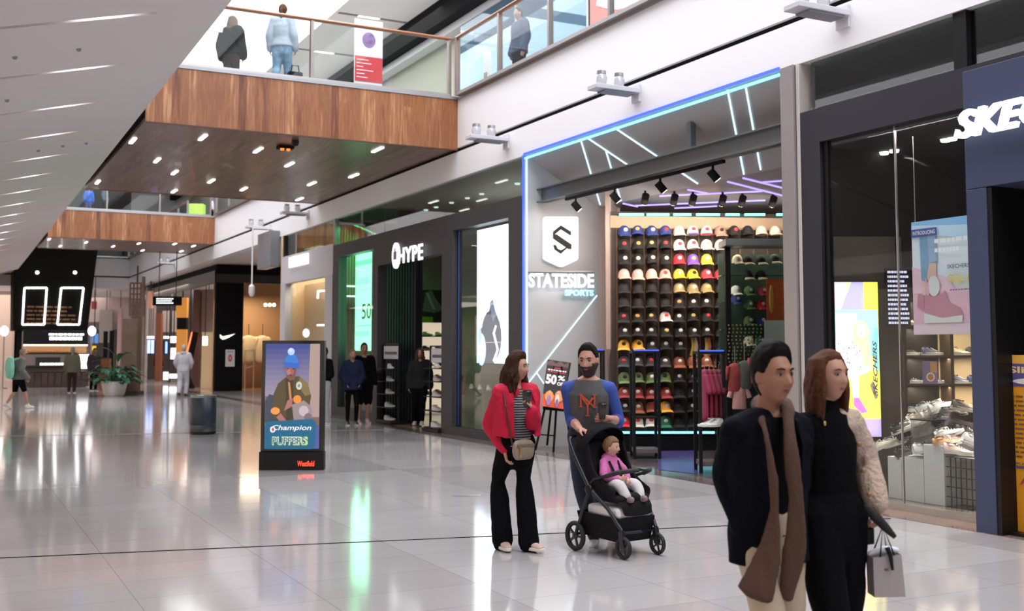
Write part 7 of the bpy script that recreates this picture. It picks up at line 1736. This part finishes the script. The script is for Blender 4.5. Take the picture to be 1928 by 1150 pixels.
for cl in range(2):
    m = MB(); st_m = MB()
    for i in range(46):
        a = rr.uniform(0, 2 * PI); el = rr.uniform(.1, 1.2); rb = rr.uniform(0, .25)
        b0 = V(rb * math.cos(a), rb * math.sin(a), 0); tip = b0 + V(math.cos(a) * math.cos(el), math.sin(a) * math.cos(el), math.sin(el)) * rr.uniform(.35, .75)
        st_m.tube([b0, b0.lerp(tip, .5) + UP * .05, tip], .008, 5); leaf(tip, V(math.cos(a), math.sin(a), .3), rr.uniform(.28, .42), rr.uniform(.07, .11), .6, m)
    m.build('foliage', (G1, G2)[cl], pt, smooth=60); st_m.build('stems', G2, pt)
m = MB(); st_m = MB()
for x, z, dx, dz, L in ((-.15, 1.0, -.6, .35, .75), (-.05, 1.35, -.5, .6, .8), (.25, 1.25, .7, .5, .7), (.35, .8, .8, .1, .6), (-.3, .7, -.8, .2, .6), (.1, 1.0, .3, .9, .7), (-.25, 1.15, -.9, .25, .6)):
    b0 = RGT * x * .2; tip = RGT * x + UP * z * .8; st_m.tube([b0, b0.lerp(tip, .5), tip], .014, 6); leaf(tip, RGT * dx + UP * dz - FWD * .2, L, .13, .5, m)
m.build('tall_leaves', G2, pt, smooth=60); st_m.build('tall_stems', G2, pt)

# ================================================================== far end of the mall
# slanted black tower over the coffee kiosk
YK = 58.6
ty = lambda px, py: atY(px, py, YK)
pts = [ty(26, 735), ty(160, 735), ty(165, 620), ty(184, 470), ty(188, 440), ty(27, 440)]
for q in pts[:2]: q.z = 2.6
pts[0] = ty(26, 600); pts[0].z = 2.6; pts[1] = ty(168, 600); pts[1].z = 2.6
tw = thing('kiosk_tower', 'slanted black tower with two glowing rectangles over the coffee kiosk', 'tower', (pts[0].x, YK, 0)); o = Vector(tw.location)
MB().prism([q - o for q in pts], (0, 3.0, 0)).build('black_shaft', mat('tower_black', (.006, .0055, .005), .8, spec=.1), tw)
for i, qs in enumerate((((46, 542), (88, 542), (83, 611), (42, 611)), ((115, 542), (157, 542), (149, 611), (108, 611)))):
    P_ = [ty(*q) - o + V(0, -.05, 0) for q in qs]; m = MB()
    for k in range(4): m.bar(P_[k], P_[(k + 1) % 4], .075)
    m.build('light_frame', glow('tower_light', (1, 1, 1), 4), tw)
m = MB(); a, b = ty(50, 612) - o, ty(150, 575) - o
blocktext(m, a + V(0, -.02, 0), (1, 0, 0), UP, b.x - a.x, b.z - a.z, 5, mat('amber_pattern', (.22, .10, .03), .6), 5, fill=.4); m.build('amber_pattern', None, tw)
for i, px in enumerate((70, 141)):
    q = ty(px, 513) - o; MB().ball(q + V(0, -.05, 0), .09, LAMP).build('spot_lamp', None, tw)
for q in ((.3, .3), (4.6, .3), (.3, 2.7), (4.6, 2.7)): MB().box((q[0] - .1, q[1] - .1, 0), (q[0] + .1, q[1] + .1, 2.62)).build('support_post', BLACKM, tw)
# kiosk counter
YC = atZ(100, 728).y
cy = lambda px, py, d=0: atY(px, py, YC + d)
ka, kb = cy(40, 700).x, cy(168, 700).x
kt = thing('coffee_kiosk', 'dark coffee kiosk counter with lit pastry case below the black tower', 'kiosk', (ka, YC, 0)); o = Vector(kt.location); wk = kb - ka
zc = cy(100, 690).z
MB().box((0, .2, 0), (wk, 1.0, zc)).build('counter', mat('kiosk_brown', (.10, .065, .05), .4, var=.3, vscale=2), kt)
MB().box((-.1, .05, zc), (wk + .1, 1.05, zc + .06)).build('counter_top', mat('kiosk_dark', (.03, .028, .028), .3), kt)
MB().box((.6, .3, zc + .06), (wk - 1.2, .9, zc + .42)).build('front_case', mat('kiosk_dark'), kt)
zl0, zl1 = cy(100, 667).z, cy(100, 648).z
MB().box((.1, .9, zl0), (wk, 1.3, zl0 + .05)).build('shelf', BLACK, kt); MB().box((.1, .88, zl0 + .38), (wk, .92, zl0 + .46)).build('warm_light_bar', glow('warm_bar', (1, .75, .55), 2.5), kt)
MB().box((.1, 1.3, zl0), (wk, 1.4, zl1 + .1)).build('lit_back', glow('amber_back', (.8, .42, .22), .35), kt)
MB().box((.1, .85, zl1), (wk, 1.3, cy(100, 620).z)).build('menu_header', BLACK, kt)
for i in range(14):
    x = .4 + i * (wk - .8) / 14; MB().ball((x, 1.05, zl0 + .13), (.13, .1, .09), mat('pastry_gold', (.55, .28, .10), .6), 8, 6).build('pastry', None, kt)
for (x0, y0_, x1, y1_, wds, dy, seed) in ((93, 640, 157, 634, 3, .8, 1), (92, 631, 158, 628, 4, .8, 2), (75, 691, 128, 683, 3, .28, 3)):
    a, b = cy(x0, y0_, dy), cy(x1, y1_, dy); m = MB(); blocktext(m, a - o, (1, 0, 0), UP, b.x - a.x, b.z - a.z, 1, glow('kiosk_letters', (1, 1, 1), 2.2), seed, fill=1.0); m.build('lit_lettering', None, kt)
a, b = cy(146, 694), cy(168, 667); MB().box((a.x - o.x, -.05, a.z), (b.x - o.x, .0, b.z)).build('menu_screen', glow('menu_white', (.85, .88, 1), 2.2), kt)
for i in range(8):
    x = .5 + i * (wk - .6) / 8; q = Vector((ka + x, YC - .55, 0))
    s = thing('bar_stool', 'dark bar stool at the coffee kiosk counter, %s from the left' % KN[i], 'stool', q, 0, 'stools at the kiosk')
    MB().lathe([(0, 0), (.2, 0), (.2, .03), (.03, .05), (.03, .62), (.19, .64), (.21, .70), (0, .71)], (0, 0, 0), 16).build('seat_and_stem', mat('stool_dark', (.04, .03, .028), .5), s, smooth=40)
for i, px in enumerate((8, 173)):
    q = cy(px, 623, -1.0); t = thing('globe_lamp', ['white glowing lantern at the left edge of the kiosk', 'white glowing lantern at the right end of the kiosk'][i], 'lamp', (q.x, q.y, 0))
    MB().ball((0, 0, q.z), (.17, .17, .22), glow('globe_white', (1, 1, 1), 3)).build('globe', None, t, smooth=60); MB().tube([(0, 0, 0), (0, 0, q.z - .2)], .03, 8).build('pole', STEEL, t); MB().lathe([(0, 0), (.2, 0), (.2, .03), (0, .03)], (0, 0, 0), 16).build('base', STEEL, t)
# brown column beside the planter
D_ = Df(745) + 1.3; p = gp(248, D_)
t = thing('brown_column', 'brown timber clad column with square base behind the planter', 'column', (p.x, p.y, 0), YAW)
CB = mat('column_brown', (.13, .085, .062), .5, var=.25, vscale=2)
MB().box((-.30, -.2, .12), (.26, .3, 2.8)).build('shaft', CB, t, bevel=.01); MB().box((-.34, -.25, 0), (.38, .35, .14)).build('base', mat('base_brown', (.06, .04, .032), .5), t, bevel=.01)
# timber lattice screen
a, b = atD(244, 594, D_ + 3), atD(272, 533, D_ + 3); w = (b - a).dot(RGT); h = b.z - a.z
t = thing('lattice_screen', 'brown timber lattice screen hung high beside the brown column', 'screen', a)
m = MB()
for k in range(5): m.bar(RGT * w * k / 4, RGT * w * k / 4 + UP * h, .06)
for k in range(7): m.bar(UP * h * k / 6, RGT * w + UP * h * k / 6, .06)
m.build('lattice', mat('lattice_wood', (.22, .13, .09), .5), t); MB().bar(RGT * w / 2 + UP * h, RGT * w / 2 + UP * (5.0 - a.z), .05).build('hanger', DARK, t)
# hanging directory sign
Ds = 44.0; a, b = atD(288, 575, Ds), atD(342, 558, Ds); w = (b - a).dot(RGT); h = b.z - a.z
t = thing('hanging_sign', 'black hanging directory sign with small white lines', 'sign', a)
MB().obox(RGT * w / 2 + UP * h / 2, RGT * w / 2, UP * h / 2, FWD * .06).build('board', BLACKM, t)
m = MB(); blocktext(m, RGT * w * .13 + UP * h * .15 - FWD * .065, RGT, UP, w * .6, h * .7, 3, glow('sign_lines', (.9, 1, 1), 1.5), 6, fill=.5); m.build('white_lines', None, t)
for x in (.2, .8): MB().bar(RGT * w * x + UP * h, RGT * w * x + UP * (5.0 + 1.6 - a.z), .03).build('hanger', DARK, t)
# right side far shops: piers and panels
PB = mat('red_brown_panel', (.22, .07, .035), .5); PO = mat('orange_panel', (.62, .26, .05), .5, emit=(.9, .35, .05), es=.25)
def fp(label, px0, px1, pyt, pyb, m, D=None, name='shop_pier', cat='pier', dep=.3, em=None):
    D = D or 56; a, b = atD(px0, pyb, D), atD(px1, pyt, D); w = (b - a).dot(RGT); a.z = max(a.z, 0)
    t = thing(name, label, cat, a); MB().obox(RGT * w / 2 + UP * (b.z - a.z) / 2 + FWD * dep / 2, RGT * w / 2, UP * (b.z - a.z) / 2, FWD * dep / 2).build('panel', m, t)
    if a.z > .2 and b.z < 4.9: MB().bar(RGT * w / 2 + UP * (b.z - a.z) + FWD * dep / 2, RGT * w / 2 + UP * (5.02 - a.z) + FWD * dep / 2, .03).build('hanger', DARK, t)
    return t
fp('red brown tiled pier between the distant shopfronts left of the grey tracksuit', 291, 304, 590, 722, PB, 57)
fp('slim dark pier in front of the distant shopfronts', 318, 322, 470, 722, DARK, 55)
fp('orange lit panel high above the distant shop entrance', 331, 352, 560, 598, PO, 50)
fp('black square panel beneath the orange panel', 333, 351, 598, 620, BLACKM, 50)
fp('lower orange panel above the person in grey', 331, 350, 620, 665, PO, 50)
fp('dark pier right of the orange panels', 355, 361, 545, 725, DARK, 49)
fp('maroon banded pier beside the black corner shop', 361, 377, 545, 728, mat('maroon_pier', (.13, .05, .045), .5), 48.5)
fp('pale panel between the maroon pier and the black corner shop', 378, 404, 545, 625, mat('pale_mauve', (.42, .36, .36), .6), 49)
fp('tan lit shop interior below the pale panel', 378, 404, 625, 730, mat('tan_lit', (.30, .2, .12), .6, emit=(1, .7, .4), es=.25), 50)
fp('brown pier left of the hanging sign', 262, 270, 520, 728, CB, 52)
fp('tall grey pier under the hanging sign', 271, 277, 540, 724, mat('pier_grey', (.3, .28, .27), .5), 55)
fp('pale wall panel behind the hanging sign', 277, 291, 575, 640, mat('pale_mauve'), 60)
fp('pale wall panel right of the red brown pier', 305, 330, 585, 625, mat('pale_mauve'), 60)
fp('dark shop interior under the hanging sign', 277, 355, 640, 722, mat('dim_interior', (.05, .035, .03), .5), 61)
fp('orange and white small sign beside the hanging sign', 277, 286, 548, 580, mat('orange_white', (.7, .35, .22), .5), 53)
for i, (px0, px1, y0, y1, c, s) in enumerate(((277, 282, 640, 665, (.3, .4, 1), 2.2), (284, 289, 640, 665, (.3, .4, 1), 2.2), (277, 289, 633, 637, (1, 1, 1), 4), (308, 317, 633, 637, (1, 1, 1), 4), (311, 314, 643, 665, (.2, .4, 1), 2), (321, 331, 633, 645, (1, 1, 1), 2.5), (321, 331, 655, 676, (.9, .9, 1), 2), (319, 332, 704, 712, (1, 1, 1), 3), (307, 316, 700, 715, (.8, .85, 1), 1.6), (381, 390, 633, 650, (1, .95, .7), 3))):
    fp(['left blue lit garment rail in the far shop', 'right blue lit garment rail in the far shop', 'white light bar over the blue rails', 'white light bar over the middle far shop', 'blue lit garment in the middle far shop', 'white lit sign of the far shop', 'white lit mannequin display in the far shop', 'white lit plinth on the far shop floor', 'pale lit stand beside the plinth', 'warm lit lamp stack right of the person in grey'][i], px0, px1, y0, y1, glow('far_%d' % i, c, s), 54 if i != 9 else 48, 'lit_display', 'display', .1)
a, b = atD(357, 672, 47), atD(364, 625, 47)
t = thing('neon_banner', 'slanted black banner with a red glowing edge behind the person in grey', 'banner', (a.x, a.y, 0)); MB().bar(UP * .6 + RGT * -.1, b - Vector((a.x, a.y, 0)) + RGT * .1, .25, .03).build('banner', BLACKM, t); MB().bar(UP * 1.3 + RGT * -.17, b - Vector((a.x, a.y, 0)) + RGT * -.05, .05).build('red_edge', glow('red_edge', (1, .12, .04), 3), t)
MB().lathe([(0, 0), (.25, 0), (.25, .04), (0, .6)], (0, 0, 0), 12).build('base', BLACKM, t)
# far left and far centre walls under the end fascia
fp('pale lit shop wall beneath the far end fascia', 165, 245, 560, 606, mat('far_pink', (.50, .40, .38), .6), 62, 'shop_front_wall', 'shopfront')
fp('grey roller panel in the far shop wall', 186, 212, 583, 645, mat('roller_grey', (.35, .31, .29), .6), 61.8, 'roller_panel', 'panel', .1)
fp('pink column in the far shop wall beside the roller panel', 219, 229, 580, 690, mat('pink_column', (.58, .40, .38), .6), 61.5)
fp('dark shop window under the far end fascia', 170, 245, 620, 715, mat('dim_interior'), 63, 'shop_window', 'window')
fp('blue lit screen at the far shop near the kiosk', 170, 184, 628, 646, glow('far_blue', (.1, .25, .6), .8), 60, 'screen', 'screen', .1)
fp('red and white logo sign high at the right of the tower', 172, 182, 567, 582, mat('red_logo', (.6, .1, .12), .5), 61, 'sign', 'sign', .05)
fp('beige wall with an amber picture left of the tower', -60, 26, 525, 720, mat('left_beige', (.55, .42, .35), .6), 62.5, 'shop_front_wall', 'shopfront')
fp('orange planting box beside the big plant', 184, 205, 675, 732, mat('rust_box', (.30, .09, .03), .6), 45, 'planting_box', 'box')
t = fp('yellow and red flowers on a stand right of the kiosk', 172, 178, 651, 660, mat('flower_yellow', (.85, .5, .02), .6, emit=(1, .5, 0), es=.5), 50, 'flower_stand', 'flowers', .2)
MB().bar(UP * 0, -UP * t.location.z, .04).build('stem', DARK, t)
area_light('far_shop_light', (12, 56, 4.6), 5, 12, 500, (1, .85, .72)); area_light('far_shop_light', (2, 70, 4.8), 12, 10, 900, (1, .88, .8)); area_light('far_shop_light', (-4, 52, 3.9), 5, 10, 260, (1, .88, .8))
area_light('upper_gallery_fill', (10.3, 9, 10.4), 1.5, 20, 330, (.95, .98, 1)); area_light('upper_gallery_fill', (10.3, 40, 10.4), 1.5, 30, 330, (1, .98, .95))  # fill lamps added in the upper gallery to brighten the shop interiors
# small things on the upper level beyond the second bridge
for i, (px, py, w_, c, s) in enumerate(((262, 480, 60, (.04, .09, .12), 0), (370, 395, 30, (.35, .6, .08), .6))):
    D = 64 if i == 0 else 46; a = atD(px - w_ / 2, py + 9, D); b = atD(px + w_ / 2, py - 9, D)
    t = thing('display_unit', ['dark blue display on the upper floor at the far end', 'lime green display behind the second bridge balustrade'][i], 'display unit', (a.x, a.y, 6.62)); MB().obox(RGT * (b - a).dot(RGT) / 2 + UP * .6, RGT * (b - a).dot(RGT) / 2, UP * .6, FWD * .2).build('body', mat('unit_far_%d' % i, c, .5, emit=c if s else None, es=s), t, bevel=.02)
